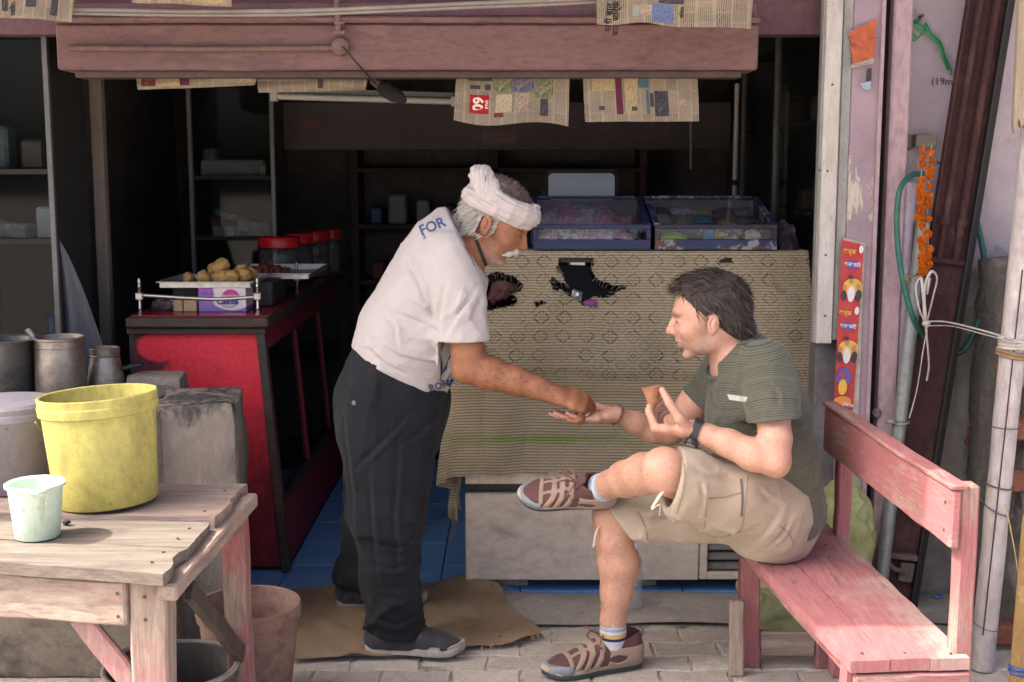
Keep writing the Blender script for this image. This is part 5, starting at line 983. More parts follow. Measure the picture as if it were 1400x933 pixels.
def matf(u, v):
    p = MP[0].lerp(MP[1], u).lerp(MP[3].lerp(MP[2], u), v); p.x += 0.014*math.sin(v*8+.5)*u+.01*mnoise.noise(Vector((v*6, 3, 0)))*u; p.y += 0.012*math.sin(u*9+1)*(2*v-1)
    rd = max(0, u-.80)/.20; p.y += .09*rd*rd*max(0, 2*v-1)-.05*rd*rd*max(0, 1-2*v)
    z = 0.018+0.006*mnoise.noise(Vector((p.x*7, p.y*7, 1)))+0.012*max(0, mnoise.noise(Vector((p.x*11, p.y*8, 4))))
    t = (v-.05-.55*(u-.78))/.05; f = math.exp(-t*t)*sstep_(.70, .80, u)*(1-sstep_(.97, 1.0, u)*.5); p.z = z+0.030*f+.022*math.exp(-((u-.86)/.06)**2-((v-.12)/.12)**2); return p
def sstep_(a, b, x): x = min(max((x-a)/(b-a), 0), 1); return x*x*(3-2*x)
m.grid(matf, 110, 60, uvf=lambda u, v: (u*.9, v*.55)); m.solidify(.004); mat_o = m.build('burlap_sack', burlap(), smooth=70); tag(mat_o, 'flattened brown burlap sack lying under the standing man\'s feet', 'sack')
for q in range(16):
    u = random.uniform(.75, 1.0); v = random.choice((1.0, random.random())); u = 1.0 if v < 1 else u; p = matf(u, v); d = Vector((random.uniform(0, .04), random.uniform(-.03, .01), 0)) if v < 1 else Vector((random.uniform(-.02, .03), -random.uniform(.01, .03), 0))
    m = MB(); m.tube([p+Vector((0, 0, .002)), p+d*.5+Vector((0, 0, .006)), p+d+Vector((0, 0, -.006))], .0009, 4); m.build('frayed_thread', MATS['pale_wood'], mat_o)
# water bottle behind the seated man's shin
wc = px(867, 838, Z=0)+Vector((0, .03, 0)); bt = thing('water_bottle', 'clear ribbed plastic water bottle standing behind the bare shin', 'bottle', (wc.x, wc.y, .008))
m = MB(); prof = [(0.026, 0.008), (0.029, 0.010), (0.031, 0.016)]+[(0.031-0.0022*(k % 2), 0.02+0.0085*k) for k in range(1, 17)]+[(0.030, 0.17), (0.026, 0.19), (0.014, 0.215), (0.012, 0.225)]; m.lathe(prof, 28, Matrix.Translation((wc.x, wc.y, 0.0)), cap_top=True)
tw = NT('bottle_plastic'); tr = tw.n.new('ShaderNodeBsdfTransparent'); tr.inputs[0].default_value = (.9, .93, .95, 1); df = tw.n.new('ShaderNodeBsdfDiffuse'); df.inputs[0].default_value = (.72, .74, .76, 1); gl = tw.n.new('ShaderNodeBsdfGlossy'); gl.inputs[1].default_value = .08; m1 = tw.n.new('ShaderNodeMixShader'); m1.inputs[0].default_value = .2; m2 = tw.n.new('ShaderNodeMixShader'); m2.inputs[0].default_value = .16
tw.l.new(tr.outputs[0], m1.inputs[1]); tw.l.new(df.outputs[0], m1.inputs[2]); tw.l.new(m1.outputs[0], m2.inputs[1]); tw.l.new(gl.outputs[0], m2.inputs[2]); tw.l.new(m2.outputs[0], tw.out.inputs[0]); m.build('body', tw.m, bt, smooth=30)
m = MB(); m.lathe([(.0145, .226), (.0145, .244), (.002, .245)], 16, Matrix.Translation((wc.x, wc.y, 0))); m.build('cap', plain('cap_white', (.7, .7, .7), .4), bt, smooth=40)

# ================================================================== BENCH
BW = dict(w1=(0.40, 0.30, 0.25), w2=(0.29, 0.21, 0.175), paint=(0.36, 0.125, 0.13), paint2=(0.28, 0.095, 0.102), dirt=(0.19, 0.125, 0.11), dirt_amt=0.57, chip=(0.55, 0.40, 0.20))
M_bench = wood('bench_paint_z', 'z', amt=0.56, **BW); M_benchy = wood('bench_paint_y', 'y', amt=0.55, **BW); M_benchx = wood('bench_paint_x', 'x', amt=0.55, **BW)
def seat_mat():
    t = NT('bench_seat_paint'); co = t.coord(); st = t.mapping(co, scale=(6, .7, 1)); n = t.noise(st, 5, 9, .74, .4)
    c = t.ramp(n, [(.28, (0.37, 0.155, 0.155, 1)), (.5, (0.31, 0.12, 0.125, 1)), (.74, (0.41, 0.215, 0.20, 1))]); s = t.sep(co)
    dust = t.ramp(t.math('ADD', t.noise(co, 5, 6, .65), t.math('MULTIPLY', t.math('SUBTRACT', s[0], .90), 1.3)), [(.50, 0.0), (.68, .8)]); c = t.mix(dust, c, (0.37, 0.27, 0.235, 1))
    g = t.ramp(t.math('ADD', t.noise(st, 9, 8, .78, .4), t.math('MULTIPLY', t.math('ABSOLUTE', t.math('SUBTRACT', s[1], 3.30)), -.32)), [(.53, 0.0), (.61, .9)]); c = t.mix(g, c, (0.085, 0.07, 0.055, 1))
    sp = t.math('MULTIPLY', t.ramp(t.voronoi(co, 70), [(0, 1.0), (.12, 0.0)]), t.ramp(t.noise(co, 8, 3), [(.45, 0.0), (.6, 1.0)])); c = t.mix(sp, c, (.14, .09, .08, 1))
    gg = t.noise(st, 14, 7, .75); c = t.mix(.55, c, t.ramp(gg, [(.3, .55), (.5, 1.0), (.7, 1.3)]), 'MULTIPLY'); t.bump(t.math('MULTIPLY_ADD', n, .6, gg), .5, .005); return t.set(c, .75, 0, .3)
M_seat = seat_mat()
bn = thing('bench', 'worn pink wooden bench with a plank back, seen end-on at the right', 'bench', (0.88, 3.25, 0))
A0, A1, B1, B0 = Vector((.763, 2.676, .45)), Vector((1.040, 2.698, .45)), Vector((.985, 3.80, .45)), Vector((.650, 3.80, .45))
for k, (ua, ub) in enumerate(((0, .33), (.337, .66), (.667, 1.0))):
    P = [A0.lerp(A1, ua), A0.lerp(A1, ub), B0.lerp(B1, ub), B0.lerp(B1, ua)]; 
    m = MB(); dz = (.0, .0015, -.001)[k]
    m.grid(lambda u, v: P[0].lerp(P[1], u).lerp(P[3].lerp(P[2], u), v)+Vector((0.003*mnoise.noise(Vector((v*14, u, k))), 0, dz+.0015*mnoise.noise(Vector((u*4+k, v*9, 0))))), 5, 40); m.solidify(.028); m.build('seat_plank', M_seat, bn, smooth=35)
def bpost(x0, y0, x1, y1, zt): return timber('back_post', (x0, y0, zt), (x1, y1, 0), .042, .05, M_bench, bn, up=(0, 1, 0))
bpost(1.031, 2.745, 1.036, 2.745, .845); bpost(1.000, 3.66, 1.000, 3.66, .80)
timber('back_rail', (.997, 2.712, .768), (.957, 3.70, .770), .024, .135, M_benchy, bn)
timber('rail_cap', (1.002, 2.712, .842), (.959, 3.70, .846), .044, .012, M_benchy, bn, bev=.003)
timber('end_apron', (.775, 2.688, .378), (1.045, 2.708, .378), .022, .075, M_benchx, bn)
leg4('leg', (.788, 2.74, .42), (.775, 2.75, 0), .05, .05, M_bench, bn); leg4('leg', (1.02, 2.78, .42), (1.02, 2.78, 0), .04, .04, M_bench, bn); leg4('leg', (.735, 3.73, .42), (.745, 3.74, 0), .06, .05, M_bench, bn); leg4('leg', (.97, 3.73, .42), (.97, 3.73, 0), .04, .05, M_bench, bn)
timber('leg_splint', (.690, 3.665, .24), (.692, 3.665, .0), .044, .03, M_pinkwood, bn, up=(0, 1, 0)); timber('side_rail', (.79, 2.80, .395), (.705, 3.71, .395), .022, .05, M_benchy, bn); timber('stretcher', (.775, 3.735, .075), (.95, 3.735, .075), .03, .08, M_pinkx, bn)
m = MB(); m.lathe([(.0042, 0), (.0038, .0012), (.001, .0018)], 8, cap_top=True); nail_me = m.mesh('nail', plain('nail_rust', (.10, .06, .045), .6, .3))
def nail(parent, p, n):
    o = link('nail', nail_me, parent, Vector(p)); o.rotation_euler = Vector(n).to_track_quat('Z', 'Y').to_euler()
for k in range(3):
    for yy in (2.72, 3.55):
        q = A0.lerp(B0, (yy-2.676)/1.124).lerp(A1.lerp(B1, (yy-2.698)/1.102), .17+.33*k); nail(bn, (q.x+random.uniform(-.02, .02), q.y, .4515), (0, 0, 1))
for z_ in (.735, .80): nail(bn, (.983, 2.745, z_), (-1, -.07, 0)); nail(bn, (.948, 3.66, z_), (-1, -.07, 0))
for (x_, y_) in ((-.765, 2.55), (-.76, 2.62), (-.755, 2.72), (-.75, 2.80), (-.745, 2.93), (-.74, 3.12)): nail(tb_, (x_, y_, .7225 if y_ < 2.85 else .7275), (0, 0, 1))
for z_ in (.665, .615): nail(tb_, (-.83, 2.515, z_), (-.2, -1, 0)); nail(tb_, (-.775, 2.522, z_-.01), (0, -1, 0))
# lime sacks behind the bench
M_sack = worn('lime_sack', (0.40, 0.41, 0.20), (0.32, 0.335, 0.15), (0.45, 0.455, 0.25), rough=.6, scale=6, bump=.3, bscale=200, bdist=.001, dirt=(.24, .21, .12), dirt_amt=.66)
def sackf(label, c, d, seed):
    m = MB(); bmesh.ops.create_icosphere(m.b, subdivisions=5, radius=1.0)
    for v in m.b.verts:
        q = v.co.copy(); e = 0.62; q = Vector((math.copysign(abs(q.x)**e, q.x), math.copysign(abs(q.y)**e, q.y), math.copysign(abs(q.z)**e, q.z)))
        w = 1-.45*max(0, q.z-.5)/.5; v.co = Vector((q.x*d[0]*w, q.y*d[1]*w, q.z*d[2]))+Vector(c)
    m.noise(.035, 6, seed); m.noise(.032, 15, seed); m.noise(.014, 34, seed)
    zmin = min(v.co.z for v in m.b.verts)
    for v in m.b.verts: v.co.z -= zmin-.001
    tag(m.build('woven_sack', M_sack, smooth=70), label, 'sack', 'lime woven sacks behind the bench')
sackf('lime green woven sack standing behind the bench back', (1.12, 4.06, .27), (.09, .11, .25), 3.0); sackf('lime green woven sack slumped under the far end of the bench', (.875, 3.99, .12), (.10, .09, .11), 8.0)

# ================================================================== RIGHT SIDE CLUTTER
def leaning(a, b): return (Vector(b)-Vector(a)).normalized()
# dark red iron shutter channel leaning on the wall
M_iron = worn('oxide_iron', (0.085, 0.036, 0.038), (0.055, 0.027, 0.028), (0.115, 0.06, 0.056), rough=.8, spec=.15, scale=7, bump=.4, bscale=40, stretch=(1, 1, .6), dirt=(.16, .12, .11), dirt_amt=.70, dirt_scale=6); M_irond = plain('iron_dark_side', (0.022, 0.019, 0.019), .7)
ia, ib = px(1226, 775, Y=4.22), px(1340, 60, Y=4.30); ax = (ib-ia).normalized(); ia = ia-ax*(ia.z-.002)/ax.z; ib = ib+ax*.5
ir = thing('iron_channel', 'dark red iron shutter channel with bolt rods leaning against the lilac wall', 'channel', ia); sx = ax.cross(Vector((0, -1, 0))).normalized(); sx = -sx if sx.x < 0 else sx; fn = sx.cross(ax); fn = -fn if fn.y > 0 else fn
m = MB(); m.bar(ia, ib, .122, .008, up=fn); m.build('web', M_iron, ir)
m = MB(); m.bar(ia+sx*.066-fn*.0, ib+sx*.066, .008, .05, up=fn); m.build('flange', M_irond, ir); m = MB(); m.bar(ia+sx*.088-fn*.03, ib+sx*.088-fn*.03, .034, .008, up=fn); m.build('rear_lip', M_irond, ir); m = MB(); m.bar(ia-sx*.064, ib-sx*.064, .006, .03, up=fn); m.build('edge', M_iron, ir)
L = lambda pxx, pyy: (lambda q: ia+ax*((q-ia).dot(ax)))(px(pxx, pyy, Y=4.25))
for s_, r_ in ((-.028, .011), (.028, .013)):
    m = MB(); p0 = L(1268, 352)+sx*s_+fn*.018; m.tube([p0, p0+ax*.5, p0+ax*1.6], r_, 12); m.build('bolt_rod', M_iron, ir, smooth=50)
    m = MB(); p1 = L(1278, 300)+sx*s_+fn*.018; m.tube([p1-ax*.014, p1+ax*.014], r_*1.45, 12); m.build('collar', M_iron, ir, smooth=50)
m = MB(); p1 = L(1268, 354); m.bar(p1-sx*.06+fn*.010, p1+sx*.06+fn*.010, .02, .03, up=fn, bev=.004); m.build('cross_lug', M_iron, ir)
m = MB(); p1 = L(1222, 755); m.bar(p1-sx*.058+fn*.012, p1+sx*.058+fn*.012, .05, .022, up=ax, bev=.004); m.bar(p1-ax*.09+sx*.03+fn*.014, p1-ax*.02+sx*.03+fn*.014, .05, .02, up=fn, bev=.003); m.tube(spline([p1-sx*.035-ax*.03+fn*.02, p1-sx*.02-ax*.045+fn*.03, p1+sx*.005-ax*.05+fn*.03, p1+sx*.02-ax*.06+fn*.02], 5), .009, 8); m.build('latch', worn('dusty_iron', (.17, .13, .12), (.11, .075, .07), scale=14), ir, smooth=40)
# grey conduit standing beside it
ga_, gb_ = px(1212, 735, Y=4.16), px(1248, 425, Y=4.22); axg = (gb_-ga_).normalized(); ga_ = ga_-axg*(ga_.z-.002)/axg.z
gp = thing('grey_pipe', 'grey metal pipe clamped upright left of the iron channel', 'pipe', ga_); m = MB(); m.tube([ga_, gb_, gb_+axg*.30], .0235, 18); m.build('tube', worn('galvanised', (.31, .33, .32), (.24, .26, .25), (.37, .385, .37), rough=.45, metal=.35, scale=7, bump=.12), gp, smooth=50)
p = px(1232, 578, Y=4.18); m = MB(); m.tube([p+Vector((.026*math.cos(a), .026*math.sin(a), .003*math.cos(a))) for a in [2*math.pi*k/20 for k in range(20)]], .0045, 8, closed=True); m.box(p+Vector((-.04, -.012, .006)), (.03, .012, .016), bev=.002); m.build('clamp', MATS['galvanised'], gp, smooth=50)
# green hose
M_hose = worn('green_hose', (.035, .16, .125), (.03, .12, .095), rough=.4, scale=8, bump=.1); hs = thing('garden_hose', 'green rubber hose looped behind the garland and the iron channel', 'hose', px(1240, 400, Y=4.2))
m = MB(); hp = spline([px(1262, 238, Y=4.30), px(1246, 240, Y=4.22), px(1231, 258, Y=4.18), px(1226, 300, Y=4.17), px(1229, 350, Y=4.165), px(1238, 400, Y=4.16), px(1250, 438, Y=4.17), px(1268, 470, Y=4.30), px(1290, 487, Y=4.385)], 8); m.tube(hp, .0095, 12); m.build('loop', M_hose, hs, smooth=60)
m = MB(); m.tube(spline([px(1290, 487, Y=4.385), px(1318, 478, Y=4.37), px(1338, 440, Y=4.36), px(1347, 400, Y=4.36), px(1345, 350, Y=4.37), px(1335, 300, Y=4.385)], 8), .0105, 12); m.build('loop', M_hose, hs, smooth=60)
p = px(1239, 380, Y=4.165); m = MB()
for dz in (-.006, 0, .006): m.tube([p+Vector((.013*math.cos(a), .013*math.sin(a), dz+.002*math.sin(2*a))) for a in [2*math.pi*k/12 for k in range(12)]], .003, 6, closed=True)
m.tube([p+Vector((.01, -.01, 0)), p+Vector((.035, -.004, .012)), p+Vector((.05, .03, .02))], .003, 6); m.build('twine_tie', plain('twine', (.25, .17, .10), .9), hs, smooth=60)
# bracket and marigold garland
bp = px(1264, 193, Y=WY-.03); br = thing('wall_bracket', 'small grey metal bracket box nailed above the garland', 'bracket', bp); m = MB(); m.box((bp.x, WY-.025, bp.z), (.072, .05, .045), bev=.003); m.build('box', worn('bracket_grey', (.30, .275, .23), (.22, .2, .165), scale=12), br)
p2_ = px(1241, 193, Y=WY-.012); m = MB(); m.box((p2_.x, WY-.010, p2_.z-.005), (.04, .03, .055), bev=.008, jit=.006); m.build('mortar', M_rubble, br)
M_mari = worn('marigold', (.72, .22, .012), (.60, .14, .008), (.80, .34, .02), rough=.8, scale=40, bump=.5, bscale=200, rand=.25)
gd = thing('marigold_garland', 'double strand of orange marigolds hanging from the wall bracket', 'garland', bp)
m = MB(); bm_ = m.b
for k in range(70):
    th_ = math.acos(1-2*(k+.5)/70); phi_ = k*2.39996; d = Vector((math.sin(th_)*math.cos(phi_), math.sin(th_)*math.sin(phi_), math.cos(th_))); t1 = d.orthogonal().normalized(); t1 = Quaternion(d, k*1.3) @ t1; t2 = d.cross(t1)
    c = d*.0105; vsn = [bm_.verts.new(c*.5-t1*.003), bm_.verts.new(c*.5+t1*.003), bm_.verts.new(c*1.2+t1*.0055+t2*.002), bm_.verts.new(c*1.32), bm_.verts.new(c*1.2-t1*.0055-t2*.001)]; bm_.faces.new(vsn)
bmesh.ops.create_icosphere(bm_, subdivisions=2, radius=.0095); flower_me = m.mesh('flower', M_mari)
M_string = plain('garland_string', (.45, .42, .36), .8)
for s_, xs_ in enumerate((lambda y: 1262-.022*(y-200)-2*math.sin(y*.03), lambda y: 1272-.028*(y-200)+1.5*math.sin(y*.04))):
    pts = [px(xs_(y), y, Y=4.16-.02*(y-195)/190) for y in range(198, 392 if s_ == 0 else 378, 8)]
    m = MB(); m.tube(pts, .0012, 5); m.build('string', M_string, gd); y = 204+5*s_; k = 0
    while y < (388 if s_ == 0 else 372):
        o = link('flower', flower_me, gd, px(xs_(y)+random.uniform(-1.5, 1.5), y, Y=4.15-.02*(y-195)/190)); s__ = random.uniform(.85, 1.4); o.scale = (s__, s__, s__*.8); o.rotation_euler = (random.random()*6, random.random()*6, random.random()*6)
        y += random.choice((9, 10, 11, 13, 21)); k += 1
m = MB(); c = px(1268, 395, Y=4.12); m.lathe([(.002, -.02), (.006, 0), (.009, .02), (.012, .035)], 10, Matrix.Translation(c)); m.build('foil_tail', M_foil, gd)
# white tape rope tied round channel and tall pole
M_rope = worn('white_tape_rope', (.58, .55, .50), (.46, .43, .39), rough=.8, scale=15, bump=.4); wr = thing('white_rope', 'white plastic tape rope tied from the garland foot to the tall pole', 'rope', px(1265, 445, Y=4.15)); kY = 4.13
for pts, r_ in (([px(1266, 445, Y=kY), px(1256, 420, Y=kY-.01), px(1252, 392, Y=kY), px(1259, 380, Y=kY-.01), px(1262, 400, Y=kY-.02), px(1264, 430, Y=kY-.01), px(1266, 444, Y=kY)], .005), ([px(1266, 445, Y=kY), px(1276, 405, Y=kY-.01), px(1281, 380, Y=kY), px(1273, 372, Y=kY-.02), px(1264, 395, Y=kY-.02), px(1265, 430, Y=kY-.02), px(1267, 444, Y=kY)], .005),
    ([px(1265, 440, Y=kY), px(1268, 470, Y=kY-.01), px(1270, 500, Y=kY-.01), px(1267, 521, Y=kY-.005)], .0055), ([px(1264, 440, Y=kY-.005), px(1290, 440, Y=kY-.02), px(1320, 446, Y=3.98), px(1360, 457, Y=3.80), px(1392, 467, Y=3.66), px(1415, 474, Y=3.64)], .0065), ([px(1266, 446, Y=kY-.012), px(1300, 446, Y=kY-.04), px(1340, 456, Y=3.85), px(1385, 468, Y=3.665)], .004)):
    m = MB(); m.tube(spline(pts, 8), r_, 8, flat=.45); m.build('strand', M_rope, wr, smooth=60)
m = MB(); bmesh.ops.create_icosphere(m.b, subdivisions=3, radius=.012, matrix=Matrix.Translation(px(1266, 443, Y=kY-.005))); m.noise(.005, 60); m.build('knot', M_rope, wr, smooth=60)
m = MB(); m.tube(spline([px(1268, 450, Y=kY), px(1262, 480, Y=kY), px(1256, 520, Y=kY+.02), px(1250, 548, Y=4.16), px(1243, 572, Y=4.15)], 8), .002, 6); m.build('thin_cord', M_rope, wr, smooth=60)
# tall white pole with bindings
M_pole = worn('whitewashed_pole', (.50, .45, .43), (.42, .37, .36), (.55, .51, .48), rough=.75, scale=5, stretch=(1.5, 1.5, .5), bump=.4, bscale=30, dirt=(.17, .15, .14), dirt_amt=.60, dirt_scale=4); pa, pb = Vector((1.468, 3.71, .002)), px(1410, 220, Y=3.76); axp = (pb-pa).normalized()
po = thing('white_pole', 'thick whitewashed pole with wire and rope bindings right of the bench', 'pole', pa); m = MB(); m.tube([pa+axp*(k*.1) for k in range(30)], .037, 22); m.noise(.003, 6); m.build('pole', M_pole, po, smooth=50)
Lp = lambda pyy: pa+axp*((px(1370, pyy, Y=3.72)-pa).dot(axp))
m = MB(); m.tube([pa+axp*.12+Vector((-.020, -.034, 0)), pa+axp*.6+Vector((-.016, -.036, 0)), pa+axp*1.25+Vector((-.010, -.037, 0))], .0022, 5); m.build('split', plain('pole_crack', (.05, .04, .04), .9), po)
u_ = axp.orthogonal().normalized(); v_ = axp.cross(u_)
def wrap(name, c, turns, r, rt, mat, sag=0.0, pitch=None):
    m = MB(); n = int(22*turns); m.tube([c+u_*r*math.cos(2*math.pi*k/22)+v_*r*math.sin(2*math.pi*k/22)+axp*((k/22-turns/2)*(pitch or rt*1.8))+Vector((0, 0, sag*math.sin(2*math.pi*k/22))) for k in range(n)], rt, 7); m.build(name, mat, po, smooth=60)
M_wire = plain('binding_wire', (.13, .10, .085), .6, .3); M_jute = worn('jute', (.30, .20, .11), (.22, .145, .08), scale=25)
wrap('wire_binding', Lp(665), 1.0, .040, .0028, M_wire, .006); wrap('wire_binding', Lp(695), 1.0, .045, .0024, M_wire, .02); wrap('wire_binding', Lp(585), 1.0, .039, .0013, M_wire); wrap('wire_binding', Lp(855), 1.0, .039, .0013, M_wire, .01); wrap('rope_binding', Lp(470), 3.5, .041, .0055, M_rope); wrap('jute_binding', Lp(484), 2, .044, .006, M_jute, .008)
# rough brick pier at the right edge
M_pier = worn('pier_render', (.20, .185, .17), (.13, .12, .112), (.27, .25, .235), rough=.95, scale=6, bump=.8, bscale=40, bdist=.012, dirt=(.36, .36, .40), dirt_amt=.66, dirt_scale=4)
pr = thing('brick_pier', 'crumbling brick pier with broken render at the right edge', 'pier', (1.75, 4.1, 0)); rough_box('render', (1.86, 4.14, .62), (.44, .5, 1.25), M_pier, pr, amp=.02, cuts=40, fr=9)
for k in range(26):
    z = .05+.085*(k//2); x = 1.67+.225*(k % 2)+(.11 if (k//2) % 2 else 0)-.03
    if random.random() < .72: m = MB(); m.box((x, 3.885+random.uniform(-.004, .012), z), (.205, .05, .066), bev=.008, jit=.006); m.noise(.005, 30, k); m.build('brick', M_brick, pr)
# weathered plank hung upper right
wp = thing('hanging_plank', 'bleached splintered plank hanging at the top right corner', 'plank', px(1395, 150, Y=3.75)); m = MB(); m.grid(lambda u, v: px(1392+46*u-10*v, -40+(212+16*mnoise.noise(Vector((u*9, 0, 0)))+10*mnoise.noise(Vector((u*31, 2, 0))))*v, Y=3.72), 24, 10); m.solidify(.02); m.build('board', worn('bleached_wood', (.42, .35, .26), (.33, .265, .19), (.48, .42, .33), scale=5, stretch=(6, 6, .5), bump=.6), wp, smooth=35)
# broom leaning in the corner
bmn = thing('straw_broom', 'straw broom bound with blue tape at the bottom right corner', 'broom', px(1396, 960, Y=3.30)); M_straw = worn('straw', (.46, .31, .14), (.38, .245, .10), (.52, .38, .19), rough=.7, scale=20, rand=.25)
bt0, bt1 = px(1394, 915, Y=3.3), px(1404, 770, Y=3.33); bax = (bt1-bt0).normalized(); low = bt0-bax*.22; m = MB()
for k in range(150):
    a = random.random()*6.283; r = random.random()**.5; d = Vector((math.cos(a), math.sin(a), 0)); p0 = low+d*r*.05; p1 = bt0+d*r*.024; p2 = bt1+d*r*.020+bax*random.uniform(-.02, .15); m.tube([p0, p1, p2], .0016, 4)
m.build('straws', M_straw, bmn); m = MB()
for dz in (-.006, .007): m.tube([bt0+bax*dz+Vector((.027*math.cos(a), .027*math.sin(a), 0)) for a in [2*math.pi*k/18 for k in range(18)]], .0042, 6, closed=True)
m.build('blue_binding', plain('blue_tape', (.03, .10, .36), .4), bmn, smooth=50); m = MB(); m.tube(spline([px(1397, 830, Y=3.33), px(1390, 770, Y=3.36), px(1380, 715, Y=3.42), px(1374, 690, Y=3.45)], 6), .0018, 5); m.build('stray_straw', M_straw, bmn)
p = px(1281, 815, Z=.01); m = MB(); m.box((0, 0, 0), (.035, .02, .008), bev=.003); m.noise(.008, 60); m.noise(.004, 150); tag(m.build('blue_wrapper', plain('blue_wrap', (.03, .12, .45), .35), loc=(p.x, p.y-.01, .012)), 'crumpled blue wrapper on the dirt behind the bench', 'wrapper')
# posters, notice, stickers, ribbon, writing on the wall
def sheetp(name, q, Y, mat, parent, off=0.0, curl=.004, n=14):
    c = [px(*p, Y=Y) for p in q]; m = MB(); m.grid(lambda u, v: c[0].lerp(c[1], u).lerp(c[3].lerp(c[2], u), v)+Vector((0, -off-curl*mnoise.noise(Vector((u*3, v*5, Y*7))), 0)), n, n); m.solidify(.0006); return m.build(name, mat, parent, smooth=60)
PY = 4.219; pst = thing('snack_poster', 'red advertising poster strip with yellow figures on the door leaf', 'poster', px(1165, 560, Y=PY)); M_post = worn('poster_red', (.52, .035, .045), (.44, .03, .04), (.57, .07, .06), rough=.4, scale=6, bump=.15); M_violet = plain('poster_violet', (.10, .07, .30), .4); M_py = plain('poster_yellow', (.72, .42, .04), .4); M_por = plain('poster_orange', (.68, .22, .03), .4); M_sk = plain('poster_skin', (.42, .22, .14), .5); M_pw = plain('poster_white', (.68, .66, .66), .5); M_pb = plain('poster_black', (.03, .025, .03), .5)
sheetp('backing_paper', [(1154, 325), (1183, 333), (1172, 590), (1149, 590)], PY+.006, worn('old_paper', (.50, .45, .36), (.40, .36, .29), scale=9), pst)
sheetp('sheet', [(1151, 328), (1181, 335), (1166, 562), (1140, 556)], PY, M_post, pst, curl=.002)
def blob(x, y, w, h, mat, off, name='figure', n=16): 
    c = px(x, y, Y=PY); m = MB(); m.prism([(w/395/2*math.cos(2*math.pi*k/n), h/395/2*math.sin(2*math.pi*k/n)) for k in range(n)], 0, .0008, frame_m((c.x, PY-.004-off, c.z), (1, 0, -.05), (0.06, 0, 1))); m.build(name, mat, pst)
for dy, dx in ((0, 0), (84, -6)):
    c = px(1165+dx, 362+dy, Y=PY); m = MB(); m.box((c.x, PY-.005, c.z), (.034, .001, .026), rot=(0, .12, 0)); m.build('title_panel', M_violet, pst)
    put_text('title', 'कल फिट', .017, M_pw, pst, frame_m((c.x, PY-.0068, c.z), (1, 0, -.12), (.12, 0, 1)), .0004); c2 = px(1161+dx, 344+dy, Y=PY); put_text('title', 'कर्ज', .022, M_py, pst, frame_m((c2.x, PY-.0055, c2.z), (1, 0, -.12), (.12, 0, 1)), .0006)
    blob(1177+dx, 341+dy, 6, 11, M_pw, .001, 'badge'); blob(1165+dx, 393+dy, 27, 24, M_py, 0); blob(1163+dx, 402+dy, 10, 22, M_pw, .002); blob(1163+dx, 384+dy, 6, 8, M_sk, .003); blob(1163+dx, 379+dy, 6, 5, M_pb, .0036); blob(1154+dx, 393+dy, 6, 8, M_sk, .003); blob(1153+dx, 404+dy, 7, 14, M_pb, .0026); blob(1173+dx, 392+dy, 6, 9, M_sk, .003); blob(1173+dx, 404+dy, 8, 16, M_pb, .0026)
blob(1153, 515, 20, 26, M_violet, .004); blob(1151, 529, 12, 22, M_py, .005); blob(1151, 513, 7, 8, M_post, .0055); blob(1151, 548, 24, 14, M_por, .004)
c = px(1159, 553, Y=PY); put_text('title', 'NEW', .016, M_pw, pst, frame_m((c.x, PY-.0106, c.z), (1, 0, -.3), (.3, 0, 1)), .0004)
nt = thing('orange_notice', 'torn orange paper notice pinned high on the poster door leaf', 'notice', px(1180, 90, Y=PY)); sheetp('sheet', [(1161, 44), (1198, 26), (1195, 80), (1167, 90)], PY, worn('orange_paper', (.50, .13, .06), (.44, .105, .05), scale=7, rough=.8), nt, curl=.012); sheetp('edge_fold', [(1164, 88), (1195, 79), (1194, 87), (1163, 94)], PY-.004, worn('fold_paper', (.42, .33, .28), (.34, .26, .22), scale=9), nt)
put_text('handwriting', 'L . . .', .05, plain('notice_ink', (.25, .05, .05), .9), nt, frame_m(px(1180, 52, Y=PY-.016), (1, 0, .3), (-.2, 0, 1)), .0)
st2 = thing('torn_sticker', 'torn blue and black sticker below the orange notice', 'sticker', px(1186, 110, Y=PY)); sheetp('dark_piece', [(1185, 95), (1192, 93), (1191, 112), (1184, 114)], PY, M_pb, st2, curl=.001); sheetp('blue_piece', [(1176, 114), (1191, 111), (1190, 123), (1180, 122)], PY-.001, plain('sticker_blue', (.30, .40, .46), .6), st2, curl=.001)
rb = thing('green_ribbon', 'green plastic ribbon tied to a nail high on the lilac wall', 'ribbon', px(1252, 40, Y=WY-.02)); M_rib = plain('green_ribbon_plastic', (.02, .20, .07), .35)
def ribbon(pts, w):
    sp = spline(pts, 8); m = MB(); m.grid(lambda u, v: sp[min(int(u*(len(sp)-1)+.5), len(sp)-1)]+Vector((w*(v-.5)*.7, -.004*math.sin(v*3), w*(v-.5)*.7)), len(sp)-1, 2); m.build('strand', M_rib, rb, smooth=60)
ribbon([px(1257, 30, Y=WY-.03), px(1247, 30, Y=WY-.045), px(1245, 46, Y=WY-.05), px(1254, 54, Y=WY-.045), px(1261, 42, Y=WY-.05), px(1252, 34, Y=WY-.055)], .022); ribbon([px(1264, 33, Y=WY-.03), px(1272, 48, Y=WY-.035), px(1284, 60, Y=WY-.03), px(1290, 78, Y=WY-.03), px(1298, 95, Y=WY-.02)], .018)
p = px(1259, 24, Y=WY-.02); m = MB(); m.tube([(p.x, WY+.01, p.z), (p.x, WY-.04, p.z+.004)], .006, 8); m.build('nail', MATS['dusty_iron'], rb)
M_pen = plain('wall_pen', (.05, .04, .05), .9); wt = thing('wall_writing', 'handwritten numbers on the lilac wall below the ribbon', 'writing', px(1292, 108, Y=WY-.01))
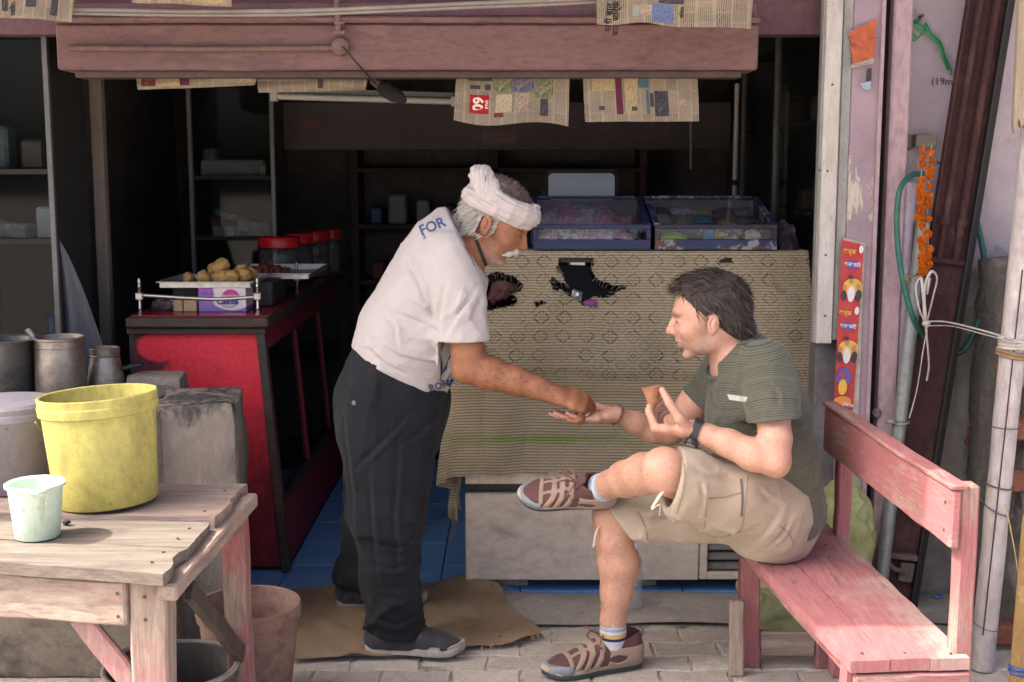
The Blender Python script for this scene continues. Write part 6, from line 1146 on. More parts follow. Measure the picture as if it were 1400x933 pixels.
put_text('numbers', '3', .030, M_pen, wt, frame_m(px(1300, 99, Y=WY-.014), (1, 0, 0), (0, 0, 1)), -.0002); put_text('numbers', '(19m', .036, M_pen, wt, frame_m(px(1288, 112, Y=WY-.014), (1, 0, 0), (0, 0, 1)), -.0002)
lbp = thing('wall_label', 'small printed paper label half hidden behind the channel', 'label', px(1292, 240, Y=WY-.01)); sheetp('paper', [(1284, 211), (1302, 211), (1300, 265), (1283, 265)], WY-.012, worn('label_paper', (.52, .48, .50), (.45, .41, .43), scale=8), lbp, curl=.002); put_text('print', 'ਅ੧੧', .026, M_pen, lbp, frame_m(px(1290, 224, Y=WY-.017), (1, 0, 0), (0, 0, 1)), .0005); sheetp('blue_patch', [(1287, 248), (1302, 246), (1301, 259), (1287, 260)], WY-.016, plain('label_blue', (.25, .40, .47), .6), lbp, curl=0)
# ================================================================== SCULPTING BY SIGNED DISTANCE
A_ = np.array
def nv(v): v = np.asarray(v, float); return v/np.linalg.norm(v)
def vnoise(P, freq, seed=0):
    """smooth value noise in -1..1"""
    Q = P*freq + seed*17.31; I = np.floor(Q).astype(np.int64); F = Q-I; F = F*F*(3-2*F)
    def h(x, y, z):
        n = (x*374761393 + y*668265263 + z*2147483647 + seed*1274126177) & 0x7fffffff; n = ((n ^ (n >> 13))*1274126177) & 0x7fffffff; return ((n ^ (n >> 16)) & 0xffff)/32767.5-1.0
    x, y, z = I[:, 0], I[:, 1], I[:, 2]; fx, fy, fz = F[:, 0], F[:, 1], F[:, 2]
    a = h(x, y, z)*(1-fx)+h(x+1, y, z)*fx; b = h(x, y+1, z)*(1-fx)+h(x+1, y+1, z)*fx; c = h(x, y, z+1)*(1-fx)+h(x+1, y, z+1)*fx; d = h(x, y+1, z+1)*(1-fx)+h(x+1, y+1, z+1)*fx
    return (a*(1-fy)+b*fy)*(1-fz)+(c*(1-fy)+d*fy)*fz
def smin(a, b, k):
    if k <= 0: return np.minimum(a, b)
    h = np.maximum(k-np.abs(a-b), 0)/k; return np.minimum(a, b)-h*h*k*0.25
def smax(a, b, k): return -smin(-a, -b, k)
class Prim:
    def __init__(s, f, lo, hi, op='u', k=0.01): s.f = f; s.lo = A_(lo, float); s.hi = A_(hi, float); s.op = op; s.k = k
def ell(c, r, rot=None, op='u', k=0.01):
    """ellipsoid; rot: 3x3 whose columns are the axes"""
    c = A_(c, float); r = A_(r, float); Rm = np.eye(3) if rot is None else np.asarray(rot, float)
    def f(P):
        q = (P-c)@Rm; k0 = np.sqrt(((q/r)**2).sum(1)); k1 = np.sqrt(((q/(r*r))**2).sum(1))+1e-9; return k0*(k0-1)/k1
    e = np.abs(Rm)@r; return Prim(f, c-e, c+e, op, k)
def loft(N, op='u', k=0.01, cap=1.0, kk=0.015):
    """N: list of (centre, ra, rb, side) ; ra along side, rb across it"""
    C = [A_(n[0], float) for n in N]; ra = [n[1] for n in N]; rb = [n[2] if len(n) > 2 and n[2] else n[1] for n in N]; S = []
    for i, n in enumerate(N):
        t = nv(C[min(i+1, len(C)-1)]-C[max(i-1, 0)]); s_ = A_(n[3], float) if len(n) > 3 else (S[-1] if S else (A_([0, 1, 0.01]) if abs(t[1]) < .8 else A_([0.01, 0, 1])))
        s_ = s_-t*s_.dot(t); s_ = nv(s_) if np.linalg.norm(s_) > .05 else S[-1]; S.append(-s_ if S and s_.dot(S[-1]) < 0 else s_)
    circ = all(abs(a-b) < 1e-9 for a, b in zip(ra, rb)) and cap == 1.0
    def fc(P):
        d = None
        for i in range(len(C)-1):
            ab = C[i+1]-C[i]; L2 = ab.dot(ab); pa = P-C[i]; h = np.clip(pa@ab/L2, 0, 1); q = pa-h[:, None]*ab; e = np.sqrt(np.einsum('ij,ij->i', q, q))-(ra[i]*(1-h)+ra[i+1]*h); d = e if d is None else smin(d, e, kk)
        return d
    def f(P):
        d = None
        for i in range(len(C)-1):
            ab = C[i+1]-C[i]; L2 = ab.dot(ab); ax = ab/math.sqrt(L2); pa = P-C[i]; h = np.clip(pa@ab/L2, 0, 1); q = pa-h[:, None]*ab
            s_ = S[i][None]*(1-h)[:, None]+S[i+1][None]*h[:, None]; s_ = s_-np.outer(s_@ax, ax); s_ = s_/(np.sqrt(np.einsum('ij,ij->i', s_, s_))[:, None]+1e-9); v_ = np.cross(ax, s_); u = (q*s_).sum(1); v = (q*v_).sum(1); w = q@ax
            a = ra[i]*(1-h)+ra[i+1]*h; b = rb[i]*(1-h)+rb[i+1]*h; c = np.minimum(a, b)*cap
            k0 = np.sqrt((u/a)**2+(v/b)**2+(w/c)**2); k1 = np.sqrt((u/a**2)**2+(v/b**2)**2+(w/c**2)**2)+1e-9; e = k0*(k0-1)/k1
            e = np.where(k0 < 0.05, -np.minimum(a, b)*0.95, e); d = e if d is None else smin(d, e, kk)
        return d
    lo = np.min([c-max(a, b) for c, a, b in zip(C, ra, rb)], 0); hi = np.max([c+max(a, b) for c, a, b in zip(C, ra, rb)], 0); return Prim(fc if circ else f, lo, hi, op, k)
def tubep(pts, r, op='u', k=0.006):
    rs = r if isinstance(r, (list, tuple)) else [r]*len(pts); return loft([(p, q, q) for p, q in zip(pts, rs)], op, k, kk=0.004)
def rbox(c, d, rot=None, rad=0.005, op='u', k=0.01):
    c = A_(c, float); d = A_(d, float)/2-rad; Rm = np.eye(3) if rot is None else np.asarray(rot, float)
    def f(P):
        q = np.abs((P-c)@Rm)-d; return np.sqrt((np.maximum(q, 0)**2).sum(1))+np.minimum(q.max(1), 0)-rad
    e = np.abs(Rm)@(d+rad); return Prim(f, c-e, c+e, op, k)
def half(c, n, op='s', k=0.004, box=None):
    """half space: removes everything on the side n points to"""
    c = A_(c, float); n = nv(n); return Prim(lambda P: -((P-c)@n), [-99]*3, [99]*3, op, k)
def dispp(f): return Prim(f, [-99]*3, [99]*3, 'D', 0.0)
def evalp(prims, P, cull=None):
    d = np.full(len(P), 1.0)
    for p in prims:
        m = p.k+0.03
        if cull is not None:
            lo, hi = cull; hit = ((p.lo-m) < hi).all(1) & ((p.hi+m) > lo).all(1)
            if not hit.any(): continue
            idx = np.repeat(hit, CULL_N); Q = P[idx]; o = d[idx]
        else: idx = slice(None); Q = P; o = d
        if p.op == 'D':                            # displacement of what is built so far
            r = o.copy(); nr = np.abs(o) < .03
            if nr.any(): r[nr] += p.f(Q[nr])
            d[idx] = r; continue
        e = p.f(Q)
        if p.op == 'u': r = smin(o, e, p.k)
        elif p.op == 's': r = smax(o, -e, p.k)
        elif p.op == 'i': r = smax(o, e, p.k)
        d[idx] = r
    return d
CULL_N = 1
def sdf_mesh(prims, vox, pad=0.02, disp=None):
    """sparse brick evaluation + surface nets -> verts, quads"""
    global CULL_N
    us = [p for p in prims if p.op == 'u']; lo = np.min([p.lo for p in us], 0)-pad; hi = np.max([p.hi for p in us], 0)+pad; B = 8
    nb = np.ceil((hi-lo)/(vox*B)).astype(int); n = nb*B+1; h = vox*B
    bi = np.stack(np.meshgrid(*[np.arange(k) for k in nb], indexing='ij'), -1).reshape(-1, 3); cen = lo+(bi+.5)*h
    d = evalp(prims, cen)
    keep = np.abs(d) < h*1.0+0.012; D = np.empty(n, np.float32)
    big = d.reshape(nb); D[:-1, :-1, :-1] = np.where(np.repeat(np.repeat(np.repeat(big, B, 0), B, 1), B, 2) > 0, 1, -1); D[-1] = 1; D[:, -1] = 1; D[:, :, -1] = 1
    kb = bi[keep]; off = np.stack(np.meshgrid(*[np.arange(B+1)]*3, indexing='ij'), -1).reshape(-1, 3); CULL_N = len(off)
    for s in range(0, len(kb), 600):
        b = kb[s:s+600]; G = (b[:, None]*B+off[None]); P = (lo+G.reshape(-1, 3)*vox); l = lo+b*h
        e = evalp(prims, P, (l, l+h))
        if disp is not None:
            near = np.abs(e) < 0.03; e[near] += disp(P[near])
        g = G.reshape(-1, 3); D[g[:, 0], g[:, 1], g[:, 2]] = e
    sg = D < 0
    c = sg[:-1, :-1, :-1].astype(np.uint8)
    for dx in (0, 1):
        for dy in (0, 1):
            for dz in (0, 1):
                if dx+dy+dz: c = c+sg[dx:n[0]-1+dx, dy:n[1]-1+dy, dz:n[2]-1+dz]
    act = np.argwhere((c > 0) & (c < 8)); ids = np.full(np.array(n)-1, -1, np.int32); ids[act[:, 0], act[:, 1], act[:, 2]] = np.arange(len(act))
    cor = [(0,0,0),(1,0,0),(0,1,0),(1,1,0),(0,0,1),(1,0,1),(0,1,1),(1,1,1)]; V = np.stack([D[act[:, 0]+a, act[:, 1]+b, act[:, 2]+e] for a, b, e in cor], 1).astype(float)
    acc = np.zeros((len(act), 3)); cnt = np.zeros(len(act))
    for i, j in ((0,1),(2,3),(4,5),(6,7),(0,2),(1,3),(4,6),(5,7),(0,4),(1,5),(2,6),(3,7)):
        x = (V[:, i] < 0) != (V[:, j] < 0); t = V[x, i]/(V[x, i]-V[x, j]); ci, cj = A_(cor[i], float), A_(cor[j], float); acc[x] += ci+(cj-ci)*t[:, None]; cnt[x] += 1
    verts = lo+(act+acc/cnt[:, None])*vox; quads = []
    for ax_ in range(3):
        sl0 = [slice(None)]*3; sl1 = [slice(None)]*3; sl0[ax_] = slice(0, -1); sl1[ax_] = slice(1, None); e = sg[tuple(sl0)] != sg[tuple(sl1)]; E_ = np.argwhere(e); u, v = (ax_+1) % 3, (ax_+2) % 3
        ok = (E_[:, u] > 0) & (E_[:, v] > 0) & (E_[:, u] < n[u]-1) & (E_[:, v] < n[v]-1); E_ = E_[ok]; fl = sg[E_[:, 0], E_[:, 1], E_[:, 2]]
        def cell(du, dv):
            q = E_.copy(); q[:, u] -= du; q[:, v] -= dv; return ids[q[:, 0], q[:, 1], q[:, 2]]
        q = np.stack([cell(1, 1), cell(0, 1), cell(0, 0), cell(1, 0)], 1); q[~fl] = q[~fl][:, ::-1]; quads.append(q)
    Q = np.concatenate(quads); Q = Q[(Q >= 0).all(1)]; return verts, Q
def relax(V, Q, it=2, lam=0.5):
    E_ = np.concatenate([Q[:, [0, 1]], Q[:, [1, 2]], Q[:, [2, 3]], Q[:, [3, 0]]])
    for _ in range(it):
        S_ = np.zeros_like(V); c = np.zeros(len(V)); np.add.at(S_, E_[:, 0], V[E_[:, 1]]); np.add.at(S_, E_[:, 1], V[E_[:, 0]]); np.add.at(c, E_[:, 0], 1); np.add.at(c, E_[:, 1], 1); V = V+lam*(S_/np.maximum(c, 1)[:, None]-V)
    return V
def np_object(name, V, Q, mat, parent=None, attrs=None, colors=None):
    me = bpy.data.meshes.new(name); k = Q.shape[1]; me.vertices.add(len(V)); me.vertices.foreach_set('co', V.astype(np.float32).ravel()); me.loops.add(len(Q)*k); me.loops.foreach_set('vertex_index', Q.astype(np.int32).ravel())
    me.polygons.add(len(Q)); me.polygons.foreach_set('loop_start', np.arange(0, len(Q)*k, k, dtype=np.int32)); me.polygons.foreach_set('loop_total', np.full(len(Q), k, np.int32)); me.update(calc_edges=True); me.validate()
    me.materials.append(mat); me.shade_smooth()
    for nm, a in (attrs or {}).items(): at = me.attributes.new(nm, 'FLOAT', 'POINT'); at.data.foreach_set('value', a.astype(np.float32))
    if colors is not None: at = me.attributes.new('Col', 'FLOAT_COLOR', 'POINT'); at.data.foreach_set('color', np.concatenate([colors, np.ones((len(V), 1))], 1).astype(np.float32).ravel())
    return link(name, me, parent)
def sculpt(name, prims, vox, mat, parent=None, disp=None, rel=2, attrs=None, color=None):
    V, Q = sdf_mesh(prims, vox, disp=disp); V = relax(V, Q, rel)
    return np_object(name, V, Q, mat, parent, {k: f(V) for k, f in (attrs or {}).items()}, color(V) if color else None)
def XF(c, x, y):
    """local -> world: origin, x axis, approximate y axis; returns (function, 3x3)"""
    x = nv(x); y = A_(y, float); y = nv(y-x*y.dot(x)); z = np.cross(x, y); M_ = np.stack([x, y, z], 1); c = A_(c, float)
    return (lambda p: c+M_@A_(p, float)), M_
def hand_prims(T, M_, fingers, thumb, palm=(0.088, 0.040, 0.0145), s=1.0, k=0.005, fr=0.0088):
    """local frame: x towards the fingers, y towards the thumb side, z out of the back of the hand.
    fingers: 4 lists of bend angles (knuckle, mid, tip) + splay, index first; thumb: list of local points"""
    P = []; L, Wd, Th = palm
    P.append(loft([(T((-0.012*s, 0, 0)), 0.0265*s, 0.0200*s, M_[:, 1]), (T((0.02*s, 0.002*s, 0.001)), 0.034*s, 0.0180*s, M_[:, 1]), (T((0.058*s, 0.0, 0.002)), 0.040*s, 0.0150*s, M_[:, 1]), (T((L*s, 0.0, 0.001)), 0.039*s, 0.0115*s, M_[:, 1])], 'u', 0.012))
    ys = (0.0285, 0.0100, -0.0090, -0.0270); lens = ((0.046, 0.027, 0.022), (0.051, 0.031, 0.023), (0.047, 0.029, 0.023), (0.036, 0.021, 0.020)); x0 = (0.086, 0.090, 0.086, 0.076)
    for i in range(4):
        b = fingers[i]; sp = b[3] if len(b) > 3 else 0.0; p = A_([x0[i]*s, ys[i]*s, 0.0]); a = 0.0; pts = [p-A_([0.02*s, 0, 0])]; pts.append(p)
        for j in range(3):
            a += R(b[j]); d = A_([math.cos(a)*math.cos(R(sp)), math.sin(R(sp)), -math.sin(a)]); p = p+d*lens[i][j]*s; pts.append(p)
        f_ = fr*s*(0.9 if i == 3 else 1.0); P.append(tubep([T(q) for q in pts], [f_*1.06, f_*1.08, f_, f_*0.92, f_*0.78], 'u', k))
    tp = [T(A_(q)*s) for q in thumb]; P.append(tubep(tp, [0.016*s, 0.0135*s, 0.0108*s, 0.0088*s][:len(tp)], 'u', 0.008)); return P
def spl(pts, n=5): return [A_(p) for p in spline([Vector(p) for p in pts], n)]
def arr(v): return A_([v.x, v.y, v.z])
def pp(x, y, Y): return arr(px(x, y, Y=Y))
def sstep(a, b, x): t = np.clip((x-a)/(b-a), 0, 1); return t*t*(3-2*t)
def gauss(P, c, r): return np.exp(-(((P-A_(c))/r)**2).sum(1))

def creases(P, lines, Y, amp, w, ymax):
    """pressed cloth creases along polylines, on the side of the garment that faces the street"""
    d = np.zeros(len(P)); X = P[:, [0, 2]]; m = P[:, 1] < ymax
    if not m.any(): return d
    Q = X[m]; o = np.zeros(len(Q))
    for ln in lines:
        pt = [pp(a, b, Y)[[0, 2]] for a, b in ln]; best = np.full(len(Q), 9.0); sgn = np.zeros(len(Q)); al = np.zeros(len(Q)); n = len(pt)-1
        for i in range(n):
            ab = pt[i+1]-pt[i]; q = Q-pt[i]; h = np.clip(q@ab/(ab@ab), 0, 1); r = q-h[:, None]*ab; dd = np.sqrt((r**2).sum(1)); s_ = np.sign(ab[0]*q[:, 1]-ab[1]*q[:, 0])*dd; k = dd < best; best[k] = dd[k]; sgn[k] = s_[k]; al[k] = (i+h[k])/n
        tp = np.sin(np.pi*np.clip(al*.9+.05, 0, 1)); o += tp*(np.exp(-(best/w)**2)-.75*np.exp(-((sgn-1.7*w)/(1.2*w))**2)*(best < 6*w)); 
    d[m] = amp*o; return d
def skin_mat(name, rough=0.5, sub=0.12):
    t = NT(name); co = t.coord(); c = t.attr('Col'); n = t.noise(co, 35, 5, 0.65); f2 = t.noise(co, 140, 3, 0.6)
    c = t.mix(0.32, c, t.ramp(n, [(0.3, (0.78, 0.72, 0.70, 1)), (0.7, (1.18, 1.14, 1.12, 1))]), 'MULTIPLY'); c = t.mix(0.35, c, t.ramp(f2, [(0.35, (0.8, 0.78, 0.78, 1)), (0.65, (1.15, 1.15, 1.15, 1))]), 'MULTIPLY')
    t.bump(t.math('MULTIPLY_ADD', f2, 0.6, n), 0.22, 0.002); return t.set(c, t.math('MULTIPLY_ADD', n, 0.2, rough-.1), 0, 0.4, Subsurface_Weight=sub, Subsurface_Radius=(0.012, 0.005, 0.003), Subsurface_Scale=0.6)
def head_prims(T, M_, s=1.0, nose=1.0, heavy=0.0, mouth_open=0.0):
    """local: x forward (face), y left, z up; origin midway between the ears; about 0.23 tall"""
    E = lambda c, r, rot=None, op='u', k=0.012: ell(T(A_(c)*s), A_(r)*s, M_ if rot is None else M_@rot, op, k*s)
    ry = lambda a: A_([[math.cos(a), 0, math.sin(a)], [0, 1, 0], [-math.sin(a), 0, math.cos(a)]]); rz = lambda a: A_([[math.cos(a), -math.sin(a), 0], [math.sin(a), math.cos(a), 0], [0, 0, 1]])
    P = [E((-0.006, 0, 0.040), (0.100, 0.077, 0.083)), E((0.036, 0, 0.022), (0.063, 0.066, 0.072), k=0.02),           # cranium, brow block
         E((0.042, 0, -0.030), (0.052, 0.059, 0.052), k=0.02), E((0.034, 0, -0.060), (0.052, 0.046, 0.040), k=0.02),     # mid-face, jaw
         E((0.071, 0, -0.097), (0.019, 0.022, 0.016), k=0.018), E((0.018, 0.038, -0.066), (0.034, 0.014, 0.026), k=0.02), E((0.018, -0.038, -0.066), (0.034, 0.014, 0.026), k=0.02)]
    P += [E((0.093, 0, 0.026), (0.013, 0.045, 0.011), k=0.014)]                                                          # brow ridge
    for y in (-1, 1):
        P += [E((0.066, y*0.042, -0.022), (0.024, 0.022, 0.020), k=0.03), E((0.097, y*0.030, 0.006), (0.016, 0.018, 0.0115), op='s', k=0.012), E((0.0800, y*0.030, 0.005), (0.0155, 0.0155, 0.0135), k=0.002),
              loft([(T(A_((0.0935, y*0.014, 0.006))*s), 0.0030*s), (T(A_((0.0965, y*0.029, 0.0105))*s), 0.0036*s), (T(A_((0.088, y*0.044, 0.006))*s), 0.0030*s)], 'u', 0.004*s, kk=.003),
              loft([(T(A_((0.092, y*0.015, 0.000))*s), 0.0026*s), (T(A_((0.0935, y*0.029, -0.006))*s), 0.0032*s), (T(A_((0.087, y*0.043, -0.001))*s), 0.0026*s)], 'u', 0.004*s, kk=.003)]
    P += [loft([(T(A_((0.094, 0, 0.020))*s), 0.008*s, 0.008*s, M_[:, 1]), (T(A_((0.106, 0, -0.002))*s), 0.0085*s*nose, 0.0095*s, M_[:, 1]), (T(A_((0.1165, 0, -0.020))*s), 0.0095*s*nose, 0.0110*s, M_[:, 1])], 'u', 0.010*s, kk=.008),
          E((0.1175, 0, -0.0255), (0.0115*nose, 0.0100*nose, 0.0095), k=0.008)]
    for y in (-1, 1): P += [E((0.104, y*0.0115*nose, -0.029), (0.0115, 0.0072, 0.0082), k=0.006), E((0.1085, y*0.0065, -0.0385), (0.005, 0.003, 0.003), op='s', k=0.003)]
    for y in (-1, 1): P += [E((0.086, y*0.019, -0.018), (0.017, 0.015, 0.020), k=0.014)]
    P += [E((0.086, 0, -0.053), (0.018, 0.030, 0.022), k=0.015), E((0.0970, 0, -0.051-mouth_open*.3), (0.0078, 0.022, 0.0050), k=0.007), E((0.0935, 0, -0.0655-mouth_open), (0.0080, 0.019, 0.0060), k=0.007), E((0.104, 0, -0.0582-mouth_open*.5), (0.012, 0.023, 0.0016+mouth_open*.55), op='s', k=0.003), E((0.094, 0, -0.078-mouth_open), (0.008, 0.020, 0.006), op='s', k=0.012)]
    for y in (-1, 1):
        er = rz(y*R(24))@ry(R(-12)); c = A_((-0.006, y*0.0795, -0.008))
        P += [E(c, (0.0185, 0.0078, 0.0315), er, k=0.003), E(c+A_((0.002, y*0.0062, 0.003)), (0.0098, 0.0050, 0.0190), er, 's', 0.004), E(c+A_((-0.0015, y*0.004, 0.001)), (0.0052, 0.0045, 0.0130), er, 'u', 0.004), E(c+A_((0.007, -y*0.001, -0.023)), (0.008, 0.0055, 0.0095), er, 'u', 0.004)]
    if heavy: P += [E((0.02, 0, -0.09), (0.045, 0.045, 0.03), k=0.03)]
    return P
def blades(name, roots, normals, dirs, length, width, mat, parent, lift=0.35, seed=1, curl=0.0, jitter=0.25, segs=3, colj=0.3, base=(0.03, 0.025, 0.022)):
    """short curved tapering locks growing from a scalp"""
    r = np.random.default_rng(seed); n = len(roots); V = []; Q = []; C = []
    d = dirs+r.normal(0, jitter, (n, 3)); d /= np.linalg.norm(d, axis=1)[:, None]; L = length*(0.6+0.8*r.random(n)) if np.isscalar(length) else length*(0.7+0.6*r.random(n)); side = np.cross(d, normals); side /= np.linalg.norm(side, axis=1)[:, None]+1e-9
    tw = r.normal(0, 0.5, n)[:, None]; side = side*np.cos(tw)+normals*np.sin(tw); tone = (1+colj*r.normal(0, 1, n)).clip(.35, 2.2); w = width*(0.6+0.8*r.random(n))
    cr = r.normal(0, curl, (n, 3))
    for j in range(segs+1):
        t = j/segs; c = roots+d*(L*t)[:, None]+normals*(L*lift*(t-0.55*t*t)-0.002)[:, None]+cr*(t*t*L)[:, None]; ww = (w*(1-t)**0.7*0.5+0.0002)[:, None]; V.append(c-side*ww); V.append(c+side*ww)
    V = np.stack(V, 1); K = 2*(segs+1); idx = np.arange(n)*K
    for j in range(segs): Q.append(np.stack([idx+2*j, idx+2*j+1, idx+2*j+3, idx+2*j+2], 1))
    col = np.repeat(np.asarray(base)*tone[:, None] if np.ndim(base) == 1 else base*tone[:, None], K, 0)
    o = np_object(name, V.reshape(-1, 3), np.concatenate(Q), mat, parent, None, np.clip(col, 0, 1)); o['kind'] = 'stuff'; return o
def hair_mat(name, rough=0.45):
    t = NT(name); return t.set(t.attr('Col'), rough, 0, 0.4)
M_hair = hair_mat('hair')
# ================================================================== PEOPLE
def folds(P, d, freq, amp, st=0.2, seed=0):
    d = nv(d); a = P@d; Q = P-np.outer(a, d)*(1-st); n = vnoise(Q, freq, seed); n2 = vnoise(Q, freq*2.1, seed+3); return -amp*1.3*((1-np.abs(n))**4-.25)-amp*.5*((1-np.abs(n2))**4-.25)
def cloth_mat(name, c1, c2, rough=.85, weave=600, dirt=None, dirt_amt=.62, bump=.25, sc=5, sheen=.1):
    t = NT(name); co = t.coord(); n = t.noise(co, sc, 6, .65); c = t.ramp(n, [(.3, (*c1, 1)), (.7, (*c2, 1))])
    if dirt: c = t.mix(t.math('MULTIPLY', t.ramp(t.noise(co, sc*1.3, 7, .7), [(dirt_amt-.08, 0.0), (dirt_amt+.12, 1.0)]), .7), c, (*dirt, 1))
    w = t.noise(co, weave, 2, .5); c = t.mix(.3, c, t.ramp(w, [(.3, .7), (.7, 1.2)]), 'MULTIPLY'); f = t.noise(t.mapping(co, scale=(1, 1, 1.6), rot=(0, .5, .2)), 16, 5, .6, .6); t.bump(t.math('MULTIPLY_ADD', w, .15, f), bump*1.6, .012); return t.set(c, rough, 0, .2, Sheen_Weight=sheen)
from mathutils.bvhtree import BVHTree
def bvh_of(o): return BVHTree.FromPolygons([v.co.copy() for v in o.data.vertices], [tuple(p.vertices) for p in o.data.polygons])
def decal(name, me, bvh, direction, mat, parent, off=0.0012):
    """press flat print onto a garment along direction"""
    d = Vector(direction).normalized(); bm = bmesh.new(); bm.from_mesh(me)
    for _ in range(4):
        es = [e for e in bm.edges if e.calc_length() > .006]
        if not es: break
        bmesh.ops.subdivide_edges(bm, edges=es, cuts=1); bmesh.ops.triangulate(bm, faces=[f for f in bm.faces if len(f.verts) > 4])
    for v in bm.verts:
        h = bvh.ray_cast(v.co-d*.25, d, .6)
        if h[0] is not None: v.co = h[0]-d*off
    bm.to_mesh(me); bm.free(); me.materials.clear(); me.materials.append(mat); return link(name, me, parent)
def text_on(name, body, size, o, X, Y, bvh, direction, mat, parent, bold=0.0):
    me = text_mesh(body, size, 0.0, bold); me.transform(frame_m(o, X, Y)); return decal(name, me, bvh, direction, mat, parent)
def shoe(name, label_parent, heel, toe, up, kind, sc=1.0):
    """heel and toe: ends of the sole on the ground side; local x to the toe, z up"""
    heel = A_(heel, float); toe = A_(toe, float); x = nv(toe-heel); up = A_(up, float); y = np.cross(up, x); T, M_ = XF(heel, x, y); L = np.linalg.norm(toe-heel); k = L/.30
    q = lambda a, b, c: T((a*k, b*k, c*k)); Y_ = M_[:, 1]
    grp = bpy.data.objects.new(name, None); COL.objects.link(grp); grp.parent = label_parent; grp.location = Vector(heel); grp.matrix_parent_inverse = label_parent.matrix_basis.inverted()
    hk = kind == 'hiking'; H = 1.0 if hk else .86
    up_ = [loft([(q(.036, 0, .045*H), .039*k, .046*H*k, Y_), (q(.085, 0, .046*H), .040*k, .052*H*k, Y_), (q(.130, 0, .043*H), .041*k, .046*H*k, Y_), (q(.185, 0, .034), .044*k, .032*k, Y_), (q(.235, 0.0, .026), .046*k, .024*k, Y_), (q(.268, 0, .024), .034*k, .019*k, Y_)], 'u', .01, kk=.02),
           loft([(q(.036, 0, .04), .040*k, .034*k, Y_), (q(.034, 0, .086*H), .040*k, .034*k, Y_)], 'u', .02), loft([(q(.07, 0, .05), .041*k, .045*k, Y_), (q(.074, 0, .078*H), .040*k, .042*k, Y_)], 'u', .02)]
    cut = [half(q(0, 0, .012), -M_[:, 2]), loft([(q(.054, 0, .098*H), .033*k, .045*k, Y_), (q(.050, 0, .16), .040*k, .055*k, Y_)], 's', .004)]
    def loc(V): return (V-heel)@M_/k
    def outline(t, w): return None
    out = [(-.002, 0), (.004, .024), (.03, .034), (.08, .035), (.13, .038), (.19, .047), (.235, .049), (.272, .036), (.292, .016), (.298, 0)]
    cs = spline([Vector((a, b, 0)) for a, b in out], 5); ring = [(p.x, p.y) for p in cs]+[(p.x, -p.y) for p in cs[-2:0:-1]]
    m = MB(); Mx = Matrix([list(M_[0])+[heel[0]], list(M_[1])+[heel[1]], list(M_[2])+[heel[2]], [0, 0, 0, 1]])
    def layer(m, levels):
        R_ = [[m.b.verts.new(Mx @ Vector((a*k*f+(1-f)*.15*k, b*k*f, (z+(.010 if a > .26 else 0)*max(0, (a-.26)/.04))*k))) for a, b in ring] for z, f in levels]; n = len(ring)
        for i in range(len(R_)-1):
            for j in range(n): m.b.faces.new((R_[i][j], R_[i][(j+1) % n], R_[i+1][(j+1) % n], R_[i+1][j]))
        m.b.faces.new(R_[0][::-1]); m.b.faces.new(R_[-1])
    if hk:
        layer(m, [(0, .95), (.003, .985), (.012, 1.0), (.014, .99)]); m.build('outsole', plain('rubber_sole', (.045, .05, .052), .7), grp, smooth=40)
        m = MB(); layer(m, [(.0142, .985), (.018, 1.0), (.026, .985), (.028, .95)]); m.build('midsole', plain('tan_midsole', (.42, .36, .28), .7), grp, smooth=40)
        M_br = cloth_mat('shoe_maroon', (.125, .058, .055), (.09, .045, .043), .8, 900); M_tan = cloth_mat('shoe_tan', (.33, .245, .19), (.27, .20, .155), .75, 700, dirt=(.2, .16, .13)); M_gr = plain('toe_cap_grey', (.19, .215, .23), .5)
        sculpt('upper', up_+cut, .004, M_br, grp)
        thick = [Prim((lambda f: lambda P: f(P)-.0028*k)(p.f), p.lo-.004, p.hi+.004, p.op, p.k) for p in up_]+cut
        def strapmask(P):
            u = loc(P); x_, y_, z_ = u[:, 0], u[:, 1], u[:, 2]; d = np.full(len(P), 1.0)
            for (a0, a1, w) in ((.215, .182, .0085), (.185, .158, .0085), (.155, .130, .0085)):       # slanting side straps
                xc = a0+(a1-a0)*np.clip((z_-.02)/.045, 0, 1); d = np.minimum(d, np.abs(x_-xc)-w)
            d = np.minimum(d, np.maximum(x_-.115+.2*(z_-.03), np.maximum(z_-.072, -(z_-.012)))*1.0)      # heel quarter
            win = np.sqrt(((x_-.085)/.026)**2+((z_-.043)/.010)**2)-1; d = np.maximum(d, -win*.010); win2 = np.sqrt(((x_-.118)/.010)**2+((z_-.060)/.007)**2)-1; d = np.maximum(d, -win2*.007)
            d = np.minimum(d, np.maximum(np.abs(x_-.222)-.007, -(z_-.036))); d = np.minimum(d, z_-.026)                  # vamp bar, foxing
            lace = np.maximum(np.abs(np.abs(y_)-.019)-.0045, np.maximum(.13-x_, x_-.215)); d = np.minimum(d, np.maximum(lace, .03-z_)); d = np.maximum(d, x_-.262); return d*k
        sculpt('overlay', thick+[Prim(strapmask, [-99]*3, [99]*3, 'i', .001)], .0035, M_tan, grp, rel=1)
        cap = [Prim((lambda f: lambda P: f(P)-.0032*k)(p.f), p.lo-.004, p.hi+.004, p.op, p.k) for p in up_]+cut+[Prim(lambda P: (lambda u: np.maximum(.243-u[:, 0]-.02*(np.abs(u[:, 1])/.04)-.25*np.maximum(0, .03-u[:, 2]), u[:, 2]-.040))(loc(P))*k, [-99]*3, [99]*3, 'i', .001)]
        sculpt('toe_cap', cap, .0035, M_gr, grp, rel=1)
        M_lace = plain('lace', (.18, .08, .07), .8); m = MB()
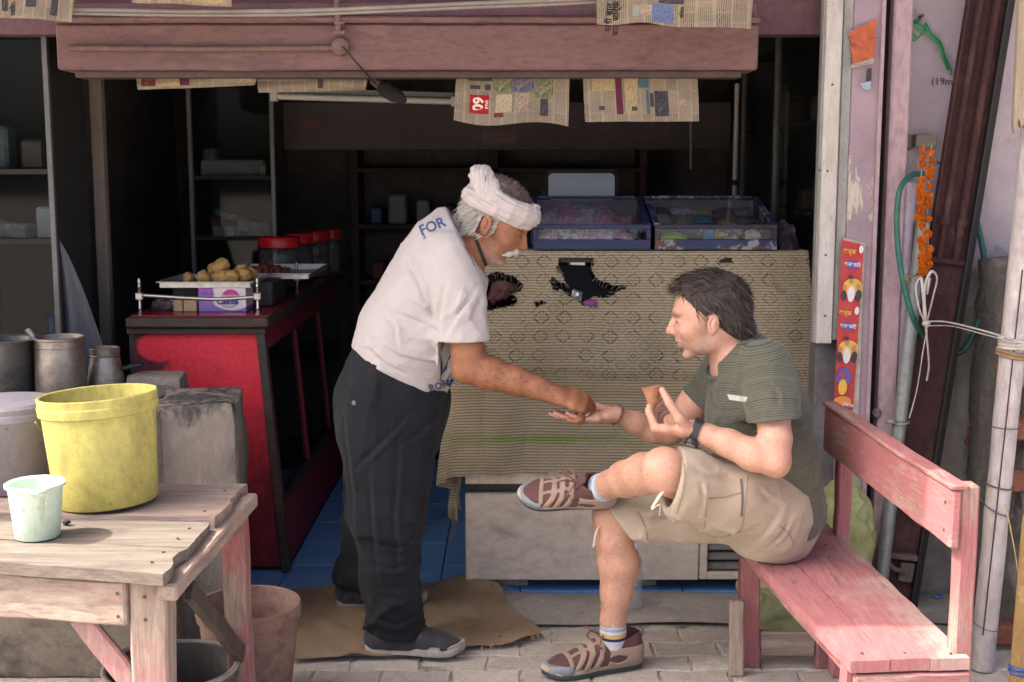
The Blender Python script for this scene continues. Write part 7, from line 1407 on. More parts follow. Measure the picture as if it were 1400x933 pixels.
        for i in range(6):
            a0 = .205-.017*i; z0 = .048+.0075*i
            m.tube([Vector(q(a0, -.020, z0-.004)), Vector(q(a0-.006, 0, z0+.009)), Vector(q(a0-.013, .020, z0+.002))], .0028*k, 6); m.tube([Vector(q(a0, .020, z0-.004)), Vector(q(a0-.006, 0, z0+.010)), Vector(q(a0-.013, -.020, z0+.002))], .0028*k, 6)
        for s_ in (-1, 1):
            m.tube(spline([Vector(q(.118, 0, .098)), Vector(q(.128, s_*.03, .108)), Vector(q(.145, s_*.045, .085)), Vector(q(.13, s_*.03, .078)), Vector(q(.118, 0, .096))], 5), .0026*k, 6); m.tube(spline([Vector(q(.118, 0, .098)), Vector(q(.15, s_*.012, .118)), Vector(q(.165, s_*.02, .125))], 4), .0026*k, 6)
        m.build('laces', M_lace, grp, smooth=60)
        sculpt('tongue', [loft([(q(.175, 0, .058), .018*k, .005*k, Y_), (q(.115, 0, .092), .022*k, .006*k, Y_), (q(.092, 0, .122), .022*k, .006*k, Y_)], 'u', .004)], .004, M_br, grp)
        m = MB(); m.tube([Vector(q(.004-.012*math.sin(a), 0, .085+.014*math.cos(a)+.01)) for a in [math.pi*j/8 for j in range(9)]], .003*k, 6); m.build('pull_loop', M_tan, grp, smooth=60)
    else:
        layer(m, [(0, .96), (.004, .99), (.020, 1.0), (.024, .97)]); m.build('sole', worn('offwhite_rubber', (.42, .40, .36), (.30, .28, .25), scale=14, rough=.8, dirt=(.16, .15, .14), dirt_amt=.6), grp, smooth=40)
        sculpt('upper', up_+cut, .004, cloth_mat('scuffed_canvas', (.045, .047, .052), (.03, .031, .036), .75, 700, dirt=(.17, .165, .16), dirt_amt=.64, sc=9), grp)
        m = MB(); layer(m, [(.0242, .985), (.029, .99), (.030, .97)]); m.build('foxing', plain('shoe_trim', (.30, .27, .22), .8), grp, smooth=40)
    return grp

# ------------------------------------------------------------------ standing man
pa_ = thing('person', 'standing man in white t-shirt, dark trousers and white head wrap leaning forward', 'person', px(570, 895, Z=0)); pa_.location.z = .012
cA = 3.95
hT, hM = XF(pp(673, 304, 3.92), (math.cos(R(27)), -.10, -math.sin(R(27))), (.1, 1, 0)); hs = 1.05
shoulder = pp(620, 356, 3.775); elbow = pp(642, 503, 3.73); wrist = pp(757, 539, 3.70)
hnd_dir = nv(pp(795, 550, 3.70)-wrist); hT2, hM2 = XF(wrist+hnd_dir*.004, hnd_dir, (.1, .78, .52))
Sd = (0, 1, 0)
SK = A_([.30, .130, .066])
bodyA = head_prims(hT, hM, hs, 1.12, .5, .001)+[
    loft([(hT((-.028, 0, -.045)), .054, .060, (0, 1, 0)), (pp(645, 322, 3.95), .056, .064, (0, 1, 0)), (pp(628, 345, 3.95), .075, .08, (0, 1, 0))], 'u', .03),
    loft([(pp(618, 358, cA), .17, .10, (0, 1, 0)), (pp(596, 400, cA), .17, .125, (0, 1, 0)), (pp(560, 470, cA), .165, .135, (0, 1, 0)), (pp(540, 520, cA), .16, .14, (0, 1, 0))], 'u', .03),
    loft([(shoulder, .056), (pp(630, 430, 3.745), .054), (pp(640, 482, 3.732), .050), (elbow, .047)], 'u', .02), loft([(elbow, .046, .046, (0, 0, 1)), (pp(668, 510, 3.728), .050, .048, (0, 0, 1)), (pp(705, 521, 3.715), .042, .040, (0, 0, 1)), (pp(735, 531, 3.705), .034, .030, (0, 0, 1)), (wrist, .031, .027, (0, 0, 1))], 'u', .015),
    ell(pp(633, 504, 3.735), (.028, .03, .028), None, 'u', .03),
    loft([(pp(618, 358, 4.12), .056), (pp(570, 450, 4.19), .048), (pp(560, 520, 4.16), .034)], 'u', .02)]
bodyA += hand_prims(hT2, hM2, [(46, 50, 30, 4), (54, 56, 34), (60, 62, 40, -2), (62, 66, 46, -4)], [(0.012, .022, -.006), (.045, .036, -.022), (.072, .030, -.040), (.088, .020, -.054)], s=1.06, fr=.0102)
bodyA += hand_prims(*XF(pp(560, 522, 4.16), (.3, -.05, -.9), (0, -1, 0)), [(20, 20, 10)]*4, [(0.012, .02, -.008), (.04, .042, -.015), (.07, .046, -.02), (.09, .045, -.022)])
def colA(V):
    u = (V-hT((0, 0, 0)))@hM/hs; x, y, z = u[:, 0], u[:, 1], u[:, 2]; head = sstep(-.16, -.12, z)*(np.linalg.norm(u, axis=1) < .2); C = np.tile(SK, (len(V), 1)); t = vnoise(V, 22, 2)[:, None]; C = C*(1+.14*t)*(1+.12*vnoise(V, 60, 8)[:, None]*A_([.8, 1, 1.1]))
    def mixc(m, c): 
        nonlocal C; m = np.clip(m, 0, 1)[:, None]; C = C*(1-m)+A_(c)*m
    mixc(head*sstep(-.075, -.095, z)*sstep(.03, .055, x)*.75*(.6+.4*vnoise(u, 160, 5)), (.46, .41, .36)); mixc(head*np.exp(-((z+.075)/.025)**2)*sstep(.0, .04, x)*sstep(.025, .04, np.abs(y))*.30*(.6+.5*vnoise(u, 140, 7)), (.48, .42, .36))
    mixc(head*np.exp(-((z+.0595)/.006)**2-((x-.098)/.012)**2-(y/.02)**2)*.6, (.20, .06, .05)); mixc(head*np.exp(-((x-.088)/.016)**2-((np.abs(y)-.03)/.02)**2-((z-.001)/.014)**2)*.45, (.12, .055, .035))
    mixc(head*np.exp(-((z-.028-.10*(.03-np.abs(y)))/.0065)**2-((np.abs(y)-.034)/.019)**2)*sstep(.062, .078, x)*.6, (.14, .11, .10)); mixc(head*np.exp(-((z-.0035)/.0036)**2-((np.abs(y)-.032)/.011)**2)*sstep(.078, .088, x)*.85, (.05, .032, .028)); mixc(np.exp(-((V-hT((-.004, -.082, -.006)))**2).sum(1)/.018**2)*.25, (.33, .10, .06))
    h2 = (V-wrist)@hM2; mixc(np.exp(-((h2[:, 0]-.12)/.05)**2)*(np.linalg.norm(h2, axis=1) < .2)*.25, (.16, .065, .035)); fore = np.clip(vnoise(V, 90, 4), 0, 1)*(V[:, 2] < 1.05)*.25; mixc(fore, (.13, .06, .04)); return C
bodyAo = sculpt('body', bodyA, .0034, skin_mat('brown_skin', .5, .08), pa_, color=colA, rel=1)
def body_hair(name, o, parent, sel, n, ln, axis, base, seed, wd=.0008):
    V = np.empty(len(o.data.vertices)*3, np.float32); o.data.vertices.foreach_get('co', V); V = V.reshape(-1, 3).astype(float); N_ = np.empty(V.size, np.float32); o.data.vertices.foreach_get('normal', N_); N_ = N_.reshape(-1, 3).astype(float)
    idx = np.nonzero(sel(V))[0]; r = np.random.default_rng(seed); idx = r.choice(idx, n); blades(name, V[idx]+r.normal(0, .001, (n, 3)), N_[idx], np.tile(nv(axis), (n, 1)), ln, wd, M_hair, parent, .45, seed, .3, .45, 2, base=base)
body_hair('arm_hair', bodyAo, pa_, lambda V: (V[:, 1] < 3.8) & (V[:, 2] < 1.02) & (V[:, 0] > -.10) & (V[:, 0] < .13), 1300, .012, wrist-elbow, (.05, .03, .02), 31, .0005)
# shirt
M_shirtA = cloth_mat('white_cotton', (.50, .465, .455), (.44, .405, .40), .9, 700, dirt=(.50, .45, .42), dirt_amt=.62, bump=.18)
Sd = (0, 1, 0)
sh = [loft([(pp(546, 506, cA), .20, .170, Sd), (pp(566, 458, cA), .205, .172, Sd), (pp(590, 405, cA), .21, .162, Sd), (pp(607, 362, cA), .205, .142, Sd), (pp(616, 334, cA), .165, .115, Sd), (pp(626, 320, cA), .11, .08, Sd)], 'u', .03, kk=.03),
      loft([(shoulder+A_([-.01, 0, .01]), .075), (pp(627, 405, 3.75), .078), (pp(633, 468, 3.735), .070, .079, (0, 1, 0)), (pp(636, 500, 3.73), .070, .081, (0, 1, 0))], 'u', .022), loft([(pp(616, 352, 4.11), .075), (pp(580, 425, 4.16), .074), (pp(572, 465, 4.18), .072)], 'u', .045)]
ax_t = nv(pp(632, 316, cA)-pp(546, 506, cA)); hem_n = nv(A_([math.sin(R(-22)), 0, -math.cos(R(22))]))
neck_ax = nv(hT((-.028, 0, -.045))-pp(628, 345, 3.95))
cutA = [half(pp(545, 503, cA)+A_([0, 0, 0]), (-.46, 0, -.89)), half(pp(629, 316, cA), (.87, 0, .5)), half(pp(634, 464, 3.735), nv(pp(642, 503, 3.73)-pp(622, 380, 3.76))) if False else Prim(lambda P: np.maximum(-((P-pp(634, 465, 3.735))@nv([.02, 0, -1])), np.maximum(P[:, 1]-3.84, .045-(P[:, 0]-(pp(600, 465, 3.735)[0]-.045)))), [-99]*3, [99]*3, 's', .003),
       loft([(elbow+A_([0, 0, -.03]), .062, .068, (0, 1, 0)), (pp(632, 430, 3.745), .058, .062, (0, 1, 0))], 's', .003), loft([(pp(628, 345, 3.95), .062, .072, Sd), (hT((-.03, 0, -.03)), .064, .074, Sd)], 's', .004),
       loft([(pp(530, 545, cA), .185, .150, Sd), (pp(552, 495, cA), .190, .155, Sd)], 's', .003)]
def dispA(P):
    d = folds(P, (.35, 0, -.9), 8, .0055, .25, 1); m = gauss(P, pp(550, 490, 3.78), .15); d = d+m*folds(P, (.9, .1, -.25), 13, .012, .22, 4); m2 = gauss(P, pp(605, 450, 3.76), .12); d = d+m2*folds(P, (.75, 0, .65), 12, .015, .2, 7); m3 = gauss(P, pp(636, 430, 3.70), .10); d = d+m3*folds(P, (.2, 0, 1), 13, .008, .3, 9); m4 = gauss(P, pp(600, 340, 3.76), .12); d = d+m4*folds(P, (.8, 0, .5), 11, .006, .25, 10); return d+creases(P, [[(654, 388), (632, 418), (612, 450)], [(612, 378), (604, 420), (600, 462)], [(552, 408), (582, 424), (604, 436)], [(540, 428), (572, 440), (602, 452)], [(510, 466), (548, 486), (592, 498)], [(496, 476), (528, 500), (568, 518)], [(590, 466), (608, 482), (622, 482)], [(588, 392), (590, 420), (598, 452)], [(556, 356), (572, 384), (584, 412)], [(640, 440), (650, 425), (660, 402)], [(520, 420), (540, 450), (545, 480)]], 3.75, .0065, .007, 3.93)
shirtA = sculpt('shirt', sh+[dispp(dispA)]+cutA, .0042, M_shirtA, pa_, rel=2)
bvA = bvh_of(shirtA); M_navyp = plain('shirt_print_navy', (.06, .085, .20), .8)
oF = Vector(pp(591, 310, 3.75)); vd = (oF-Vector((0, 0, CAM_H))).normalized()
XFt = Vector(pp(592, 326, 3.75))-Vector(pp(578, 300, 3.75)); 
text_on('print', 'FOR', .058, oF, Vector((-.30, 0, -.92)) if False else Vector((.42, 0, .9))*-1, Vector((.90, 0, .30)), bvA, vd, M_navyp, pa_, .0012) if False else text_on('print', 'FOR', .044, oF, Vector((.93, 0, .37)), Vector((-.37, 0, .93)), bvA, vd, M_navyp, pa_, .0010)
o2 = Vector(pp(577, 318, 3.75)); text_on('print', 'EUROPE', .012, o2, Vector((.37, 0, -.93)), Vector((.93, 0, .37)), bvA, vd, M_navyp, pa_, .0003)
m = MB(); ol = [(617, 474), (616, 487), (612, 494), (610, 503), (602, 513), (598, 520), (609, 521), (616, 513), (621, 505), (627, 498)]
pts = [Vector(pp(a, b, 3.76)) for a, b in ol]; rr = []
for p in pts:
    d = (p-Vector((0, 0, CAM_H))).normalized(); h = bvA.ray_cast(p-d*.3, d, .8); rr.append((h[0] if h[0] else p)-d*.0008)
m.tube(rr, [.004, .005, .002, .005, .0018, .0018, .0015, .0018, .0018, .0015], 5, flat=.4); m.build('print_outline', M_navyp, pa_)
o3 = Vector(pp(605, 527, 3.76)); text_on('print', 'ROMA', .030, o3, Vector((.95, 0, .25)), Vector((-.15, 0, 1)), bvA, (o3-Vector((0, 0, CAM_H))).normalized(), M_navyp, pa_, .0012)
# black cord round the neck and dark collar lines
def ring_on(name, c, axis, r1, r2, side, rt, mat, parent, flat=1.0, n=40, wob=0.0):
    ax = nv(axis); s_ = nv(A_(side)-ax*A_(side).dot(ax)); v = np.cross(ax, s_); m = MB(); m.tube([Vector(A_(c)+s_*r1*math.cos(a)+v*r2*math.sin(a)+ax*wob*math.sin(2*a)) for a in [2*math.pi*k/n for k in range(n)]], rt, 8, closed=True, flat=flat); return m.build(name, mat, parent, smooth=60)


# trousers
M_trA = cloth_mat('charcoal_trousers', (.017, .019, .023), (.011, .0125, .0155), .9, 900, bump=.4, sheen=.04, dirt=(.03, .03, .03), dirt_amt=.68)
def legA(pts): return loft([(pp(x, y, Y), w, d, Sd) for x, y, Y, w, d in pts], 'u', .03, kk=.03)
trA = [loft([(pp(546, 506, cA), .185, .158, Sd), (pp(536, 545, cA), .195, .172, Sd), (pp(531, 585, cA), .195, .165, Sd)], 'u', .04, kk=.03), legA([(530, 585, 3.86, .105, .150), (530, 640, 3.855, .105, .136), (527, 700, 3.845, .098, .116), (531, 770, 3.835, .090, .092), (538, 830, 3.83, .086, .086), (543, 872, 3.83, .084, .090)]), legA([(528, 585, 4.05, .10, .145), (522, 650, 4.09, .10, .125), (512, 720, 4.16, .095, .105), (500, 780, 4.22, .085, .088), (493, 812, 4.25, .082, .086)])]
cutT = [half(pp(545, 497, cA), (.46, 0, .89)), half([0, 0, .030], (-.12, 0, -1)), loft([(pp(543, 872, 3.83), .062, .07, Sd), (pp(545, 900, 3.83), .075, .085, Sd)], 's', .004)]
def dispT(P):
    d = folds(P, (.06, 0, 1), 8, .010, .12, 11); z = P[:, 2]; low = sstep(.36, .10, z); d = d+low*folds(P, (1, .3, .35), 11, .018, .3, 13); hip = sstep(.62, .9, z); d = d+hip*folds(P, (.45, 0, .9), 10, .009, .2, 15); kn = np.exp(-((z-.42)/.10)**2); d = d+kn*folds(P, (.9, 0, -.45), 10, .013, .25, 17); return d+creases(P, [[(582, 728), (548, 742), (496, 730)], [(578, 762), (540, 770), (500, 762)], [(582, 832), (545, 846), (508, 832)], [(578, 800), (548, 812), (520, 806)], [(566, 556), (524, 600), (484, 640)], [(466, 556), (478, 640), (486, 724)], [(548, 590), (540, 700), (548, 800)], [(600, 560), (575, 590), (548, 604)], [(505, 640), (512, 720), (520, 800)]], 3.8, .008, .008, 3.92)
trO = sculpt('trousers', trA+[dispp(dispT)]+cutT, .005, M_trA, pa_, rel=2)
bvT = bvh_of(trO)
def pressed_line(name, pts, r, mat, parent, bv, Y, flat=.5):
    out = []
    for p in spline([Vector(pp(a, b, Y)) for a, b in pts], 5):
        d = (p-Vector((0, 0, CAM_H))).normalized(); h = bv.ray_cast(p-d*.3, d, .8); out.append((h[0] if h[0] else p)-d*.0006)
    m = MB(); m.tube(out, r, 5, flat=flat); return m.build(name, mat, parent)
bvBody = bvh_of(bodyAo)
pressed_line('neck_cord', [(637, 283), (639, 296), (645, 314), (653, 334), (660, 352), (664, 362)], .0060, plain('black_cord', (.018, .017, .017), .7), pa_, bvBody, 3.85, 1.0)
for dx_ in (-7, -12): pressed_line('collar_stitch', [(626+dx_, 290), (633+dx_, 306), (644+dx_, 328), (654+dx_, 348), (660+dx_, 364)], .0016, M_navyp, pa_, bvA, 3.8)
M_seam = plain('dark_seam', (.012, .013, .015), .9); pressed_line('pocket_welt', [(470, 527), (482, 538), (497, 547), (509, 556)], .004, M_seam, pa_, bvT, 3.8); pressed_line('pocket_welt', [(541, 555), (536, 580), (531, 612)], .003, M_seam, pa_, bvT, 3.8)
p = Vector(pp(484, 551, 3.8)); d = (p-Vector((0, 0, CAM_H))).normalized(); h = bvT.ray_cast(p-d*.3, d, .8)[0]; m = MB(); m.lathe([(.0075, 0), (.0075, .002), (.004, .003), (.001, .002)], 14, Matrix.Translation(h-d*.0005) @ (-d).to_track_quat('Z', 'Y').to_matrix().to_4x4(), cap_top=True); m.build('button', plain('grey_button', (.16, .16, .17), .4), pa_, smooth=40)
ring_on('waist_belt', pp(543, 503, cA), (.46, 0, .89), .180, .150, Sd, .010, M_trA, pa_, flat=.4)
g0 = arr(px(500, 889, Z=.016)); g1 = arr(px(638, 893, Z=.016)); g0[2] = g1[2] = .018; shoe('shoe', pa_, g0, g1, (0, 0, 1), 'slip')
g0 = arr(px(460, 828, Z=.016)); g1 = arr(px(586, 824, Z=.016)); g0[2] = g1[2] = .018; shoe('shoe', pa_, g0, g1, (0, 0, 1), 'slip')
# head wrap, hair, moustache
def tbn():
    P = []; base = lambda a, r, z: hT(A_((.002+(.104+r)*math.cos(a), (.083+r)*math.sin(a), z+.010*math.cos(a)-.004*math.sin(a)))*hs)
    for i, (r, z, rt) in enumerate(((-.001, .027, .010), (.005, .039, .0115), (.008, .052, .012), (.007, .065, .012), (.002, .077, .0105), (-.005, .087, .008))):
        pts = [base(2*math.pi*k/16, r+.0015*math.sin(3*k+i*2), z+.004*math.sin(2*math.pi*k/16*2+i*1.4)) for k in range(17)]; P.append(tubep(pts, rt*hs, 'u', .003))
    for kn in ([((.022, -.086, .052), .015), ((-.018, -.089, .074), .022), ((-.052, -.078, .098), .027), ((-.082, -.062, .116), .027), ((-.108, -.052, .120), .018)], [((-.020, -.088, .046), .016), ((-.048, -.087, .070), .021), ((-.080, -.070, .094), .022), ((-.105, -.056, .104), .016)], [((-.060, -.066, .112), .016), ((-.085, -.052, .130), .017), ((-.104, -.046, .128), .010)]):
        P.append(loft([(hT(A_(c)*hs), r*1.22, r*.8, hM[:, 0]) for c, r in kn], 'u', .003, kk=.012))
    return P
def dispW(P):
    u = (P-hT((0, 0, 0)))@hM; kn = sstep(-.02, -.05, u[:, 0])*sstep(.07, .09, u[:, 2]); w = u[:, 2]*(1-kn)+(u[:, 2]*.5+u[:, 0]*.85)*kn; return -.0014*np.sin(w*520+4*vnoise(P, 16, 3))-.0016*vnoise(P, 45, 5)
sculpt('head_wrap', tbn(), .003, cloth_mat('wrap_cotton', (.54, .49, .475), (.47, .42, .41), .9, 800, dirt=(.5, .44, .42), bump=.2), pa_, disp=dispW, rel=1)
m = MB()
for pts in ([(-.105, -.070, .125), (-.09, -.083, .112), (-.083, -.086, .10)], [(-.07, -.086, .122), (-.062, -.097, .108), (-.056, -.101, .098)]): m.tube([Vector(hT(A_(q)*hs)) for q in pts], .0016, 5)
m.build('wrap_stripe', plain('wrap_stripe_black', (.04, .04, .05), .9), pa_)
def scalp(T, M_, s, n, mask, seed, grow=1.03):
    r = np.random.default_rng(seed); d = r.normal(0, 1, (n*6, 3)); d /= np.linalg.norm(d, axis=1)[:, None]; c = A_([-.006, 0, .040]); p = c+d*A_([.100, .077, .083])*grow
    low = p[:, 2] < .02; k = mask(p, d); p, d = p[k][:n], d[k][:n]; nrm = d/A_([.100, .077, .083]); nrm /= np.linalg.norm(nrm, axis=1)[:, None]; return (p*s)@M_.T+T((0, 0, 0)), nrm@M_.T, p
hb, hn, hl = scalp(hT, hM, hs, 4500, lambda p, d: (p[:, 2] > .080) & (p[:, 0] < .085), 3, 1.02)
tone = np.where((hl[:, 2] > .09)[:, None], A_([[.20, .155, .13]]), A_([[.42, .39, .35]])); blades('hair', hb, hn, (hn*.5+A_([-.25, 0, .15])), .015, .0020, M_hair, pa_, .6, 4, .1, .22, base=tone)
sculpt('hair_cap', [ell(hT(A_((-.014, 0, .048))*hs), A_([.100, .079, .083])*hs, hM, 'u', .01), ell(hT(A_((-.058, 0, -.008))*hs), A_([.050, .066, .050])*hs, hM, 'u', .02), ell(hT(A_((.008, 0, .002))*hs), A_([.026, .0765, .034])*hs, hM, 'u', .01), Prim(lambda P: (lambda u: np.maximum(.0-(u[:, 2]+.060+.25*(u[:, 0]+.06)*(u[:, 0] > -.06)), (u[:, 0]-.030)-.9*np.maximum(u[:, 2]-.02, 0)))((P-hT((0, 0, 0)))@hM/hs), [-99]*3, [99]*3, 'i', .004), ell(hT(A_((-.004, -.082, -.008))*hs), A_([.021, .022, .033])*hs, hM, 's', .004), ell(hT(A_((-.004, .082, -.008))*hs), A_([.021, .022, .033])*hs, hM, 's', .004)], .0036, plain('grey_undercoat', (.34, .31, .275), .9), pa_)
r_ = np.random.default_rng(9); nn = 6000; ph = r_.random(nn); yy_ = r_.uniform(-1, 1, nn); xx_ = -.105+.13*ph; zz_ = r_.uniform(-.058, .055, nn); rad = np.sqrt(np.clip(1-((xx_+.014)/.104)**2, .02, 1))*.080
rootsl = np.stack([xx_, np.sign(yy_)*rad, zz_], 1); bk = xx_ < -.06; rootsl[bk, 1] = yy_[bk]*rad[bk]; ok = ~((np.abs(xx_+.004) < .022) & (np.abs(zz_+.008) < .034)) & ~((xx_ > .0) & (zz_ < -.025)) & ~((xx_ > -.045) & (zz_ < -.045)); rootsl = rootsl[ok]
nl = np.stack([rootsl[:, 0]*.7, rootsl[:, 1]*1.4, rootsl[:, 2]*.2], 1); nl /= np.linalg.norm(nl, axis=1)[:, None]
blades('hair', (rootsl*hs)@hM.T+hT((0, 0, 0)), nl@hM.T, np.tile(hM@A_([-.45, 0, -.85]), (len(rootsl), 1)), .020, .0020, M_hair, pa_, .10, 5, .06, .10, colj=.2, base=(.40, .37, .335))
sculpt('moustache', [loft([(hT(A_((.1085, 0, -.0420))*hs), .0075, .0055, hM[:, 2]), (hT(A_((.105, y*.017, -.046))*hs), .0095, .0065, hM[:, 2]), (hT(A_((.091, y*.036, -.058))*hs), .0070, .0055, hM[:, 2]), (hT(A_((.076, y*.045, -.069))*hs), .0035, .003, hM[:, 2])], 'u', .004) for y in (-1, 1)], .0024, plain('moustache_white', (.48, .43, .375), .95), pa_, disp=lambda P: -.0012*vnoise(P, 160, 2))
# ring
T3, M3 = XF(wrist+hnd_dir*.004, hnd_dir, (.1, .78, .52)); m = MB(); a1 = R(60); c = A_([.086*1.06, -.009*1.06, 0])+A_([math.cos(a1), 0, -math.sin(a1)])*.032
dirf = M3@A_([math.cos(a1), 0, -math.sin(a1)]); ring_on('finger_ring', T3(c), dirf, .0118, .0118, M3[:, 1], .0026, plain('silver', (.75, .73, .70), .25, 1.0), pa_, n=18)

# ------------------------------------------------------------------ seated man
pb_ = thing('person', 'seated man in striped green t-shirt and khaki shorts holding out his palm', 'person', (.76, 3.55, .45))
cB = 3.52; gT, gM = XF(pp(971, 436, 3.50), (-.985, .13, -.115), (-.13, -1, 0)); gs = .985
shN = pp(1050, 503, 3.345); elN = pp(1060, 630, 3.235); wrN = pp(946, 588, 3.31); shF = pp(985, 508, 3.69); elF = pp(915, 590, 3.79); wrF = pp(842, 567, 3.745)
SKB = A_([.50, .285, .205])
hipN, knN, ankN = pp(1048, 690, 3.43), pp(908, 645, 3.275), pp(822, 667, 3.585); hipF, knF, ankF = pp(1048, 695, 3.63), pp(845, 704, 3.67), pp(838, 868, 3.70)
bodyB = head_prims(gT, gM, gs, 1.0, 0.0, .003)+[
    loft([(gT((-.034, 0, -.035)), .052, .055, (0, 1, 0)), (pp(992, 470, 3.51), .052, .056, (0, 1, 0)), (pp(1008, 498, 3.52), .075, .075, (0, 1, 0))], 'u', .025),
    loft([(pp(1018, 505, cB), .165, .09, Sd), (pp(1036, 560, cB), .165, .115, Sd), (pp(1050, 630, cB), .155, .115, Sd), (pp(1058, 695, cB), .16, .11, Sd)], 'u', .03),
    loft([(shN, .052), (pp(1056, 560, 3.29), .047), (pp(1060, 600, 3.25), .043), (elN, .039)], 'u', .02), ell(pp(1063, 640, 3.235), (.022, .022, .022), None, 'u', .02), loft([(elN, .040, .040, (0, 0, 1)), (pp(1030, 622, 3.25), .043, .042, (0, 0, 1)), (pp(995, 606, 3.28), .037, .036, (0, 0, 1)), (pp(968, 596, 3.30), .030, .028, (0, 0, 1)), (wrN, .0280, .0245, (0, 0, 1))], 'u', .015),
    loft([(shF, .054), (pp(950, 552, 3.74), .051), (elF, .044)], 'u', .02), loft([(elF, .041, .041, Sd), (pp(893, 588, 3.785), .042, .042, Sd), (pp(868, 578, 3.765), .035, .034, Sd), (wrF, .028, .024, Sd)], 'u', .015),
    loft([(hipN, .10), (pp(980, 665, 3.35), .086), (knN, .060)], 'u', .02), loft([(knN, .060), (pp(880, 648, 3.37), .057), (pp(855, 655, 3.46), .051), (pp(835, 662, 3.54), .040), (ankN, .037)], 'u', .015), ell(pp(907, 637, 3.262), (.044, .042, .040), None, 'u', .03),
    loft([(hipF, .10), (pp(950, 698, 3.65), .088), (knF, .060)], 'u', .02), loft([(knF, .058, .060, (0, 1, 0)), (pp(838, 735, 3.665), .055, .056, Sd), (pp(846, 770, 3.675), .056, .062, Sd), (pp(843, 810, 3.685), .047, .049, Sd), (pp(838, 848, 3.695), .037, .038, Sd), (ankF, .036, .036, Sd)], 'u', .012), ell(pp(829, 706, 3.665), (.042, .046, .05), None, 'u', .03)]
# left hand round the cup: radial side to the camera, fingers up and to the left
hl_dir = nv(pp(890, 587, 3.33)-wrN); lT, lM = XF(wrN+hl_dir*.004, hl_dir, (.10, -.93, .30))   # y = thumb side
if (np.cross(hl_dir, lM[:, 1])@A_([0, 0, 1])) > 0: pass
# right palm up under the other man's fingers
fr_dir = nv(pp(790, 573, 3.73)-wrF); rT, rM = XF(wrF+fr_dir*.004, fr_dir, (.05, .92, -.10))
if rM[2, 2] > 0: rM = rM.copy(); rM[:, 2] *= -1; rT = (lambda c, M2: (lambda p: c+M2@A_(p, float)))(wrF+fr_dir*.004, rM)
bodyB += hand_prims(rT, rM, [(12, 8, 6, 3), (8, 8, 6), (8, 10, 8, -2), (10, 12, 10, -5)], [(0.012, .022, -.010), (.042, .044, -.024), (.068, .056, -.026), (.090, .060, -.026)], s=1.02)
lsgn = -1 if (lM[0, 2] > 0) else 1          # back of the hand faces left and down
if lM[0, 2] > 0: lM = lM.copy(); lM[:, 2] *= -1; lT = (lambda c, M2: (lambda p: c+M2@A_(p, float)))(wrN+hl_dir*.004, lM)
CUP = pp(892, 540, 3.312)
def inl(w): return lM.T@(A_(w)-(wrN+hl_dir*.004))
thumb_l = [inl(wrN+hl_dir*.02+A_([.005, -.018, .008])), inl(pp(929, 572, 3.272)), inl(pp(915, 551, 3.275)), inl(pp(905, 533, 3.295))]
bodyB += hand_prims(lT, lM, [(66, 36, 30, 2), (72, 40, 32), (78, 46, 36, -2), (82, 52, 40, -4)], [t/1.06 for t in thumb_l], s=1.06, fr=.0098)
def colB(V):
    u = (V-gT((0, 0, 0)))@gM/gs; x, y, z = u[:, 0], u[:, 1], u[:, 2]; head = (np.linalg.norm(u, axis=1) < .17)*1.0; C = np.tile(SKB, (len(V), 1)); C = C*(1+.07*vnoise(V, 18, 2)[:, None])
    def mixc(m, c):
        nonlocal C; m = np.clip(m, 0, 1)[:, None]; C = C*(1-m)+A_(c)*m
    st = head*(sstep(-.045, -.075, z)*sstep(.005, .04, x)+.9*np.exp(-((x-.020)/.022)**2)*sstep(.02, -.03, z)); mixc(st*.58*(.6+.4*vnoise(u, 170, 5)), (.23, .185, .17)); mixc(head*np.exp(-((z+.0585)/.0075)**2-((x-.098)/.013)**2-(y/.022)**2)*.65, (.38, .12, .11)); mixc(head*np.exp(-((x-.112)/.014)**2-(y/.02)**2-((z+.024)/.018)**2)*.3, (.60, .25, .19))
    mixc(head*np.exp(-((z-.027-.10*(.03-np.abs(y)))/.0065)**2-((np.abs(y)-.034)/.019)**2)*sstep(.062, .078, x)*.85, (.07, .05, .045)); mixc(head*np.exp(-((x-.088)/.014)**2-((np.abs(y)-.03)/.018)**2-((z-.001)/.012)**2)*.22, (.25, .12, .10)); mixc(head*np.exp(-((z-.0045)/.0034)**2-((np.abs(y)-.032)/.011)**2)*sstep(.078, .088, x)*.85, (.07, .05, .045)); mixc(np.exp(-((V-gT((-.004, .082, -.006)))**2).sum(1)/.018**2)*.3, (.60, .26, .20))
    for q in (rT((.07, 0, -.015)), lT((.05, .01, -.015))): mixc(np.exp(-((V-q)**2).sum(1)/.05**2)*.30, (.62, .33, .26))
    leg = (V[:, 2] < .82)*np.clip(vnoise(V, 120, 6)-.15, 0, 1)*.28; mixc(leg, (.30, .16, .11)); mixc(np.exp(-((V-pp(905, 628, 3.22))**2).sum(1)/.05**2)*.25, (.62, .33, .25)); return C
bodyBo = sculpt('body', bodyB, .0034, skin_mat('fair_skin', .5, .12), pb_, color=colB, rel=1)
body_hair('leg_hair', bodyBo, pb_, lambda V: (V[:, 2] < .50) & (V[:, 2] > .14) & (V[:, 0] < .42), 700, .012, (0, 0, -1), (.22, .12, .08), 32, .0004)
body_hair('leg_hair', bodyBo, pb_, lambda V: (V[:, 2] > .60) & (V[:, 2] < .80) & (V[:, 0] < .42) & (V[:, 0] > .24), 350, .010, ankN-knN, (.24, .13, .09), 33, .0004)
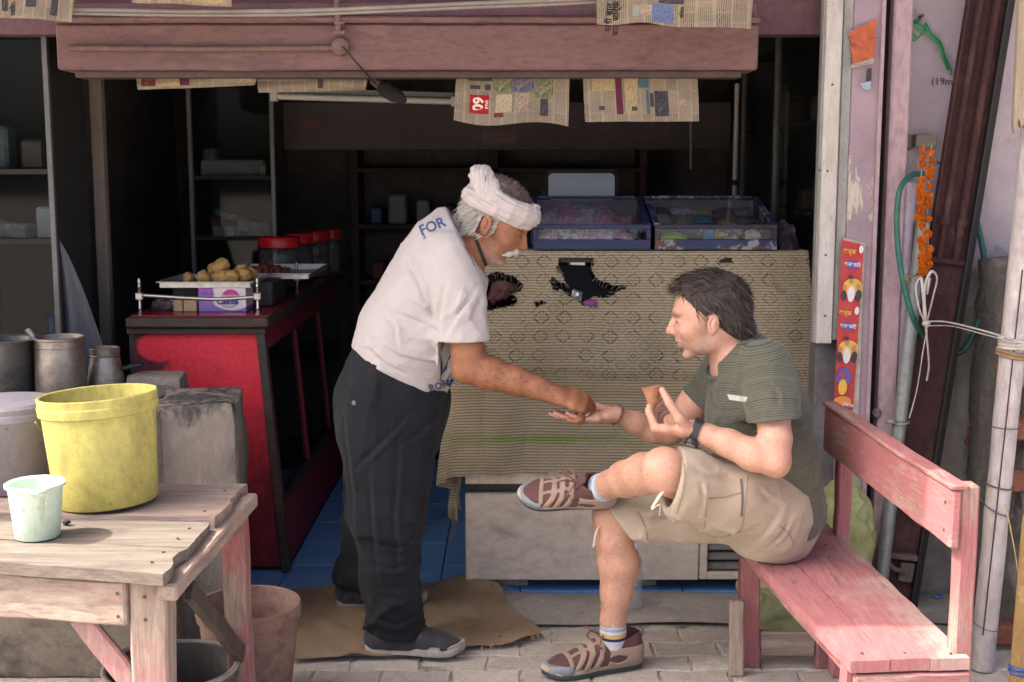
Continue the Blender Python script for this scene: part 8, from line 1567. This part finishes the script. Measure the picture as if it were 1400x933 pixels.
body_hair('arm_hair', bodyBo, pb_, lambda V: (V[:, 1] < 3.33) & (V[:, 2] < .86) & (V[:, 2] > .72) & (V[:, 0] > .52) & (V[:, 0] < .72), 350, .010, wrN-elN, (.26, .14, .09), 34, .0004)
# t-shirt with fine uneven stripes
def stripe_mat():
    t = NT('striped_jersey'); s = t.attr('along', 'Fac'); co = t.coord(); w = t.math('MULTIPLY_ADD', t.noise(co, 14, 3), .004, s); a = t.math('FRACT', t.math('MULTIPLY', w, 150.0)); line = t.ramp(a, [(.0, 0.0), (.60, 0.0), (.68, 1.0), (.94, 1.0), (1.0, 0.0)])
    vary = t.ramp(t.noise(t.comb(t.math('MULTIPLY', w, 110.0), 0.0, 0.0), 1.0, 3), [(.36, .0), (.58, 1.0)]); brk = t.ramp(t.noise(co, 30, 4), [(.3, .6), (.5, 1.0)]); c = t.mix(t.math('MULTIPLY', t.math('MULTIPLY', line, vary), brk), (.098, .100, .077, 1), (.026, .027, .022, 1)); c = t.mix(.35, c, t.ramp(t.noise(co, 5, 5), [(.3, .75), (.7, 1.2)]), 'MULTIPLY'); g = t.noise(co, 700, 2); c = t.mix(.35, c, t.ramp(g, [(.3, .65), (.7, 1.3)]), 'MULTIPLY')
    t.bump(t.math('MULTIPLY_ADD', line, -.3, t.noise(co, 24, 4)), .25, .004); return t.set(c, .92, 0, .15, Sheen_Weight=.15)
M_jersey = stripe_mat()
def alongB(V):
    a0, a1 = pp(1060, 700, cB), pp(1010, 480, cB); ax = nv(a1-a0); s = (V-a0)@ax+.25*np.maximum(0, .02-(V[:, 2]-1.0))*0
    for (b0, b1, yc) in ((shN, elN, lambda V: V[:, 1] < 3.385), (shF, elF, lambda V: V[:, 1] > 3.665)):
        bx = nv(b1-b0); h = (V-b0)@bx; dist = np.linalg.norm(V-b0-np.outer(np.clip(h, 0, 1), bx), axis=1); m = (dist < .088) & yc(V) & (h > .0); s = np.where(m, -h+.31, s)
    return s
shB = [loft([(pp(1060, 735, cB), .185, .125, Sd), (pp(1060, 690, cB), .190, .128, Sd), (pp(1046, 620, cB), .190, .142, Sd), (pp(1036, 565, cB), .195, .142, Sd), (pp(1028, 522, cB), .19, .116, Sd), (pp(1016, 494, cB), .135, .086, Sd), (pp(1006, 482, cB), .085, .064, Sd)], 'u', .03, kk=.03),
       loft([(shN+A_([.0, .02, .0]), .074), (pp(1056, 545, 3.30), .072), (pp(1059, 578, 3.275), .068, .072, Sd), (pp(1060, 600, 3.25), .068, .072, Sd)], 'u', .04), loft([(shF+A_([.01, 0, 0]), .070), (pp(958, 548, 3.735), .062), (pp(950, 556, 3.74), .062)], 'u', .04)]
cutB = [half(pp(1075, 722, cB), (.25, 0, -.95)), Prim(lambda P: np.maximum(-((P-pp(1059, 575, 3.27))@nv([.12, -.15, -1])), np.maximum(P[:, 1]-3.36, .0-(P[:, 0]-.5))), [-99]*3, [99]*3, 's', .003), loft([(elN, .056, .058, Sd), (pp(1057, 560, 3.285), .058, .060, Sd)], 's', .003),
        Prim(lambda P: np.maximum(-((P-pp(956, 551, 3.74))@nv([-.62, .1, -.78])), np.maximum(3.655-P[:, 1], P[:, 0]-.60)), [-99]*3, [99]*3, 's', .003), loft([(pp(1006, 500, 3.52), .072, .072, Sd), (gT((-.025, 0, -.04)), .074, .082, Sd)], 's', .004), ell(pp(968, 500, 3.515), (.05, .06, .045), None, 's', .012), loft([(pp(1060, 745, cB), .17, .112, Sd), (pp(1060, 690, cB), .178, .12, Sd)], 's', .003)]
def dispB(P):
    d = folds(P, (.2, 0, 1), 9, .005, .25, 21); m = gauss(P, pp(1000, 560, 3.40), .10); d = d+m*folds(P, (.6, 0, .8), 12, .012, .2, 23); m = gauss(P, pp(1085, 690, 3.4), .12); d = d+m*folds(P, (1, 0, -.3), 12, .013, .25, 25); m = gauss(P, pp(1000, 640, 3.45), .09); d = d+m*folds(P, (.9, 0, -.5), 16, .007, .25, 27); return d+creases(P, [[(972, 516), (986, 556), (1002, 592)], [(1034, 596), (1012, 624), (986, 640)], [(1116, 656), (1088, 678), (1056, 700)], [(1116, 688), (1092, 704), (1070, 716)], [(1112, 632), (1086, 652), (1060, 662)], [(1030, 556), (1020, 590), (1014, 624)], [(1040, 512), (1052, 530), (1052, 546)]], 3.34, .0055, .006, 3.5)
jer = sculpt('t_shirt', shB+[dispp(dispB)]+cutB, .0042, M_jersey, pb_, attrs={'along': alongB}, rel=2); bvJ = bvh_of(jer)
ring_on('neckband', pp(1001, 489, 3.515), gT((-.025, 0, -.04))-pp(1010, 505, 3.52)+A_([-.02, 0, -.01]), .082, .088, Sd, .006, plain('neckband_dark', (.075, .078, .062), .9), pb_, flat=.7)
pm = MB(); P4 = [pp(994, 539, 3.3), pp(1022, 543, 3.3), pp(1019, 550, 3.3), pp(997, 547, 3.3)]; pm.grid(lambda u, v: Vector(P4[0]).lerp(Vector(P4[1]), u).lerp(Vector(P4[3]).lerp(Vector(P4[2]), u), v), 10, 3); me = pm.mesh('pocket_flash', M_shirtA); decal('pocket_flash', me, bvJ, (Vector(P4[0])-Vector((0, 0, CAM_H))), plain('pale_pocket', (.48, .46, .43), .9), pb_, .0035)
# shorts
M_khaki = cloth_mat('khaki_cotton', (.40, .335, .255), (.345, .285, .215), .9, 700, dirt=(.28, .225, .165), dirt_amt=.66, bump=.3)
thN = nv(knN-hipN); thF = nv(knF-hipF)
cuffN, cuffF = pp(919, 660, 3.285), pp(849, 714, 3.665)
so = [loft([(pp(1064, 690, cB), .185, .125, Sd), (pp(1050, 712, cB), .195, .13, Sd)], 'u', .04), loft([(hipN+A_([0, 0, -.01]), .125, .125, Sd), (pp(990, 678, 3.36), .104, .115, (0, .6, .8)), (pp(940, 664, 3.30), .092, .098, (0, .6, .8)), (cuffN+thN*.03, .09, .096, (0, .6, .8))], 'u', .03, kk=.03), loft([(hipF, .125, .12, Sd), (pp(950, 706, 3.65), .105, .105, Sd), (pp(880, 712, 3.665), .092, .092, Sd), (cuffF+A_([-.03, 0, 0]), .088, .088, Sd)], 'u', .03, kk=.03)]
rotp = np.stack([nv(pp(945, 650, 3.3)-pp(1010, 680, 3.3)), nv(np.cross(A_([0, -1, .15]), nv(pp(945, 650, 3.3)-pp(1010, 680, 3.3)))), nv([0, -1, .15])], 1); rotp[:, 2] = nv(np.cross(rotp[:, 0], rotp[:, 1]))
so += [rbox(pp(995, 690, 3.285)+A_([0, .012, 0]), (.115, .145, .05), rotp, .010, 'u', .006), rbox(pp(997, 664, 3.29)+A_([0, .004, .0]), (.118, .038, .05), rotp, .008, 'u', .002)]
cutS = [Prim(lambda P: np.maximum(-((P-cuffN)@nv([-.98, -.05, .22])), P[:, 1]-3.50), [-99]*3, [99]*3, 's', .003), loft([(knN+A_([-.05, 0, 0]), .074, .08, (0, .6, .8)), (pp(935, 660, 3.30), .074, .08, (0, .6, .8))], 's', .003), Prim(lambda P: np.maximum(-((P-cuffF)@nv([-.80, 0, -.6])), 3.54-P[:, 1]), [-99]*3, [99]*3, 's', .003), loft([(knF+A_([-.04, 0, -.01]), .074, .074, Sd), (pp(878, 712, 3.665), .074, .074, Sd)], 's', .003), half([0, 0, .4535], (0, 0, -1))]
def dispS(P):
    d = folds(P, (.5, 0, 1), 9, .008, .3, 31); m = gauss(P, pp(1010, 645, 3.38), .09); d = d+m*folds(P, (.3, 0, 1), 15, .010, .25, 33); m = gauss(P, pp(900, 715, 3.62), .10); d = d+m*folds(P, (.85, 0, .5), 12, .011, .25, 35); m = gauss(P, pp(1060, 720, 3.35), .10); d = d+m*folds(P, (1, 0, .3), 12, .010, .25, 37); return d+creases(P, [[(936, 622), (962, 640), (1000, 646)], [(1066, 690), (1048, 716), (1030, 742)], [(880, 690), (920, 702), (962, 704)], [(888, 742), (922, 736), (966, 726)], [(940, 690), (950, 712), (958, 730)], [(948, 640), (952, 668), (946, 696)], [(1080, 700), (1066, 726), (1050, 746)], [(1030, 660), (1044, 676), (1062, 684)]], 3.33, .006, .0065, 3.75)
shorts = sculpt('shorts', so+[dispp(dispS)]+cutS, .0045, M_khaki, pb_, rel=2); bvS = bvh_of(shorts); M_kseam = plain('khaki_seam', (.25, .20, .145), .9)
for pts in ([(1022, 650), (1020, 680), (1016, 715), (1013, 728)], [(968, 662), (966, 690), (962, 730)], [(965, 731), (985, 735), (1012, 727)], [(930, 616), (936, 640), (934, 670), (926, 702)], [(1085, 745), (1078, 730), (1064, 718)], [(968, 682), (990, 680), (1016, 672)], [(872, 700), (882, 720), (886, 742)]): pressed_line('seam', pts, .0022, M_kseam, pb_, bvS, 3.35)
pressed_line('zip', [(1013, 655), (1015, 680), (1014, 706)], .004, plain('zip_dark', (.10, .09, .08), .6), pb_, bvS, 3.3)
m = MB(); m.tube(spline([Vector(pp(909, 668, 3.235)), Vector(pp(897, 685, 3.22)), Vector(pp(891, 697, 3.225)), Vector(pp(902, 690, 3.215)), Vector(pp(902, 704, 3.22))], 6), .006, 6, flat=.35); m.build('hem_tie', plain('tie_tape', (.50, .42, .37), .9), pb_, smooth=60)
m = MB(); m.tube(spline([Vector(pp(822, 715, 3.63)), Vector(pp(814, 730, 3.62)), Vector(pp(811, 748, 3.625))], 6), .004, 6, flat=.4); m.build('hem_tie', plain('tie_tape', (.50, .42, .37), .9), pb_, smooth=60)
# socks and shoes
def sock_mat(name, stripes):
    t = NT(name); s = t.attr('along', 'Fac'); c = t.ramp(s, stripes, 'CONSTANT'); t.bump(t.noise(t.coord(), 300, 2), .3, .002); return t.set(c, .95, 0, .1)
B_, W_, Yl, Nv = (.28, .36, .50, 1), (.52, .54, .56, 1), (.50, .36, .15, 1), (.025, .035, .09, 1)
sk = sock_mat('striped_sock', [(0, W_), (.36, Nv), (.46, Yl), (.60, W_), (.68, B_), (.78, W_)])
s0, s1 = ankF+A_([0, 0, -.045]), pp(838, 848, 3.695)+A_([0, 0, .004])
sculpt('sock', [loft([(s0, .037), (ankF+A_([0, 0, .005]), .0385), (s1, .0415)], 'u', .01)]+[half(s1, (0, 0, 1))], .0035, sk, pb_, attrs={'along': lambda V: np.clip((V[:, 2]-s0[2])/(s1[2]-s0[2]), 0, 1)})
a0, a1 = ankN+nv(ankN-knN)*.03, ankN-nv(ankN-knN)*.038; sax = nv(a1-a0)
sculpt('sock', [loft([(a0, .037), (ankN, .0395), (a1, .0415)], 'u', .01), half(a1, sax)], .0035, sock_mat('striped_sock_dark', [(0, Nv), (.22, B_), (.42, W_), (.60, B_), (.70, W_), (.86, B_)]), pb_, attrs={'along': lambda V: np.clip((V-a0)@sax/np.linalg.norm(a1-a0), 0, 1)})
h0 = arr(px(875, 907, Z=.004)); t0 = arr(px(739, 926, Z=.004)); h0[2] = t0[2] = .002; shoe('shoe', pb_, h0, t0, (0, 0, 1), 'hiking')
upv = nv([-.04, -.66, .75]); mid = pp(775, 672, 3.62); dirn = nv([-1, .10, .02]); hc = ankN+A_([.045, 0, 0])-upv*.075; shoe('shoe', pb_, hc, hc+dirn*.30, upv, 'hiking')
# watch, bracelet
wx = nv(wrN-pp(995, 606, 3.28)); wc_ = wrN-wx*.012; M_wb = plain('watch_black', (.018, .019, .021), .45); wt_ = thing('wrist_watch', 'black digital watch on the seated man\'s left wrist', 'watch', wc_)
sd_ = nv(A_([0, 0, 1])-wx*wx[2]); m = MB(); v_w = np.cross(wx, sd_); rg = [[Vector(wc_+(sd_*math.cos(a)*.0325+v_w*math.sin(a)*.0275)*(1.0+e)+wx*o_) for a in [2*math.pi*k/32 for k in range(32)]] for o_, e in ((-.011, 0), (-.011, .13), (.011, .13), (.011, 0))]
R_ = [[m.b.verts.new(p) for p in r] for r in rg]
for i in range(4):
    for j in range(32): m.b.faces.new((R_[i][j], R_[i][(j+1) % 32], R_[(i+1) % 4][(j+1) % 32], R_[(i+1) % 4][j]))
m.build('strap', M_wb, wt_, smooth=40)
fo = nv(A_([-.1, -.45, -.75])-wx*(A_([-.1, -.45, -.75])@wx)); fc = wc_+fo*.036; m = MB(); m.lathe([(.0185, -.006), (.0195, .0), (.019, .006), (.0165, .008), (.016, .0072), (.001, .0072)], 24, Matrix.Translation(Vector(fc)) @ Vector(fo).to_track_quat('Z', 'Y').to_matrix().to_4x4()); m.build('case', M_wb, wt_, smooth=35); m = MB(); m.lathe([(.0135, .0075), (.013, .0082), (.001, .0083)], 20, Matrix.Translation(Vector(fc)) @ Vector(fo).to_track_quat('Z', 'Y').to_matrix().to_4x4()); m.build('dial', plain('dial_grey', (.25, .27, .30), .25), wt_, smooth=40)
fx_ = nv(wrF-elF); bc_ = wrF-fx_*.004; br_ = ring_on('bracelet', bc_, fx_+A_([0, 0, .12]), .033, .030, Sd, .0036, plain('cord_maroon', (.14, .07, .065), .6), None); tag(br_, 'thin dark cord bracelet on the outstretched wrist', 'bracelet')
# hair
bvhB = None
cap = [ell(gT(A_((-.012, 0, .052))*gs), A_([.108, .0825, .090])*gs, gM, 'u', .01), ell(gT(A_((-.060, 0, .000))*gs), A_([.058, .072, .066])*gs, gM, 'u', .02), ell(gT(A_((-.088, 0, -.036))*gs), A_([.034, .056, .036])*gs, gM, 'u', .02), ell(gT(A_((.035, 0, .092))*gs), A_([.060, .057, .042])*gs, gM, 'u', .02),
       Prim(lambda P: (lambda u: np.maximum(-(u[:, 2]-np.interp(u[:, 0], [-.12, -.05, -.03, .0, .012, .022, .030, .050, .075, .10], [-.064, -.062, -.035, .016, .010, -.022, -.005, .056, .082, .094])), -1))((P-gT((0, 0, 0)))@gM/gs), [-99]*3, [99]*3, 'i', .004), ell(gT(A_((-.004, .082, -.008))*gs), A_([.020, .024, .030])*gs, gM, 's', .004), ell(gT(A_((-.004, -.082, -.008))*gs), A_([.020, .024, .030])*gs, gM, 's', .004)]
capo = sculpt('hair_cap', cap, .0036, plain('dark_undercoat', (.028, .023, .022), .8), pb_)
V = np.empty(len(capo.data.vertices)*3, np.float32); capo.data.vertices.foreach_get('co', V); V = V.reshape(-1, 3).astype(float); Nn = np.empty_like(V, dtype=np.float32).ravel(); capo.data.vertices.foreach_get('normal', Nn); Nn = Nn.reshape(-1, 3).astype(float)
rs_ = np.random.default_rng(12); sel = rs_.choice(len(V), 9500, replace=True); rt = V[sel]+rs_.normal(0, .0012, (9500, 3)); nl_ = Nn[sel]; u = (rt-gT((0, 0, 0)))@gM/gs; out = ((nl_@(gM))[:, 2] > -.5) & (np.abs(u[:, 1]) > .0) ; rt, nl_, u = rt[out], nl_[out], u[out]
flow = np.tile(A_([[-.55, 0, -.75]]), (len(u), 1)); flow[u[:, 2] > .085] = A_([.7, 0, -.05]); flow[(u[:, 0] < -.06)] = A_([-.1, 0, -.9]); flow += .25*np.stack([vnoise(u, 28, 3), vnoise(u, 28, 4), vnoise(u, 28, 6)], 1); fl = flow@gM.T; fl = fl-nl_*(fl*nl_).sum(1)[:, None]*.8
gray = sstep(.05, -.01, u[:, 2])*(np.abs(u[:, 0]-.02) < .04); base = A_([[.030, .024, .022]])*(1-gray[:, None])+A_([[.13, .12, .115]])*gray[:, None]; ln = np.where(u[:, 2] > .03, .026, .018)*np.where((u[:, 0] < -.07) & (u[:, 2] < .0), 1.5, 1.0)
blades('hair', rt, nl_, fl, ln, .0022, M_hair, pb_, .15, 13, .10, .17, colj=.9, base=base*A_([1.25, 1.05, .95]))
# clay cup
cu = thing('clay_cup', 'small terracotta tea cup held in the seated man\'s left hand', 'cup', CUP); Mx = Matrix.Translation(Vector(CUP)) @ Euler((R(-8), R(-6), 0)).to_matrix().to_4x4() @ Matrix.Scale(.93, 4)
m = MB(); m.lathe([(.0165, -.024), (.0175, -.023), (.019, -.012), (.0245, .006), (.0255, .012), (.0275, .015), (.031, .022), (.0318, .0245), (.0295, .0245), (.026, .014), (.017, -.016), (.001, -.018)], 32, Mx); m.build('wall', worn('terracotta', (.36, .175, .11), (.30, .14, .085), (.40, .21, .14), rough=.85, scale=14, bump=.2), cu, smooth=40)
m = MB(); m.lathe([(.0235, .006), (.001, .0062)], 24, Mx, cap_bottom=False); m.build('tea', plain('milk_tea', (.36, .20, .11), .15), cu)
# the coin or morsel passed between the hands
m = MB(); bmesh.ops.create_icosphere(m.b, subdivisions=2, radius=.009, matrix=Matrix.Translation(Vector(pp(786, 568, 3.715)))); m.noise(.003, 90); tag(m.build('morsel', worn('dark_morsel', (.10, .06, .035), (.06, .035, .02), scale=40)), 'small dark morsel passing from the brown hand to the open palm', 'food')
